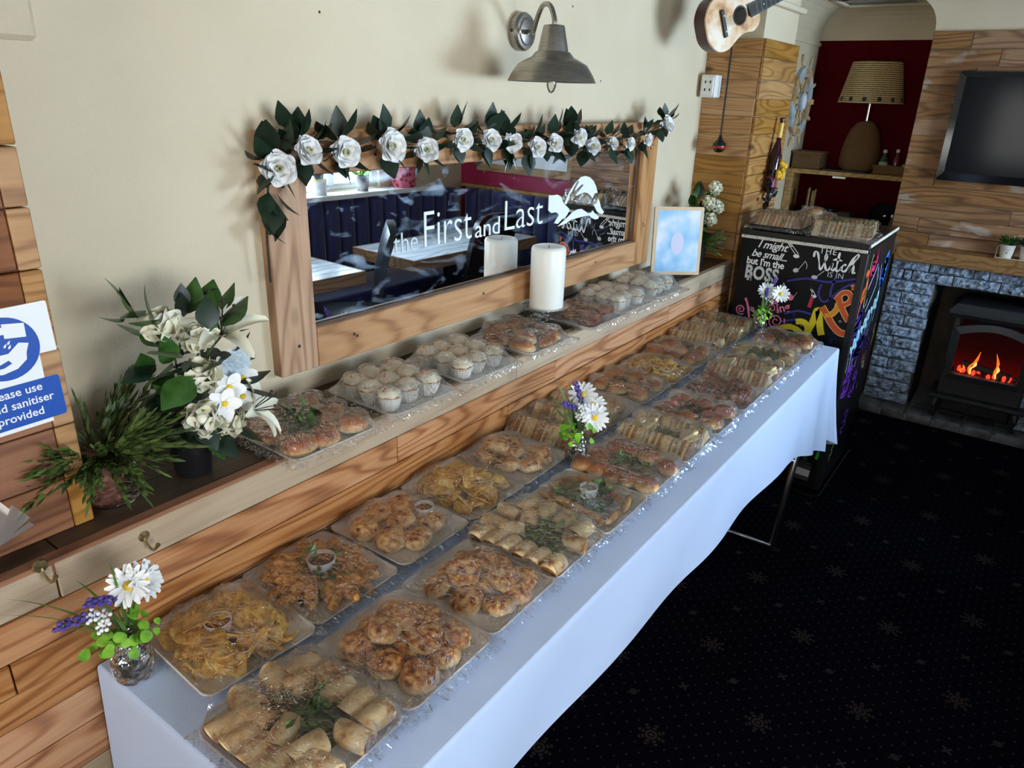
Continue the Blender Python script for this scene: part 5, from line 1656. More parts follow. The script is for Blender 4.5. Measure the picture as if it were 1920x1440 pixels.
def tri_slice(t0, t1):
    """slice of a triangular sandwich, thickness along y"""
    p = [(-0.050, 0.0), (0.036, 0.0), (0.038, 0.006), (0.002, 0.052), (-0.004, 0.053), (-0.050, 0.005)]
    return [(x, t0, z) for x, z in p] + [(x, t1, z) for x, z in p], [tuple(range(5, -1, -1)), tuple(range(6, 12))] + [(i, (i + 1) % 6, 6 + (i + 1) % 6, 6 + i) for i in range(6)]


def lumpy_fill(seed):
    s = tri_slice(0.0, 0.007)
    return [(x * 0.97 + 0.002 * mnoise.noise((x * 90, seed, z * 90)), y, z * 1.03) for x, y, z in s[0]], s[1]


bread_white = [mesh('bread', bevelled(tri_slice(-0.0105, -0.0005), 0.0012), m_bread), mesh('bread', bevelled(tri_slice(0.0065, 0.0165), 0.0012), m_bread)]
bread_brown = [mesh('bread', bevelled(tri_slice(-0.0105, -0.0005), 0.0012), m_brown), mesh('bread', bevelled(tri_slice(0.0065, 0.0165), 0.0012), m_brown)]
fills = {'egg': mesh('filling', lumpy_fill(1), m_fill_egg), 'ham': mesh('filling', lumpy_fill(2), m_fill_ham), 'tuna': mesh('filling', lumpy_fill(3), m_fill_tuna), 'salad': mesh('filling', lumpy_fill(4), m_fill_salad)}


def sandwich(M, brown, fill, label, group):
    o = tag(obj('sandwich', None, None, M=M), label, 'sandwich', group)
    for b in (bread_brown if brown else bread_white):
        obj('bread', b, o)
    obj('filling', fills[fill], o)
    return o


def wrap_shape(seed):
    """cut half of a tortilla wrap: squashed roll with slanted end"""
    n = 14
    rings = []
    for k, (x, sc) in enumerate(((-0.024, 0.92), (-0.022, 1.0), (0.0, 1.03), (0.022, 1.0), (0.024, 0.96))):
        rings.append([(x + (0.010 * math.sin(2 * PI * i / n) if k > 2 else 0), 0.020 * sc * math.cos(2 * PI * i / n) * (1 + 0.05 * math.sin(i * 2 + seed)), 0.018 + 0.018 * sc * math.sin(2 * PI * i / n)) for i in range(n)])
    return loft(rings)


wrap_meshes = [mesh('wrap', wrap_shape(i), m_wrap, True, 50) for i in range(3)]
wrapfill_meshes = [mesh('filling', ([(0.0250 + 0.010 * math.sin(2 * PI * i / 12), 0.016 * math.cos(2 * PI * i / 12), 0.018 + 0.0145 * math.sin(2 * PI * i / 12)) for i in range(12)], [tuple(range(12))]), m_wrapfill),
                   mesh('filling', ([(-0.0245, 0.015 * math.cos(2 * PI * i / 12), 0.018 + 0.0135 * math.sin(2 * PI * i / 12)) for i in range(12)], [tuple(range(11, -1, -1))]), m_wrapfill)]
# cupcake
liner_mesh = mesh('paper_liner', lathe([(0.021, 0.0), (0.024, 0.012), (0.028, 0.026), (0.0315, 0.038), (0.030, 0.038), (0.028, 0.034)], 44, True, False, fn=lambda k, a: 1 + 0.035 * math.copysign(1, math.sin(a * 22))), m_liner)
sponge_mesh = mesh('sponge', lathe([(0.0275, 0.03), (0.029, 0.038), (0.026, 0.044), (0.0, 0.046)], 18, False, False), m_sponge, True)


def swirl():
    n = 24
    rings = []
    prof = [(0.027, 0.039), (0.0305, 0.044), (0.029, 0.049), (0.025, 0.0505), (0.0235, 0.054), (0.018, 0.056), (0.016, 0.0585), (0.009, 0.0605), (0.004, 0.062), (0.0005, 0.0622)]
    for k, (r, z) in enumerate(prof):
        rings.append([(r * (1 + 0.10 * math.sin(6 * a + k * 0.9)) * math.cos(a), r * (1 + 0.10 * math.sin(6 * a + k * 0.9)) * math.sin(a), z) for a in [2 * PI * i / n for i in range(n)]])
    return loft(rings, False, True)


icing_mesh = mesh('icing_swirl', swirl(), m_icing, True)
top_meshes = {k: mesh('topping', join(*[mv(box(-0.0022, 0.0022, -0.0016, 0.0016, 0, 0.0025), rf.uniform(-0.016, 0.016), rf.uniform(-0.016, 0.016), 0.057 + rf.uniform(-0.002, 0.004), rf.uniform(0, 3), rf.uniform(0, 3), rf.uniform(0, 3)) for _ in range(9)]), m) for k, m in (('pink', m_pinksugar), ('nut', m_nut))}


def cupcake(M, top, label, group):
    o = tag(obj('cupcake', None, None, M=M), label, 'cupcake', group)
    obj('paper_liner', liner_mesh, o)
    obj('sponge', sponge_mesh, o)
    obj('icing_swirl', icing_mesh, o)
    if top:
        t_ = obj('topping', top_meshes[top], o)
        t_['kind'] = 'stuff'
    return o


# ------------------------------------------------------------------ platters and their cling film
HX, HY = 0.117, 0.127


def tray_shape(hx, hy, rim=0.017):
    R_ = []
    for w, z in ((0.80, 0.0), (0.84, 0.002), (1.0, rim), (1.0, rim + 0.0025), (0.985, rim + 0.003), (0.965, rim), (0.86, 0.0065), (0.82, 0.0055)):
        R_.append(rrect(2 * hx - (1 - w) * 2 * hx, 2 * hy - (1 - w) * 2 * hx, 0.014 + 0.008 * w, 4, z))
    return loft(R_)


tray_mesh = mesh('platter', tray_shape(HX, HY), m_tray, True, 50)
tray_black = mesh('platter', tray_shape(0.137, 0.128, 0.022), m_blackgloss, True, 50)


class Platter:
    def __init__(s, x, y, z, label, short, rot=0.0, hx=HX, hy=HY, me=None, sxy=None, group=None):
        s.M = Matrix.Translation((x, y, z)) @ Matrix.Rotation(rot, 4, 'Z')
        s.hx, s.hy, s.short = hx, hy, short
        s.o = tag(obj('platter', None, None, M=s.M), label, 'platter', 'white square platters of the buffet')
        obj('dish', me or tray_mesh, s.o)
        s.items = []
        s.z0 = 0.0062

    def put(s, me, name, x, y, z, rx, ry, rz, label, cat, group, ext, sc=1.0, h=None):
        """ext: (radius x, radius y, height) of the film bump"""
        M = s.M @ Matrix.Translation((x, y, s.z0 + z)) @ Matrix.Rotation(rz, 4, 'Z') @ Matrix.Rotation(ry, 4, 'Y') @ Matrix.Rotation(rx, 4, 'X') @ Matrix.Scale(sc, 4)
        s.items.append((x, y, ext[0], ext[1], s.z0 + z + ext[2]))
        if me is None:
            return M
        return tag(obj(name, me, None, M=M), label, cat, group)

    def film(s, m=None, low=False, seed=0):
        n, k = 50, 54
        X = np.linspace(-s.hx, s.hx, n)
        Y = np.linspace(-s.hy, s.hy, k)
        gx, gy = np.meshgrid(X, Y, indexing='ij')
        ob = np.full((n, k), 0.010)
        for (x, y, rx, ry, h) in s.items:
            d = ((gx - x) / rx) ** 2 + ((gy - y) / ry) ** 2
            ob = np.maximum(ob, np.where(d < 1, h * (1 - 0.08 * d) + 0.005, 0))
        rim = 0.0195
        H = np.maximum(ob, rim)
        def edge(H):
            H[0, :] = H[-1, :] = rim
            H[:, 0] = H[:, -1] = rim
            return H
        H = edge(H)
        for it in range(260):
            A = H.copy()
            A[1:-1, 1:-1] = (H[:-2, 1:-1] + H[2:, 1:-1] + H[1:-1, :-2] + H[1:-1, 2:]) / 4
            H = edge(np.maximum(A, ob))
        V, F = [], []
        for i in range(n):
            for j in range(k):
                e = min(i, n - 1 - i, j, k - 1 - j)
                tang = Y[j] if min(i, n - 1 - i) < min(j, k - 1 - j) else X[i]
                fall = math.exp(-e / 7.0)
                w = 0.0014 * mnoise.noise((X[i] * 55 + seed * 3, Y[j] * 34, seed)) + 0.0009 * mnoise.noise((X[i] * 130, Y[j] * 70 + seed, 5))
                w += 0.0065 * fall * abs(mnoise.noise((tang * 90 + seed, e * 0.06, seed + 2)))
                V.append((X[i], Y[j], H[i, j] + abs(w) * min(1, e / 2)))
        for i in range(n - 1):
            for j in range(k - 1):
                F.append((i * k + j, (i + 1) * k + j, (i + 1) * k + j + 1, i * k + j + 1))
        # skirt folded down over the rim
        ringi = [i * k for i in range(n)] + [(n - 1) * k + j for j in range(1, k)] + [i * k + k - 1 for i in range(n - 2, -1, -1)] + [j for j in range(k - 2, 0, -1)]
        L = len(ringi)
        rq_ = random.Random(seed + 900)
        prev = ringi
        for z_, o0, o1 in ((0.013, 0.003, 0.007), (0.0035, 0.004, 0.013)):
            b = len(V)
            for i in ringi:
                x, y, z = V[i]
                ft = 1.5 if y < -s.hy * 0.99 else 1.0
                f_ = (o0 + o1 * rq_.random() ** 2) * ft
                V.append((x + math.copysign(f_, x) * (abs(x) > s.hx * 0.99), y + math.copysign(f_, y) * (abs(y) > s.hy * 0.99), z_ + 0.004 * rq_.random()))
            cur = list(range(b, b + L))
            for q in range(L):
                F.append((prev[q], cur[q], cur[(q + 1) % L], prev[(q + 1) % L]))
            prev = cur
        return part('cling_film', (V, F), m or m_film, s.o, True)


ORD = ['first', 'second', 'third', 'fourth', 'fifth', 'sixth', 'seventh', 'eighth', 'ninth', 'tenth', 'eleventh', 'twelfth']


def greens(p, x, y, r, h, n, label, cress=0.4, seed=0):
    """heap of cress and leaves: nobody could count it"""
    r0 = random.Random(seed + 100)
    S1, S2 = [], []
    for i in range(int(n * 1.5)):
        a, q = r0.uniform(0, 2 * PI), r * math.sqrt(r0.random())
        px, py = x + q * math.cos(a), y + q * 1.2 * math.sin(a)
        pz = h * (1 - (q / r) ** 2) * r0.uniform(0.3, 1.0)
        d = (r0.uniform(-1, 1), r0.uniform(-1, 1), r0.uniform(0.0, 0.5))
        if r0.random() < cress:
            q2 = (px + d[0] * 0.03, py + d[1] * 0.03, pz + 0.006 * r0.random())
            S1.append(tube([(px, py, pz), ((px + q2[0]) / 2 + 0.003, (py + q2[1]) / 2, pz + 0.006), q2], 0.0007, 3, False))
            S1.append(tf(leaf_shape(0.007, 0.003, 0.1, 0.1, 2), aim(q2, d)))
        else:
            S2.append(tf(leaf_shape(r0.uniform(0.020, 0.036), r0.uniform(0.007, 0.012), 0.6, 0.4), aim((px, py, pz), d, r0.uniform(0, 6))))
    s = join(*(S1 + S2))
    me = mesh('salad_garnish', s, [m_salad, m_cress], True)
    nS1 = sum(len(q[1]) for q in S1)
    me.polygons.foreach_set('material_index', [1] * nS1 + [0] * (len(s[1]) - nS1))
    o = tag(obj('salad_garnish', me, None, M=p.M @ Matrix.Translation((0, 0, p.z0 + 0.002))), label, 'salad', None, 'stuff')
    p.items.append((x, y, r * 0.9, r * 1.0, p.z0 + h * 0.75))
    return o


def ramekin(p, x, y, z, sauce, label, r=0.031):
    M = p.put(None, '', x, y, z, 0, 0, 0, '', '', '', (r, r, 0.030))
    o = tag(obj('ramekin', None, None, M=M), label, 'ramekin')
    part('bowl', lathe([(r * 0.8, 0), (r * 0.86, 0.002), (r, 0.027), (r, 0.029), (r * 0.93, 0.029), (r * 0.85, 0.012), (0, 0.010)], 32, True, False, fn=lambda k, a: 1 + (0.02 * math.sin(a * 16) if 0 < k < 4 else 0)), m_ramekin, o, True)
    part('sauce', lathe([(0.0, 0.0215), (r * 0.89, 0.0205)], 22, False, False), sauce, o, True, label='dark red dipping sauce' if sauce is m_sauce else None)
    return o


def rows_of_sandwiches(p, kinds, seed, far=True, n=8, stand=True, pale=()):
    """two rows of triangles, cut faces outwards; thickness runs from front edge to wall side"""
    r0 = random.Random(seed)
    for row, x0, flip in ((0, -0.058, 0), (1, 0.056, PI)) if far else ((0, -0.058, 0),):
        for i in range(n):
            y = -0.102 + 0.204 * i / (n - 1)
            br, fl = kinds[(i + row) % len(kinds)]
            lab = f"{ORD[i]} sandwich from front in the {('near', 'far')[row]} row, {p.short}"
            M = p.put(None, '', x0 + r0.uniform(-0.003, 0.003), y + (0.003 if flip else -0.003), 0, r0.uniform(-0.07, 0.07), 0, flip + r0.uniform(-0.05, 0.05), '', '', '', (0.050, 0.024, 0.052))
            sandwich(M, br, fl, lab, 'sandwiches on ' + p.short)
    for i, (x, y, rz) in enumerate(pale):
        M = p.put(None, '', x, y, 0.028, 1.2, 0, rz, '', '', '', (0.03, 0.03, 0.03))
        sandwich(M, False, 'salad', f"loose pale sandwich tipped over at {('front', 'wall')[i % 2]} side, {p.short}", 'sandwiches on ' + p.short)


def crisps(p, n, seed, dip=True, h=0.034):
    r0 = random.Random(seed)
    for i in range(n):
        a, q = r0.uniform(0, 2 * PI), math.sqrt(r0.random())
        x, y = 0.097 * q * math.cos(a), 0.108 * q * math.sin(a)
        x, y = x * (1 + 0.10 * math.cos(4 * a + PI)), y * (1 + 0.10 * math.cos(4 * a + PI))
        if dip and q < 0.30:
            x, y = x * 2.6 + 0.02, y * 2.6
        z = 0.004 + h * (1.05 - q * q) * (0.25 + 0.75 * i / n)
        p.put(crisp_meshes[i % 6], 'crisp', x, y, z, r0.uniform(-0.8, 0.8), r0.uniform(-0.8, 0.8), r0.uniform(0, 6), f'golden curled potato crisp in the {where(x, y)} of {p.short}', 'crisp', 'crisps on ' + p.short, (0.026, 0.026, 0.021), r0.uniform(0.85, 1.15))


def where(x, y, z=0):
    a = 'near' if x < -0.03 else ('far' if x > 0.03 else 'mid')
    b = 'table-edge' if y < -0.03 else ('wall-side' if y > 0.03 else 'centre')
    return f"{a} {b} part"


def zone_labels(spots, noun, short, zu=0.014):
    """labels that say where on the platter each lies, counted from the table's front edge"""
    w = [('upper layer, ' if q[2] > zu else '') + where(q[0], q[1]) for q in spots]
    out = []
    for i, q in enumerate(spots):
        same = sorted((k for k in range(len(spots)) if w[k] == w[i]), key=lambda k: spots[k][1])
        o = '' if len(same) == 1 else ORD[same.index(i)] + ' '
        out.append(f"{o}{noun}{' from front' if o else ''}, {w[i]} of {short}")
    return out


def scatter(p, meshes, name, noun, cat, spots, seed, ext, tilt=0.2, zu=0.014):
    """spots: (x, y, z[, rz])"""
    r0 = random.Random(seed)
    for i, (q, lab) in enumerate(zip(spots, zone_labels(spots, noun, p.short, zu))):
        p.put(meshes[i % len(meshes)], name, q[0], q[1], q[2], r0.uniform(-tilt, tilt), r0.uniform(-tilt, tilt), q[3] if len(q) > 3 else r0.uniform(0, 6), lab, cat, noun + 's on ' + p.short, ext, r0.uniform(0.94, 1.06))


def wraps(p, spots, seed):
    r0 = random.Random(seed)
    labs = zone_labels(spots, 'cut tortilla wrap', p.short)
    for i, q in enumerate(spots):
        M = p.put(None, '', q[0], q[1], q[2], 0, q[4] if len(q) > 4 else 0, q[3] + PI / 2, '', '', '', (0.036, 0.032, 0.042))
        o = tag(obj('wrap', wrap_meshes[i % 3], None, M=M @ Matrix.Scale(1.08, 4)), labs[i], 'wrap', 'wraps on ' + p.short)
        for q_ in wrapfill_meshes:
            obj('filling', q_, o)


def cupcakes(p, top, seed, n=9):
    r0 = random.Random(seed)
    for i in range(3):
        for j in range(3):
            if i * 3 + j >= n:
                continue
            x, y = -0.070 + 0.068 * i + r0.uniform(-0.004, 0.004), -0.066 + 0.066 * j + 0.010 * (i % 2) + r0.uniform(-0.004, 0.004)
            M = p.put(None, '', x, y, 0, r0.uniform(-0.06, 0.06), r0.uniform(-0.06, 0.06), r0.uniform(0, 6), '', '', '', (0.031, 0.031, 0.060))
            cupcake(M, top if (i + j) % 2 == 0 or top == 'nut' else None, f"cupcake, {ORD[i]} line and {ORD[j]} from the front, {p.short}", 'cupcakes on ' + p.short)


RING = [(0.070 * math.cos(a) * 1.05, 0.080 * math.sin(a) * 1.1, 0.0, a) for a in [2 * PI * i / 11 for i in range(11)]]
S9 = [(-0.068, 0.060, 0), (-0.064, -0.015, 0), (-0.045, -0.083, 0), (0.018, -0.082, 0), (0.072, -0.062, 0), (0.074, 0.014, 0), (0.045, 0.072, 0), (-0.012, 0.070, 0), (0.004, -0.010, 0), (-0.022, 0.028, 0.030), (0.030, 0.020, 0.030), (0.012, -0.045, 0.030)]
S8 = [(-0.066, 0.050, 0), (-0.058, -0.030, 0), (-0.020, -0.078, 0), (0.052, -0.060, 0), (0.060, 0.052, 0), (0.0, 0.070, 0), (0.006, 0.0, 0.004)]

YB, YF = 1.0785, 0.788
# ---- back row, nearest first
p = Platter(0.612, YB - 0.002, ZT + 0.005, 'white platter of crisps beside the glass vase, nearest end of table', 'nearest back platter', -0.06, 0.112)
crisps(p, 96, 1)
ramekin(p, -0.008, 0.02, 0.004, m_meat, 'white dip pot almost buried in crisps on nearest back platter', 0.026)
p.film(seed=1)
p = Platter(0.84, YB, ZT + 0.005, 'white platter of goujons around a red dip, second in back row', 'second back platter')
r0 = random.Random(5)
sp = []
for i in range(30):
    a = 2 * PI * i / 15 + r0.uniform(-0.1, 0.1)
    q = 0.082 if i < 15 else 0.060
    sp.append((q * 1.03 * math.cos(a), q * 1.16 * math.sin(a), 0.004 if i < 15 else 0.016, a + r0.uniform(-0.4, 0.4)))
scatter(p, fried_meshes, 'goujon', 'golden goujon', 'goujon', sp, 6, (0.034, 0.03, 0.022), 0.2, 0.010)
greens(p, 0.0, 0.0, 0.072, 0.046, 130, 'green garnish around the red dip pot on second back platter', 0.3, 1)
ramekin(p, 0.004, 0.0, 0.022, m_sauce, 'white ribbed pot of red sauce in the middle of the goujons')
p.film(seed=2)
p = Platter(1.085, YB, ZT + 0.005, 'white platter of fruit scones, third in back row', 'third back platter')
scatter(p, fruit_scones, 'scone', 'fruit scone', 'scone', S8, 3, (0.038, 0.038, 0.038), 0.35)
ramekin(p, 0.074, -0.010, 0.006, m_sauce, 'small pot of dark red jam among the fruit scones', 0.024)
p.film(seed=3)
p = Platter(1.322, YB, ZT + 0.005, 'white platter of crisps between two platters of scones', 'fourth back platter')
crisps(p, 90, 2, False, 0.044)
p.film(seed=4)
p = Platter(1.546, YB, ZT + 0.005, 'white platter of fruit scones, fifth in back row before the sandwiches', 'fifth back platter')
scatter(p, fruit_scones, 'scone', 'fruit scone', 'scone', S8 + [(-0.02, 0.035, 0.028)], 4, (0.038, 0.038, 0.038), 0.35)
p.film(seed=5)
p = Platter(1.785, YB, ZT + 0.005, 'white platter of sandwich triangles beside the vase of daisies', 'sixth back platter')
rows_of_sandwiches(p, [(False, 'ham'), (True, 'tuna'), (False, 'egg')], 6)
greens(p, 0.0, 0.02, 0.040, 0.040, 40, 'cress between the sandwich rows beside the daisy vase', 0.5, 2)
p.film(seed=6)
p = Platter(2.02, YB, ZT + 0.005, 'white platter of mixed sandwiches and pork rolls behind the daisy vase', 'seventh back platter')
rows_of_sandwiches(p, [(False, 'salad'), (False, 'ham')], 7, False)
scatter(p, strip_meshes, 'sausage_roll', 'pastry sausage roll', 'sausage roll', [(0.045, -0.08, 0, 0.2), (0.05, -0.035, 0, 0.1), (0.05, 0.01, 0, -0.1), (0.05, 0.055, 0, 0.2), (0.045, 0.095, 0, 0.0)], 8, (0.05, 0.02, 0.024))
p.film(seed=7)
p = Platter(2.262, YB, ZT + 0.005, 'white platter of filled bread rolls with red garnish, behind the crisps', 'eighth back platter')
scatter(p, bun_meshes, 'bread_roll', 'filled bread roll', 'bread roll', [(-0.065, -0.075, 0), (-0.07, 0.0, 0), (-0.06, 0.075, 0), (0.05, -0.08, 0), (0.065, 0.0, 0), (0.05, 0.078, 0)], 9, (0.044, 0.040, 0.044))
for i, (x, y) in enumerate(((0.01, 0.05), (0.04, -0.035), (-0.03, -0.04))):
    p.put(mesh('tomato_wedge', sphere(0.013, 10, 7), m_tomato, True), 'tomato_wedge', x, y, 0.026, 0, 0, 0, f"{ORD[i]} red tomato piece among the rolls on eighth back platter", 'tomato', 'tomato on eighth back platter', (0.015, 0.015, 0.012))
greens(p, 0.0, 0.0, 0.045, 0.03, 50, 'green garnish among the rolls on eighth back platter', 0.4, 3)
p.film(seed=8)
p = Platter(2.492, YB, ZT + 0.005, 'white platter of crisps, farthest of the three crisp platters', 'ninth back platter')
crisps(p, 84, 3, False, 0.036)
p.film(seed=9)
p = Platter(2.725, YB, ZT + 0.005, 'white platter of glazed brown rolls, tenth in back row', 'tenth back platter')
scatter(p, bun_meshes, 'bread_roll', 'glazed brown roll', 'bread roll', [(-0.07, -0.07, 0), (-0.07, 0.0, 0), (-0.065, 0.075, 0), (0.0, -0.075, 0), (0.0, 0.0, 0.006), (0.0, 0.075, 0), (0.068, -0.07, 0), (0.07, 0.0, 0), (0.065, 0.075, 0)], 10, (0.044, 0.040, 0.044))
greens(p, 0.03, -0.02, 0.035, 0.048, 30, 'sprigs of cress lying on the glazed brown rolls', 0.6, 4)
p.film(seed=10)
p = Platter(2.965, YB, ZT + 0.005, 'white platter of sandwich triangles, second from far end of back row', 'eleventh back platter')
rows_of_sandwiches(p, [(False, 'egg'), (True, 'egg'), (False, 'tuna')], 11)
p.film(seed=11)
p = Platter(3.198, YB, ZT + 0.005, 'white platter of sandwich triangles at far end of back row', 'farthest back platter', 0, 0.113)
rows_of_sandwiches(p, [(False, 'tuna'), (False, 'egg'), (True, 'ham')], 12)
greens(p, 0.0, 0.0, 0.035, 0.05, 40, 'green garnish on the sandwiches at far end of back row', 0.5, 5)
p.film(seed=12)

# ---- front row, nearest first
p = Platter(0.553, YF, ZT + 0.005, 'white platter of cut wraps around salad at the near front corner', 'nearest front platter')
wraps(p, [(-0.080, 0.085, 0, 1.3), (-0.080, 0.045, 0, 1.45), (-0.080, 0.005, 0, 1.6), (-0.080, -0.038, 0, 1.55), (-0.080, -0.08, 0, 1.6), (-0.045, 0.055, 0.004, 0.2), (-0.035, 0.0, 0.004, 1.9), (-0.03, -0.055, 0.004, 1.4),
          (-0.03, 0.10, 0, 0.1), (0.03, 0.10, 0, -0.1), (0.080, 0.09, 0, 1.5), (0.080, 0.045, 0, 1.7), (0.080, 0.0, 0, 1.4), (0.080, -0.045, 0, 1.6), (0.080, -0.09, 0, 1.5), (0.03, -0.095, 0, 0.2), (-0.04, -0.10, 0, 0.1), (0.05, 0.05, 0.008, 0.8)], 13)
greens(p, 0.012, 0.01, 0.058, 0.046, 130, 'green salad heap in the middle of the nearest wraps', 0.35, 6)
p.film(seed=13)
p = Platter(0.793, YF, ZT + 0.005, 'white platter piled with cheese scones, second in front row', 'second front platter')
scatter(p, cheese_scones, 'scone', 'cheese scone', 'scone', S9, 14, (0.038, 0.038, 0.038), 0.3)
p.film(seed=14)
p = Platter(1.027, YF + 0.003, ZT + 0.005, 'white platter piled with cheese scones, third in front row', 'third front platter')
scatter(p, cheese_scones, 'scone', 'cheese scone', 'scone', [(x * 0.92, y * 0.95 - 0.005, z) for x, y, z in S9], 15, (0.038, 0.038, 0.038), 0.3)
p.film(seed=15)
p = Platter(1.250, YF + 0.003, ZT + 0.005, 'white platter of cut wraps and greens, fourth in front row', 'fourth front platter', 0, 0.110)
wraps(p, [(-0.082, 0.10, 0, 1.5), (-0.082, 0.06, 0, 1.6), (-0.082, 0.02, 0, 1.5), (-0.082, -0.02, 0, 1.6), (-0.082, -0.06, 0, 1.5), (-0.082, -0.10, 0, 1.6), (-0.03, 0.10, 0, 0.1), (0.03, 0.10, 0, -0.1), (0.082, 0.085, 0, 1.5), (0.082, 0.035, 0, 1.7), (0.082, -0.02, 0, 1.5), (0.078, -0.075, 0, 1.4), (0.02, -0.098, 0, 0.2), (-0.03, 0.05, 0.006, 0.7), (0.03, 0.045, 0.004, 2.0)], 16)
greens(p, 0.0, -0.02, 0.055, 0.036, 110, 'cress heap in the middle of the wraps on fourth front platter', 0.65, 7)
p.film(seed=16)
p = Platter(1.472, YF, ZT + 0.005, 'white platter of spring rolls, greens and a clear dip pot', 'fifth front platter', 0, 0.104)
scatter(p, strip_meshes, 'spring_roll', 'golden spring roll', 'spring roll', [(-0.078, 0.065, 0, 1.5), (-0.078, -0.045, 0, 1.6), (-0.052, 0.07, 0, 1.55), (-0.052, -0.04, 0, 1.5), (-0.065, 0.01, 0.015, 1.57), (-0.02, 0.095, 0, 0.2), (0.04, 0.098, 0, -0.1), (0.074, 0.06, 0, 1.5), (0.075, -0.02, 0, 1.3), (0.055, -0.09, 0, 0.3), (-0.03, -0.097, 0, 0.1), (0.078, 0.02, 0.012, 1.9)], 17, (0.03, 0.03, 0.020))
greens(p, 0.008, 0.012, 0.060, 0.034, 120, 'green leaves under the clear dip pot on fifth front platter', 0.5, 8)
ramekin(p, 0.002, -0.005, 0.022, mat('pale_dip', srgb(150, 134, 112), 0.3), 'small clear-rimmed dip pot on the greens, fifth front platter', 0.024)
p.put(mesh('radish', sphere(0.014, 10, 7), m_radish, True), 'radish', 0.03, -0.05, 0.018, 0, 0, 0, 'purple radish beside the clear dip pot, fifth front platter', 'radish', None, (0.015, 0.015, 0.013))
p.film(seed=17)
p = Platter(1.703, YF, ZT + 0.005, 'white platter of bridge rolls either side of greens, sixth in front row', 'sixth front platter')
scatter(p, bun_meshes, 'bread_roll', 'small bread roll', 'bread roll', [(-0.076, 0.096, 0, 0.05), (-0.076, 0.048, 0, -0.08), (-0.076, 0.0, 0, 0.1), (-0.076, -0.048, 0, 0.0), (-0.076, -0.096, 0, 0.1), (0.076, 0.08, 0, 0.0), (0.076, 0.026, 0, 0.1), (0.076, -0.03, 0, -0.1), (0.06, -0.095, 0, 1.0), (-0.01, 0.09, 0, 0.4)], 18, (0.040, 0.034, 0.044))
greens(p, 0.0, 0.0, 0.055, 0.034, 110, 'long cress and herbs between the rolls on sixth front platter', 0.75, 9)
p.film(seed=18)
p = Platter(1.942, YF, ZT + 0.005, 'white platter of egg sandwiches with pale loose triangles, seventh in front row', 'seventh front platter')
rows_of_sandwiches(p, [(True, 'egg'), (False, 'tuna'), (False, 'egg')], 19, True, 8, True, [(0.0, -0.06, 0.3), (-0.005, 0.07, 0.6)])
greens(p, 0.0, 0.0, 0.035, 0.036, 60, 'cress between the sandwich rows on seventh front platter', 0.6, 10)
p.film(seed=19)
p = Platter(2.182, YF, ZT + 0.005, 'white platter of ham rolls and greens, eighth in front row', 'eighth front platter')
scatter(p, bun_meshes, 'bread_roll', 'brown ham roll', 'bread roll', [(-0.07, 0.075, 0), (-0.068, 0.0, 0), (-0.06, -0.078, 0), (0.065, 0.075, 0), (0.068, 0.0, 0), (0.06, -0.078, 0)], 20, (0.044, 0.040, 0.044))
for i, (x, y, rz) in enumerate(((-0.02, 0.07, 0.2), (0.03, 0.05, 1.0), (0.02, -0.03, 0.5), (-0.02, -0.07, 2.0), (0.03, -0.09, 0.1))):
    p.put(mesh('ham_slice', grid(6, 5, lambda u, v: ((u - 0.5) * 0.07, (v - 0.5) * 0.05, 0.008 * math.sin(u * 6 + i) + 0.006 * math.sin(v * 5))), m_ham, True), 'ham_slice', x, y, 0.036, 0.1, 0.15, rz, f"{ORD[i]} folded pink ham slice on eighth front platter", 'ham', 'ham slices on eighth front platter', (0.03, 0.025, 0.008))
greens(p, 0.0, 0.0, 0.035, 0.032, 60, 'greens among the ham rolls on eighth front platter', 0.5, 11)
p.film(seed=20)
p = Platter(2.425, YF, ZT + 0.005, 'white platter of dark roast chicken wings, ninth in front row', 'ninth front platter')
r0 = random.Random(21)
scatter(p, meat_meshes, 'chicken_wing', 'dark chicken wing', 'chicken wing', [(r0.uniform(-0.082, 0.082), r0.uniform(-0.09, 0.09), 0.002 + 0.018 * (i // 13)) for i in range(26)], 21, (0.03, 0.026, 0.024), 0.3, 0.012)
p.film(seed=21)
p = Platter(2.668, YF, ZT + 0.005, 'white platter of ham sandwiches beyond the chicken wings', 'tenth front platter')
rows_of_sandwiches(p, [(False, 'ham'), (True, 'ham'), (False, 'tuna')], 22, True, 8, True, [(0.0, -0.07, 0.4), (-0.01, 0.08, 0.7)])
p.film(seed=22)
p = Platter(2.908, YF, ZT + 0.005, 'white platter of wraps under cress, second from far end of front row', 'eleventh front platter')
wraps(p, [(-0.08, 0.08, 0, 1.5), (-0.08, 0.03, 0, 1.6), (-0.08, -0.03, 0, 1.5), (-0.08, -0.08, 0, 1.6), (-0.02, 0.09, 0, 0.1), (0.04, 0.09, 0, 0.1), (0.080, 0.05, 0, 1.5), (0.080, -0.01, 0, 1.6), (0.08, -0.07, 0, 1.5), (0.0, -0.095, 0, 0.1)], 23)
greens(p, 0.0, 0.0, 0.06, 0.045, 90, 'cress heap over the wraps on eleventh front platter', 0.7, 12)
p.film(seed=23)
p = Platter(3.168, YF - 0.005, ZT + 0.005, 'white platter of rolls topped with herbs at far end of front row', 'farthest front platter')
scatter(p, long_bun_meshes, 'bridge_roll', 'golden bridge roll', 'bread roll', [(-0.07, 0.07, 0, 1.5), (-0.07, -0.04, 0, 1.5), (0.0, 0.08, 0, 1.4), (0.0, -0.02, 0, 1.6), (0.0, -0.09, 0, 0.2), (0.07, 0.06, 0, 1.5), (0.07, -0.05, 0, 1.5)], 24, (0.046, 0.040, 0.044))
greens(p, 0.01, -0.01, 0.062, 0.052, 90, 'herbs scattered over the rolls at far end of front row', 0.6, 13)
p.film(seed=24)

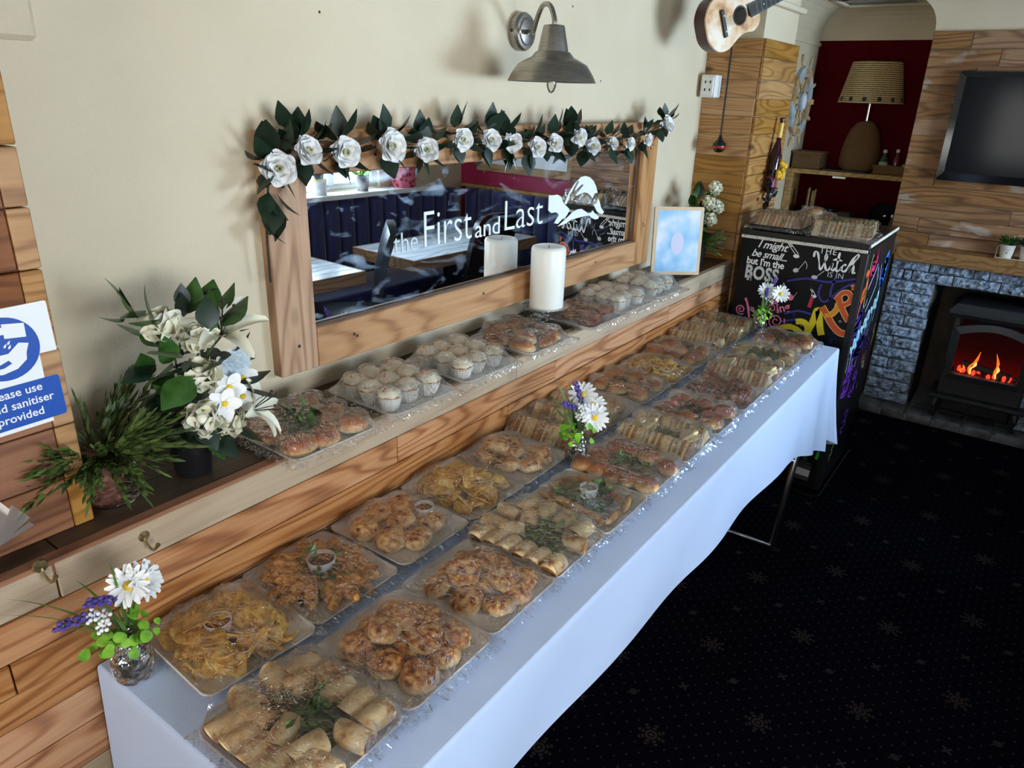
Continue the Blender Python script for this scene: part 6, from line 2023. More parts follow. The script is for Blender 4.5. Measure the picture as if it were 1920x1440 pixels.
# ---- the ledge, nearest first
YS = 1.284
p = Platter(0.978, YS - 0.004, ZL, 'white platter of glazed bread rolls on the ledge beside the flower pot', 'nearest ledge platter', -0.02, 0.125)
scatter(p, bun_meshes, 'bread_roll', 'glazed bread roll', 'bread roll', [(-0.080, 0.085, 0), (-0.078, 0.012, 0), (-0.070, -0.075, 0), (0.0, -0.085, 0), (0.075, -0.080, 0), (0.080, 0.0, 0), (0.078, 0.085, 0), (0.0, 0.09, 0)], 30, (0.044, 0.040, 0.044))
greens(p, 0.0, 0.02, 0.06, 0.060, 90, 'green salad in the middle of the rolls on the ledge', 0.3, 14)
p.film(m_film_hazy, seed=30)
p = Platter(1.275, YS, ZL, 'white platter of pink-sprinkled cupcakes on the ledge under the mirror', 'pink cupcake platter', -0.02, 0.124)
cupcakes(p, 'pink', 31)
p.film(m_film_hazy, seed=31)
p = Platter(1.560, YS, ZL, 'white platter of nut-topped cupcakes, second cupcake platter on the ledge', 'nutty cupcake platter', -0.02, 0.124)
cupcakes(p, 'nut', 32)
p.film(m_film_hazy, seed=32)
p = Platter(1.865, YS, ZL, 'white platter of filled baguette pieces on the ledge left of the candle', 'ledge platter left of candle', -0.02, 0.124)
scatter(p, long_bun_meshes, 'baguette_piece', 'baguette piece', 'baguette piece', [(-0.085, -0.07, 0, 1.5), (-0.08, 0.03, 0, 1.5), (0.02, -0.09, 0, 0.2), (0.07, -0.06, 0, 1.4), (0.080, 0.02, 0, 1.5), (0.07, 0.09, 0, 0.2), (-0.02, 0.09, 0, 0.0), (0.015, 0.01, 0.012, 0.8), (-0.03, -0.04, 0.01, 1.2)], 33, (0.044, 0.040, 0.044))
greens(p, 0.0, 0.0, 0.06, 0.055, 70, 'green salad among the baguette pieces left of the candle', 0.4, 15)
p.film(m_film_hazy, seed=33)
p = Platter(2.222, YS - 0.006, ZL, 'white platter of roast meat pieces on the ledge right of the candle', 'ledge platter right of candle', -0.02, 0.118)
r0 = random.Random(34)
scatter(p, meat_meshes, 'chicken_wing', 'chicken piece', 'chicken wing', [(r0.uniform(-0.082, 0.082), r0.uniform(-0.09, 0.09), 0.002 + 0.018 * (i // 13)) for i in range(24)], 34, (0.03, 0.026, 0.024), 0.3, 0.012)
p.film(m_film, seed=34)
p = Platter(2.470, YS - 0.006, ZL, 'white platter of white-iced cupcakes beyond the roast meat on the ledge', 'third cupcake platter', -0.02, 0.116)
cupcakes(p, None, 35)
p.film(m_film_hazy, seed=35)
p = Platter(2.752, YS - 0.006, ZL, 'white platter of cupcakes at the far end of the ledge', 'farthest cupcake platter', -0.02, 0.124)
cupcakes(p, None, 36)
p.film(m_film_hazy, seed=36)

# ---- on top of the fridge
ZF = 1.251
p = Platter(3.65, 1.012, ZF, 'black tray of sandwiches under foggy film on the fridge top', 'black tray on the fridge', 0.0, 0.137, 0.128, tray_black)
for i in range(7):
    M = p.put(None, '', -0.055, -0.09 + 0.028 * i, 0, 0, 0, 0, '', '', '', (0.06, 0.03, 0.066))
    sandwich(M @ Matrix.Scale(1.25, 4), i % 2 == 0, ('ham', 'tuna', 'salad')[i % 3], f"{ORD[i]} sandwich from the right on the black tray on the fridge", 'sandwiches on the black tray')
    M = p.put(None, '', 0.06, -0.09 + 0.028 * i, 0, 0, 0, PI, '', '', '', (0.06, 0.03, 0.066))
    sandwich(M @ Matrix.Scale(1.25, 4), i % 2 == 1, ('ham', 'tuna', 'salad')[i % 3], f"{ORD[i]} sandwich from the right, rear row, black tray on the fridge", 'sandwiches on the black tray')
p.film(m_film_hazy, seed=40)
p = Platter(3.635, 0.722, ZF, 'white platter of club sandwiches with parsley on the fridge top', 'club sandwich platter on the fridge', 0.06, 0.125, 0.135)
for i in range(8):
    for row in (0, 1):
        M = p.put(None, '', (-0.055, 0.055)[row], -0.10 + 0.0285 * i, 0, 0, 0, row * PI, '', '', '', (0.06, 0.03, 0.066))
        sandwich(M @ Matrix.Scale(1.25, 4), (i + row) % 2 == 0, ('salad', 'egg', 'salad')[i % 3], f"{ORD[i]} club sandwich from the right, {('front', 'rear')[row]} row, fridge top", 'club sandwiches on the fridge')
greens(p, 0.0, 0.03, 0.04, 0.075, 60, 'parsley on the club sandwiches on the fridge top', 0.3, 16)
p.film(seed=41)
p = Platter(3.93, 0.94, ZF, 'white platter of baked pastries at the back of the fridge top', 'pastry platter on the fridge', 0.1)
scatter(p, long_bun_meshes, 'pastry', 'baked pastry', 'pastry', [(-0.06, -0.07, 0), (-0.06, 0.02, 0), (-0.05, 0.09, 0), (0.05, -0.06, 0), (0.05, 0.03, 0), (0.0, 0.0, 0.03)], 42, (0.045, 0.04, 0.042))
p.film(seed=42)


# ------------------------------------------------------------------ candle, picture, napkins on the ledge
cs = thing('candle_stand', 'clear glass candle stand on the ledge under the white candle', 'candle stand', (2.105, 1.345, ZL))
part('glass_stem', lathe([(0.040, 0.0), (0.042, 0.004), (0.022, 0.010), (0.016, 0.016), (0.026, 0.022), (0.028, 0.028), (0.018, 0.034), (0.026, 0.042), (0.066, 0.050), (0.082, 0.058), (0.084, 0.066), (0.078, 0.066), (0.05, 0.056), (0.0, 0.054)], 28), m_vase, cs, smooth=True)
m_wax, t, out = nt('white_candle_wax')
principled(t, out, srgb(232, 230, 220), 0.35, Subsurface_Weight=0.0)
cn = thing('candle', 'tall white pillar candle standing before the mirror on the ledge', 'candle', (2.105, 1.345, ZL + 0.058))
part('wax', lathe([(0.0, 0.0), (0.058, 0.0), (0.060, 0.004), (0.060, 0.205), (0.056, 0.214), (0.048, 0.2165), (0.044, 0.212), (0.0, 0.208)], 32), m_wax, cn, smooth=True, angle=50)
part('wick', tube([(0, 0, 0.207), (0.001, 0, 0.214), (0.004, 0, 0.219)], 0.0012, 5), m_black, cn)
pf = thing('photo_frame', 'pale blue framed picture card standing on the far ledge before white flowers', 'picture', (3.10, 1.30, ZL), (-0.10, 0, math.radians(-48)))
part('frame', loft([[(x, -z, y + 0.16) for x, y, _ in rrect(0.225, 0.30, 0.006, 2)] for z in (0.0, 0.014)]), mat('pale_oak_frame', srgb(210, 182, 148), 0.5), pf)
m_card, t, out = nt('pale_blue_card')
tc = N(t, 'TexCoord')
nz = N(t, 'TexNoise', i_Vector=tc.outputs['Object'], i_Scale=9.0, i_Detail=2.0)
principled(t, out, ramp(t, nz.outputs[0], [(0.36, srgb(120, 178, 222)), (0.52, srgb(168, 204, 232)), (0.66, srgb(222, 226, 240))]), 0.4)
part('card', tf(flat_poly([(x, y + 0.16) for x, y, _ in rrect(0.195, 0.27, 0.002, 1)]), frame4((0, -0.0146, 0), (1, 0, 0), (0, 0, 1))), m_card, pf)
part('pink_motif', tf(flat_poly([(0.03 * math.cos(i * 0.4), 0.15 + 0.05 * math.sin(i * 0.4)) for i in range(16)]), frame4((0, -0.0150, 0), (1, 0, 0), (0, 0, 1))), mat('soft_pink', srgb(206, 204, 226), 0.5), pf)
part('strut', bbox(-0.02, 0.02, 0.0, 0.012, 0.01, 0.20, 0.002), m_black, pf)
napk = thing('napkins', 'fan of white pleated paper napkins at the left edge on the ledge', 'napkins', (0.335, 1.262, ZL))
for i in range(7):
    part('napkin', tf(grid(8, 2, lambda u, v: (0.05 * v - 0.02, (u - 0.5) * 0.008 * (1 + v * 4), 0.006 + 0.10 * v * (1 - 0.10 * abs(i - 3)))), Matrix.Rotation(-0.6 + 0.2 * i, 4, 'Y') @ Matrix.Translation((0, -0.03 + 0.010 * i, 0))), m_petal, napk)

# ------------------------------------------------------------------ pots of flowers on the ledge
rl = random.Random(51)
leaf_mid = [mesh('leaf', leaf_shape(1.0, 0.27 + 0.05 * i, 0.2 * (i - 1), 0.22, 6), m_leaf_mid, True) for i in range(3)]
leaf_deep = [mesh('leaf', leaf_shape(1.0, 0.30 + 0.03 * i, 0.25 * (i - 1), 0.2, 6), m_leaf_dark, True) for i in range(3)]


def rosebud(r, rnd):
    S = []
    for ring, (cnt, L, W, t0) in enumerate(((3, 1.25, 0.85, 0.02), (3, 1.25, 1.05, 0.15), (5, 1.10, 1.0, 0.45))):
        for i in range(cnt):
            a = 2 * PI * i / cnt + ring * 0.7
            S.append(tf(petal(r * L, r * W, 0.42, 0.26 if ring else 0.03, 6, 6), Matrix.Rotation(a, 4, 'Z') @ Matrix.Translation((0, r * 0.20, 0)) @ Matrix.Rotation(-t0, 4, 'X') @ Matrix.Rotation(PI, 4, 'Z')))
    S.append(mv(sphere(1.0, 10, 8), 0, 0, r * 0.62, sc=(r * 0.36, r * 0.36, r * 0.66)))
    return join(*S)


bud_mesh = mesh('rose', rosebud(0.036, rl), m_petal_cream, True)


def lily_shape(r):
    S = []
    for i in range(6):
        a = 2 * PI * i / 6
        S.append(tf(petal(r, r * 0.21, 0.5, 0.55 if i % 2 else 0.40, 4, 6), Matrix.Rotation(a, 4, 'Z') @ Matrix.Translation((0, r * 0.06, 0)) @ Matrix.Rotation(-0.72 - 0.1 * (i % 2), 4, 'X') @ Matrix.Rotation(PI, 4, 'Z')))
    return join(*S)


lily_mesh = mesh('lily', lily_shape(0.078), m_petal_cream, True)
stamen_mesh = mesh('stamen', join(*[tube([(0, 0, 0), (0.014 * math.cos(i), 0.014 * math.sin(i), 0.045), (0.022 * math.cos(i), 0.022 * math.sin(i), 0.062)], 0.0012, 4) for i in range(5)] + [mv(sphere(0.0035, 6, 4), 0.022 * math.cos(i), 0.022 * math.sin(i), 0.063) for i in range(5)]), mat('dark_stamen', srgb(60, 44, 30), 0.6))


def daisy_shape(r, n, tilt, w=0.22, curl=0.1):
    return join(*[tf(petal(r, r * w, 0.3, curl, 2, 4), Matrix.Rotation(2 * PI * i / n + (i % 3) * 0.06, 4, 'Z') @ Matrix.Translation((0, r * 0.10, 0)) @ Matrix.Rotation(-tilt - 0.12 * (i % 2), 4, 'X') @ Matrix.Rotation(PI, 4, 'Z')) for i in range(n)])


small_mesh = mesh('small_flower', daisy_shape(0.030, 5, 1.25, 0.42), m_petal, True)
heart_mesh = mesh('flower_heart', mv(sphere(0.0065, 8, 6), 0, 0, 0.003, sc=(1, 1, 0.7)), m_yellow, True)
fa = thing('flower_pot', 'black pot of white silk lilies and roses on the ledge', 'flower arrangement', (0.722, 1.315, ZL))
part('pot', lathe([(0.0, 0.0), (0.034, 0.0), (0.036, 0.003), (0.044, 0.098), (0.047, 0.100), (0.047, 0.108), (0.042, 0.108), (0.041, 0.090), (0.0, 0.088)], 24), m_black, fa, smooth=True, angle=40)
CAMV = Vector((-0.72, -0.62, 0.25))


def at(x, z, y=0.0):
    return (x - 0.722, y - 0.035, z - ZL)


def stalk(parent, p, base=(0, 0, 0.09), m=m_stem, r=0.0022):
    part('stem', tube(bez(base, (base[0] + (p[0] - base[0]) * 0.25, base[1] + (p[1] - base[1]) * 0.25, base[2] + (p[2] - base[2]) * 0.7), p, 6), r, 5), m, parent)


for (x, z, y, d) in ((0.729, 1.290, -0.03, (-0.45, -0.5, 0.8)), (0.712, 1.210, -0.045, (-0.5, -0.75, 0.35)), (0.757, 1.190, -0.045, (-0.2, -0.85, 0.45)), (0.752, 1.355, 0.0, (-0.35, -0.2, 0.9)), (0.684, 1.395, 0.0, (-0.5, -0.1, 0.8))):
    p = at(x, z, y)
    dv = Vector(d).normalized()
    obj('rose', bud_mesh, fa, M=aim(tuple(Vector(p) - dv * 0.02), d, rl.uniform(0, 6)) @ Matrix.Scale(1.12, 4))
    stalk(fa, tuple(Vector(p) - dv * 0.02))
for (x, z, y, d, k) in ((0.795, 1.352, -0.01, (-0.15, -0.45, 0.9), 1.1), (0.822, 1.185, -0.035, (0.55, -0.6, 0.35), 0.95)):
    p = at(x, z, y)
    li = obj('lily', lily_mesh, fa, M=aim(p, d, 0.3) @ Matrix.Scale(k, 4))
    obj('stamen', stamen_mesh, li)
    stalk(fa, p)
for (x, z, y) in ((0.772, 1.258, -0.05), (0.752, 1.232, -0.06), (0.806, 1.225, -0.04), (0.815, 1.262, -0.03)):
    p = at(x, z, y)
    sf = obj('small_flower', small_mesh, fa, M=aim(p, (-0.35 + rl.uniform(-0.2, 0.2), -0.85, 0.35), rl.uniform(0, 6)))
    obj('flower_heart', heart_mesh, sf)
    stalk(fa, p, r=0.0014)
hyd = part('hydrangea', join(*[tf(daisy_shape(0.012, 4, 1.3, 0.5), aim(at(0.800 + 0.035 * math.cos(i * 2.4) * math.sqrt(i / 26), 1.288 + 0.030 * math.sin(i * 2.4) * math.sqrt(i / 26), -0.035 + 0.010 * (i / 26)), (0.2 * math.cos(i * 2.4) - 0.1, -0.9, 0.35 + 0.3 * math.sin(i * 2.4)), i)) for i in range(26)]), m_hydra, fa, True)
hyd['kind'] = 'stuff'
LF = [((0.650, 1.440), (-0.35, 0.1, 1.0), 0.085, 0), ((0.632, 1.425), (-0.9, 0.0, 0.1), 0.06, 0), ((0.650, 1.372), (-0.7, -0.2, 0.4), 0.075, 0), ((0.676, 1.352), (-0.3, -0.5, 0.7), 0.08, 0), ((0.65, 1.32), (-0.9, -0.2, 0.0), 0.08, 1), ((0.66, 1.29), (-0.9, -0.3, -0.3), 0.085, 0),
      ((0.775, 1.41), (0.4, 0.1, 0.9), 0.09, 0), ((0.81, 1.405), (0.8, 0.1, 0.5), 0.085, 0), ((0.74, 1.42), (0.1, 0.1, 1.0), 0.06, 1), ((0.83, 1.325), (0.9, -0.1, 0.3), 0.06, 1), ((0.835, 1.262), (0.9, -0.3, 0.1), 0.075, 1), ((0.845, 1.235), (0.85, -0.4, -0.2), 0.08, 1),
      ((0.665, 1.235), (-0.8, -0.5, -0.1), 0.08, 1), ((0.69, 1.20), (-0.7, -0.65, -0.3), 0.085, 1), ((0.71, 1.185), (-0.1, -0.8, -0.6), 0.07, 1), ((0.745, 1.135), (-0.2, -0.6, -0.8), 0.085, 0), ((0.76, 1.13), (0.3, -0.6, -0.8), 0.07, 1), ((0.80, 1.16), (0.6, -0.6, -0.4), 0.07, 1), ((0.67, 1.27), (-0.8, -0.3, 0.3), 0.09, 0),
      ((0.705, 1.26), (-0.5, -0.6, 0.0), 0.075, 1), ((0.735, 1.325), (-0.2, -0.6, 0.4), 0.07, 1), ((0.78, 1.31), (0.2, -0.7, 0.0), 0.07, 1), ((0.70, 1.32), (-0.4, -0.5, 0.5), 0.07, 1), ((0.73, 1.16), (-0.4, -0.7, -0.4), 0.06, 1), ((0.69, 1.165), (-0.6, -0.5, -0.6), 0.07, 0), ((0.77, 1.20), (0.1, -0.8, 0.1), 0.07, 1)]
for i, ((x, z), d, L, kind) in enumerate(LF * 3):
    if i >= len(LF):
        x, z, L = x + rl.uniform(-0.03, 0.03), z + rl.uniform(-0.03, 0.03), L * 0.8
    p = Vector(at(x, z, -0.02 - 0.02 * (i % 3) if i < len(LF) else 0.02))
    dv = Vector(d).normalized()
    obj('leaf', (leaf_deep if kind else leaf_mid)[i % 3], fa, M=aim(tuple(p - dv * L * 0.5), d, PI + rl.uniform(-0.5, 0.5)) @ Matrix.Scale(L, 4))
for i in range(8):
    a = 2 * PI * i / 8
    stalk(fa, (0.06 * math.cos(a), 0.04 * math.sin(a), 0.14 + 0.02 * (i % 5)))

ur = thing('fern_urn', 'brown stone urn with bushy green fern beside the sanitiser notice', 'potted fern', (0.552, 1.345, ZL))
m_urn = mottled('speckled_brown_stone', [(0.3, srgb(62, 36, 28)), (0.5, srgb(112, 70, 54)), (0.7, srgb(150, 112, 92))], 80, 0.7, 0.002, rv=0)
part('urn', lathe([(0.0, 0.0), (0.034, 0.0), (0.034, 0.006), (0.022, 0.014), (0.022, 0.022), (0.042, 0.040), (0.056, 0.065), (0.058, 0.085), (0.050, 0.108), (0.048, 0.114), (0.044, 0.112), (0.0, 0.10)], 28), m_urn, ur, smooth=True, angle=50)
part('glass_saucer', lathe([(0.0, 0.001), (0.044, 0.001), (0.050, 0.010), (0.048, 0.010), (0.040, 0.003), (0.0, 0.003)], 24), m_vase, ur, smooth=True, loc=(0.012, -0.012, 0.0))
bd = part('badge', lathe([(0.0, 0.004), (0.024, 0.003), (0.026, 0.0)], 24), m_black, ur, M=aim((0.040, -0.0395, 0.066), (0.70, -0.68, -0.08), 0))
part('lettering', mv(text('MAC', 0.017, 0, 0.02), 0.0, 0.002, 0.0046), m_pw, bd, M=Matrix.Rotation(2.2, 4, 'Z'))
part('printed_motif', mv(flat_poly([(0.008 * math.cos(i * 0.8) * (1 + 0.3 * (i % 2)), 0.006 * math.sin(i * 0.8) - 0.010) for i in range(8)]), 0, 0, 0.0046), m_pg, bd, M=Matrix.Rotation(2.2, 4, 'Z'))
fern_leaf = [mesh('frond', join(*[tf(leaf_shape(0.034, 0.0052, 0.3, 0.2, 3), Matrix.Translation((0, 0.006 * k * k / 9, 0.022 * k + 0.01)) @ Matrix.Rotation(a, 4, 'Z') @ Matrix.Rotation(0.55, 4, 'X')) for k in range(6) for a in (0.4 + k, 2.4 + k, 4.5 + k)] + [tf(leaf_shape(0.034, 0.004, 0.2, 0.2, 3), Matrix.Translation((0, 0.024, 0.14))), tube([(0, 0, 0), (0, 0.006, 0.07), (0, 0.024, 0.14)], 0.0011, 4)]), m_fern, True) for q in range(2)]
for i in range(120):
    a = rl.uniform(0, 2 * PI)
    e = rl.uniform(-0.28, 1.0)
    d = Vector((math.cos(a) * 1.15 - 0.05, math.sin(a) * 0.75 - 0.25, e * 0.95))
    if d.y > 0.3:
        d.y = 0.3
    obj('frond', fern_leaf[i % 2], ur, M=aim((0.032 * math.cos(a), 0.025 * math.sin(a) - 0.01, 0.108), tuple(d), rl.uniform(0, 6)) @ Matrix.Scale(rl.uniform(0.6, 1.02), 4))


# ------------------------------------------------------------------ glass vases of mixed flowers on the table
daisy_mesh = mesh('daisy', daisy_shape(0.034, 18, 1.2, 0.17), m_petal, True)
chrys_mesh = mesh('chrysanthemum', join(daisy_shape(0.034, 14, 1.25, 0.2), daisy_shape(0.029, 12, 0.9, 0.2), daisy_shape(0.022, 9, 0.5, 0.22)), m_petal, True)
lav_mesh = mesh('lavender', join(*[mv(sphere(0.0042, 6, 4), 0.006 * math.cos(i * 2.4), 0.006 * math.sin(i * 2.4), 0.0036 * i, sc=(1, 1, 1.5)) for i in range(22)]), m_purple, True)
euc_mesh = mesh('eucalyptus_leaf', join(([(0.014 * math.cos(i * 2 * PI / 10), 0.014 * math.sin(i * 2 * PI / 10) + 0.012, 0.004 * math.sin(i * 1.2)) for i in range(10)], [tuple(range(10))])), m_leaf_lime, True)
gyp_mesh = mesh('gypsophila', join(*[mv(sphere(0.004, 6, 4), 0.012 * math.cos(i * 2.4) * math.sqrt(i / 8), 0.012 * math.sin(i * 2.4) * math.sqrt(i / 8), 0.004 * (i % 3)) for i in range(9)]), m_petal, True)


def blade(parent, p0, p1, bow, w=0.004):
    P = [Vector(q) for q in bez(p0, tuple((Vector(p0) + Vector(p1)) / 2 + Vector(bow)), p1, 8)]
    V, F = [], []
    for i, q in enumerate(P):
        k = w * (1 - (i / 8) ** 2) + 0.0003
        V += [tuple(q + Vector((0.75, -0.5, 0)) * k), tuple(q - Vector((0.75, -0.5, 0)) * k)]
        if i:
            F.append((2 * i - 2, 2 * i - 1, 2 * i + 1, 2 * i))
    part('grass_blade', (V, F), m_grass, parent, True)


def vase(label, x, y, z, seed, white, lean, scale=1.0, full=True):
    r0 = random.Random(seed)
    v = thing('flower_vase', label, 'vase', (x, y, z))
    part('glass', lathe([(0.0, 0.0), (0.026, 0.0), (0.031, 0.006), (0.036, 0.025), (0.036, 0.045), (0.030, 0.072), (0.020, 0.094), (0.015, 0.106), (0.016, 0.116), (0.0145, 0.116), (0.013, 0.104), (0.018, 0.092), (0.027, 0.070), (0.032, 0.044), (0.030, 0.022), (0.0, 0.008)], 28), m_vase, v, smooth=True)
    tops = []
    for k, (dx, dy, dz, d) in enumerate(white):
        p = (dx, dy, dz)
        dv = Vector(d).normalized()
        f_ = obj('daisy' if k else 'chrysanthemum', daisy_mesh if (k or not full) else chrys_mesh, v, M=aim(p, d, r0.uniform(0, 6)) @ Matrix.Scale(scale, 4))
        obj('flower_heart', heart_mesh, f_, M=Matrix.Scale(1.3, 4))
        part('stem', tube(bez((0, 0, 0.02), (0, 0, 0.11), tuple(Vector(p) - dv * 0.006), 7), 0.0018, 5), m_stem, v)
    for k in range(8):
        a = r0.uniform(0, 2 * PI)
        L = r0.uniform(0.10, 0.20)
        t_ = (lean[0] * L * 1.2 + 0.09 * math.cos(a), lean[1] * L + 0.04 * math.sin(a) - 0.01, 0.13 + L * r0.uniform(0.5, 0.95))
        blade(v, (0.004 * math.cos(a), 0.004 * math.sin(a), 0.08), t_, (0, 0, 0.035))
    for k in range(2):
        t_ = (lean[0] * 0.08 - 0.01 + 0.03 * k, lean[1] * 0.06 - 0.02, 0.185 + 0.01 * k)
        part('stem', tube(bez((0, 0, 0.05), (0, 0, 0.12), t_, 6), 0.0014, 5), m_stem, v)
        obj('lavender', lav_mesh, v, M=aim(t_, (lean[0] - 0.4 + 0.5 * k, lean[1] - 0.2, 0.35)) @ Matrix.Scale(0.95, 4))
    for k in range(3):
        t_ = (lean[0] * 0.10 + r0.uniform(-0.03, 0.03), -0.03 + r0.uniform(-0.01, 0.02), 0.16 + 0.015 * k)
        part('stem', tube(bez((0, 0, 0.05), (0, 0, 0.12), t_, 6), 0.001, 4), m_stem, v)
        obj('gypsophila', gyp_mesh, v, M=aim(t_, (lean[0], -0.5, 0.5)))
    for k in range(40):
        a = r0.uniform(0, 2 * PI)
        q = r0.uniform(0.015, 0.062)
        p = (q * math.cos(a) + lean[0] * 0.02, q * 0.7 * math.sin(a) - 0.012, 0.118 + r0.uniform(-0.02, 0.03) - 0.3 * q)
        obj('eucalyptus_leaf', euc_mesh, v, M=aim(p, (math.cos(a) * 0.5, -0.5 + 0.4 * math.sin(a), 0.7), a) @ Matrix.Scale(r0.uniform(0.45, 0.8), 4))
    return v


vase('clear glass vase with purple lavender and white flower, near end of table', 0.454, 1.125, ZT + 0.004, 61, [(0.030, -0.025, 0.200, (0.35, -0.75, 0.45)), (0.006, -0.028, 0.205, (-0.5, -0.5, 0.6))], (-0.55, -0.1))
vase('clear glass vase with white daisies between the platters mid table', 1.660, 0.931, ZT + 0.004, 62, [(0.035, -0.030, 0.140, (-0.55, -0.65, 0.5)), (0.055, -0.01, 0.165, (-0.3, -0.4, 0.85)), (0.03, 0.01, 0.20, (-0.5, -0.3, 0.8))], (-0.25, 0.25), 1.15, False)
vase('clear glass vase with two white daisies in front of the fridge', 3.262, 0.931, ZT + 0.004, 63, [(0.0, -0.01, 0.205, (-0.75, -0.4, 0.5)), (0.01, -0.07, 0.20, (-0.75, -0.45, 0.45))], (0.0, 0.1), 1.1, False)

# flowers behind the picture at the far end of the ledge
fb = thing('corner_flower_pot', 'dark pot of white flowers and fern in the ledge corner by pillar', 'flower arrangement', (3.42, 1.345, ZL))
part('pot', lathe([(0.0, 0.0), (0.05, 0.0), (0.062, 0.11), (0.066, 0.112), (0.060, 0.112), (0.0, 0.10)], 20), m_black, fb, smooth=True, angle=40)
for i in range(26):
    a = rl.uniform(0, 2 * PI)
    d = (0.8 * math.cos(a) - 0.3, 0.5 * math.sin(a) - 0.4, rl.uniform(-0.1, 1.3))
    q = Vector((0.03 * math.cos(a), 0.02 * math.sin(a), 0.12 + rl.uniform(0, 0.2)))
    obj('leaf', (leaf_mid, leaf_deep)[i % 2][i % 3], fb, M=aim(tuple(q), d, rl.uniform(0, 6)) @ Matrix.Scale(rl.uniform(0.07, 0.10), 4))
for k, (x, z) in enumerate(((-0.06, 0.30), (0.05, 0.27), (0.0, 0.36), (-0.02, 0.22))):
    p = (x, -0.06, z)
    obj('rose', bud_mesh, fb, M=aim(p, (-0.6, -0.6, 0.4), k) @ Matrix.Scale(1.0, 4))
    stalk(fb, p, (0, 0, 0.10))
for i in range(14):
    a = rl.uniform(0, 2 * PI)
    obj('frond', fern_leaf[i % 2], fb, M=aim((0.02 * math.cos(a), -0.02, 0.11), (0.5 * math.cos(a) + 0.25, -0.75, rl.uniform(-0.3, 0.5)), a) @ Matrix.Scale(0.75, 4))

# ------------------------------------------------------------------ the other side of the room, seen in the mirror
m_velvet = mottled('navy_velvet', [(0.3, srgb(14, 22, 74)), (0.7, srgb(24, 36, 100))], 8, 0.6, rv=0, Sheen_Weight=0.6)


def bench(name, label, M, length, ch, seat0=0.0):
    b = tag(obj(name, None, None, M=M), label, 'bench seat', 'navy channelled bench seating')
    part('seat', bbox(seat0, length, 0.10, 0.58, 0.30, 0.46, 0.03, 2), m_velvet, b, True, 50)
    part('plinth', bbox(seat0, length, 0.10, 0.52, 0.0, 0.30, 0.004), m_black, b)
    part('back_core', bbox(0, length, 0.0, 0.06, 0.30, 1.02, 0.005), m_velvet, b)
    n = int(length / ch)
    for i in range(n):
        a, c = length * i / n, length * (i + 1) / n
        part('back_channel', loft([[((a + c) / 2 + (c - a) * 0.5 * math.cos(t_), 0.05 + 0.055 * math.sin(t_) * k, z) for t_ in [PI * q / 8 for q in range(9)]] for z, k in ((0.45, 1), (0.98, 1), (1.02, 0.75), (1.035, 0.3))], closed=True), m_velvet, b, True, 60)
    return b


bench('bench', 'navy velvet channelled bench under the window, seen in the mirror', Matrix.Translation((1.6, -1.59, 0)), 3.30, 0.14)
bench('bench', 'navy velvet channelled bench against the magenta wall, seen in the mirror', Matrix.Translation((5.02, -1.48, 0)) @ Matrix.Rotation(PI / 2, 4, 'Z'), 1.08, 0.14, 0.49)
solo('bench_rail', bbox(4.97, 5.03, -1.56, -0.40, 1.036, 1.062, 0.003), m_pine, 'pine rail along the top of the bench by the magenta wall', 'rail')
wbd = thing('menu_board', 'white board in pine frame on the magenta wall, seen in mirror', 'board', (5.028, -0.79, 1.50))
part('panel', box(-0.012, -0.004, -0.56, 0.36, -0.26, 0.26), mat('white_board', srgb(224, 228, 232), 0.3), wbd)
for M_, L in ((Matrix.Translation((-0.012, -0.10, -0.285)) @ Matrix.Rotation(-PI / 2, 4, 'Z'), 1.0), (Matrix.Translation((-0.012, -0.10, 0.285)) @ Matrix.Rotation(-PI / 2, 4, 'Z'), 1.0)):
    part('frame_rail', bbox(-L / 2, L / 2, -0.016, 0.016, -0.031, 0.031, 0.002), m_pine, wbd, M=M_)
for y in (-0.585, 0.385):
    part('frame_rail', bbox(-0.026, 0.006, y - 0.028, y + 0.028, -0.254, 0.254, 0.002), m_pine, wbd)

m_plank_top = wood('window_sheen_table_boards', srgb(150, 156, 160), srgb(206, 214, 218), srgb(226, 232, 236), stain=0.45, rings=5, rough=0.18, spec=0.6)  # window reflection on the tops is put into the pale board colour


def dining_table(label, x0, x1, y0, y1):
    tbl = thing('dining_table', label, 'table', ((x0 + x1) / 2, (y0 + y1) / 2, 0))
    hx, hy = (x1 - x0) / 2, (y1 - y0) / 2
    n = 6
    for i in range(n):
        a, b = -hy + 2 * hy * i / n, -hy + 2 * hy * (i + 1) / n
        part('table_board', bbox(-hx, hx, a + 0.0012, b - 0.0012, 0.735, 0.78, 0.003), m_plank_top, tbl)
    part('apron', join(bbox(-hx - 0.012, hx + 0.012, -hy - 0.012, -hy, 0.70, 0.781, 0.003), bbox(-hx - 0.012, hx + 0.012, hy, hy + 0.012, 0.70, 0.781, 0.003), bbox(-hx - 0.012, -hx, -hy, hy, 0.70, 0.781, 0.003), bbox(hx, hx + 0.012, -hy, hy, 0.70, 0.781, 0.003)), m_mantel, tbl)
    part('pedestal', lathe([(0.05, 0.03), (0.05, 0.735)], 14), m_black, tbl, smooth=True, angle=40)
    part('base', bbox(-0.28, 0.28, -0.22, 0.22, 0.0, 0.03, 0.005), m_black, tbl)


dining_table('glossy plank pub table by the navy bench, right one in the mirror', 3.36, 4.64, -1.05, -0.44)
dining_table('glossy plank pub table by the navy bench, left one in the mirror', 1.72, 2.93, -1.0, -0.44)
m_leather = mat('black_leather', (0.010, 0.010, 0.011), 0.28)


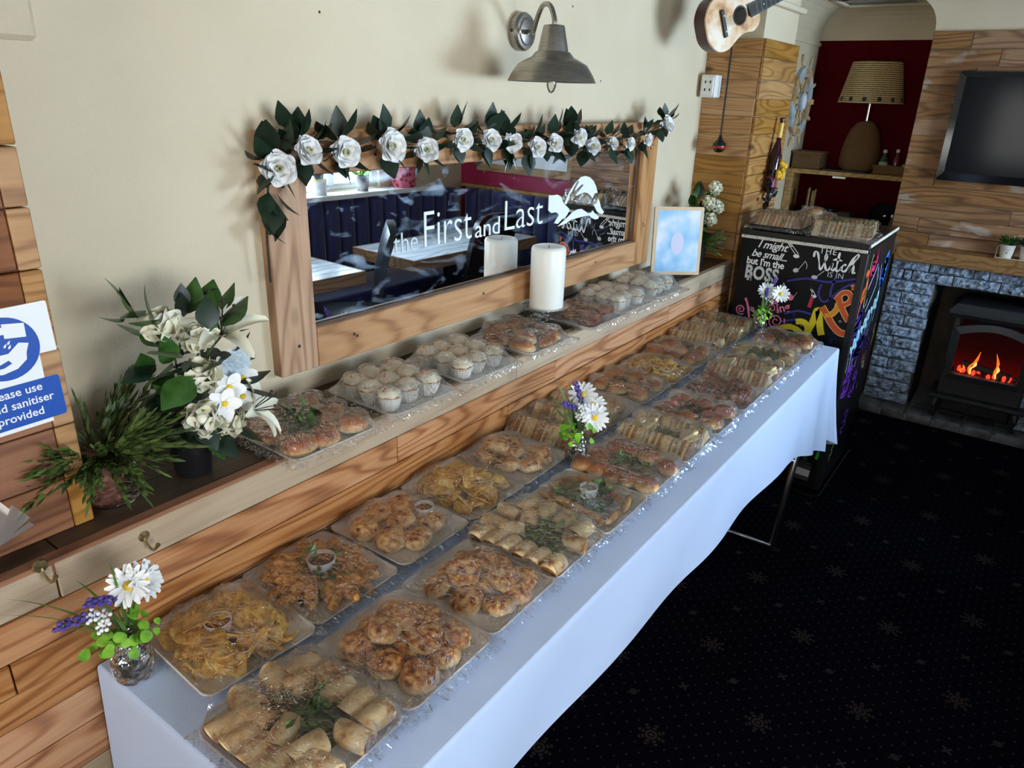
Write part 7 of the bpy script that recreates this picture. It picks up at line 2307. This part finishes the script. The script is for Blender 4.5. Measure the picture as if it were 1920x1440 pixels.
def dining_chair(label, x, y, rz):
    c = thing('dining_chair', label, 'chair', (x, y, 0), (0, 0, rz), 'black leather dining chairs')
    part('seat', bbox(-0.21, 0.21, -0.21, 0.21, 0.42, 0.50, 0.025, 2), m_leather, c, True, 50)
    bk = grid(8, 10, lambda u, v: ((u - 0.5) * (0.42 - 0.05 * v), 0.19 + 0.11 * v * v + 0.02 * ((u - 0.5) * 2) ** 2, 0.46 + 0.60 * v - 0.05 * (2 * abs(u - 0.5)) ** 3 * v))
    k = len(bk[0])
    V = list(bk[0]) + [(x_, y_ + 0.045, z_) for x_, y_, z_ in bk[0]]
    F = list(bk[1]) + [tuple(i + k for i in reversed(q)) for q in bk[1]]
    rim = [i for i in range(9)] + [j * 9 + 8 for j in range(1, 11)] + [90 + i for i in range(7, -1, -1)] + [j * 9 for j in range(9, 0, -1)]
    for i in range(len(rim)):
        a, b = rim[i], rim[(i + 1) % len(rim)]
        F.append((a, k + a, k + b, b))
    part('backrest', (V, F), m_leather, c, True, 60)
    for sx_ in (-1, 1):
        for sy_ in (-1, 1):
            part('leg', tube([(sx_ * 0.18, sy_ * 0.18, 0.42), (sx_ * 0.19, sy_ * 0.20, 0.0)], [0.02, 0.014], 8), mat('dark_wood_leg', srgb(30, 20, 14), 0.4), c)


dining_chair('black leather chair between the two pub tables, seen in the mirror', 2.90, -0.64, -0.86)
dining_chair('black leather chair at the right pub table, seen in the mirror', 3.93, -0.54, 0.1)
w1_ = thing('sill_pot', 'white and yellow plant pot on the window sill, seen in mirror', 'plant pot', (3.44, -1.52, 1.08))
part('pot', lathe([(0.05, 0), (0.055, 0.10), (0.05, 0.10), (0.048, 0.09), (0, 0.09)], 20), m_petal, w1_, smooth=True, angle=40)
part('yellow_rim', lathe([(0.0555, 0.098), (0.056, 0.115), (0.05, 0.115)], 20, False, False), m_yellow, w1_)
for i in range(5):
    part('leaf', leaf_shape(0.09, 0.02, 0.3), m_leaf_mid, w1_, M=aim((0, 0, 0.09), (0.5 * math.cos(i * 1.3), 0.5 * math.sin(i * 1.3), 1), i))
w2_ = thing('sill_pot', 'grey marbled plant pot on the window sill, seen in mirror', 'plant pot', (3.84, -1.52, 1.08))
part('pot', lathe([(0.042, 0), (0.055, 0.09), (0.058, 0.12), (0.052, 0.12), (0.05, 0.10), (0, 0.10)], 20), mottled('grey_marble', [(0.4, srgb(110, 106, 106)), (0.6, srgb(196, 192, 192))], 12, 0.4, rv=0), w2_, smooth=True, angle=40)
for i in range(9):
    part('leaf', leaf_shape(0.08, 0.024, 0.5), m_leaf_lime, w2_, M=aim((0, 0, 0.11), (0.9 * math.cos(i * 0.9), 0.9 * math.sin(i * 0.9), 0.7), i))
m_redpat, t, out = nt('red_diamond_glaze')
tc = N(t, 'TexCoord')
ck = N(t, 'TexVoronoi', i_Vector=tc.outputs['Object'], i_Scale=26.0)
principled(t, out, ramp(t, ck.outputs['Distance'], [(0.25, srgb(140, 24, 52)), (0.55, srgb(214, 110, 130))]), 0.3)
rv_ = thing('red_jug', 'red patterned jug on the sill, seen in the mirror', 'jug', (4.26, -1.51, 1.08))
part('body', lathe([(0.085, 0), (0.095, 0.02), (0.105, 0.10), (0.09, 0.20), (0.07, 0.28), (0.065, 0.32), (0.06, 0.32), (0.06, 0.28), (0, 0.02)], 24), m_redpat, rv_, smooth=True, angle=50)
part('handle', tube(bez((-0.075, 0, 0.27), (-0.17, 0, 0.2), (-0.10, 0, 0.07), 8), 0.011, 8), m_redpat, rv_, smooth=True)
# pendant glass shade and dome near the top right edge
gs = thing('ceiling_lamp', 'clear cut-glass bowl ceiling lamp at the beam, top edge', 'ceiling lamp', (4.28, 1.07, 2.39))
part('bowl', lathe([(0.0, -0.10), (0.05, -0.094), (0.09, -0.07), (0.10, -0.04), (0.098, -0.04), (0.085, -0.066), (0.0, -0.092)], 24), m_vase, gs, smooth=True)
part('ceiling_rose', lathe([(0.06, 0.0), (0.05, -0.03), (0.0, -0.035)], 20), m_brass, gs, smooth=True, angle=40)
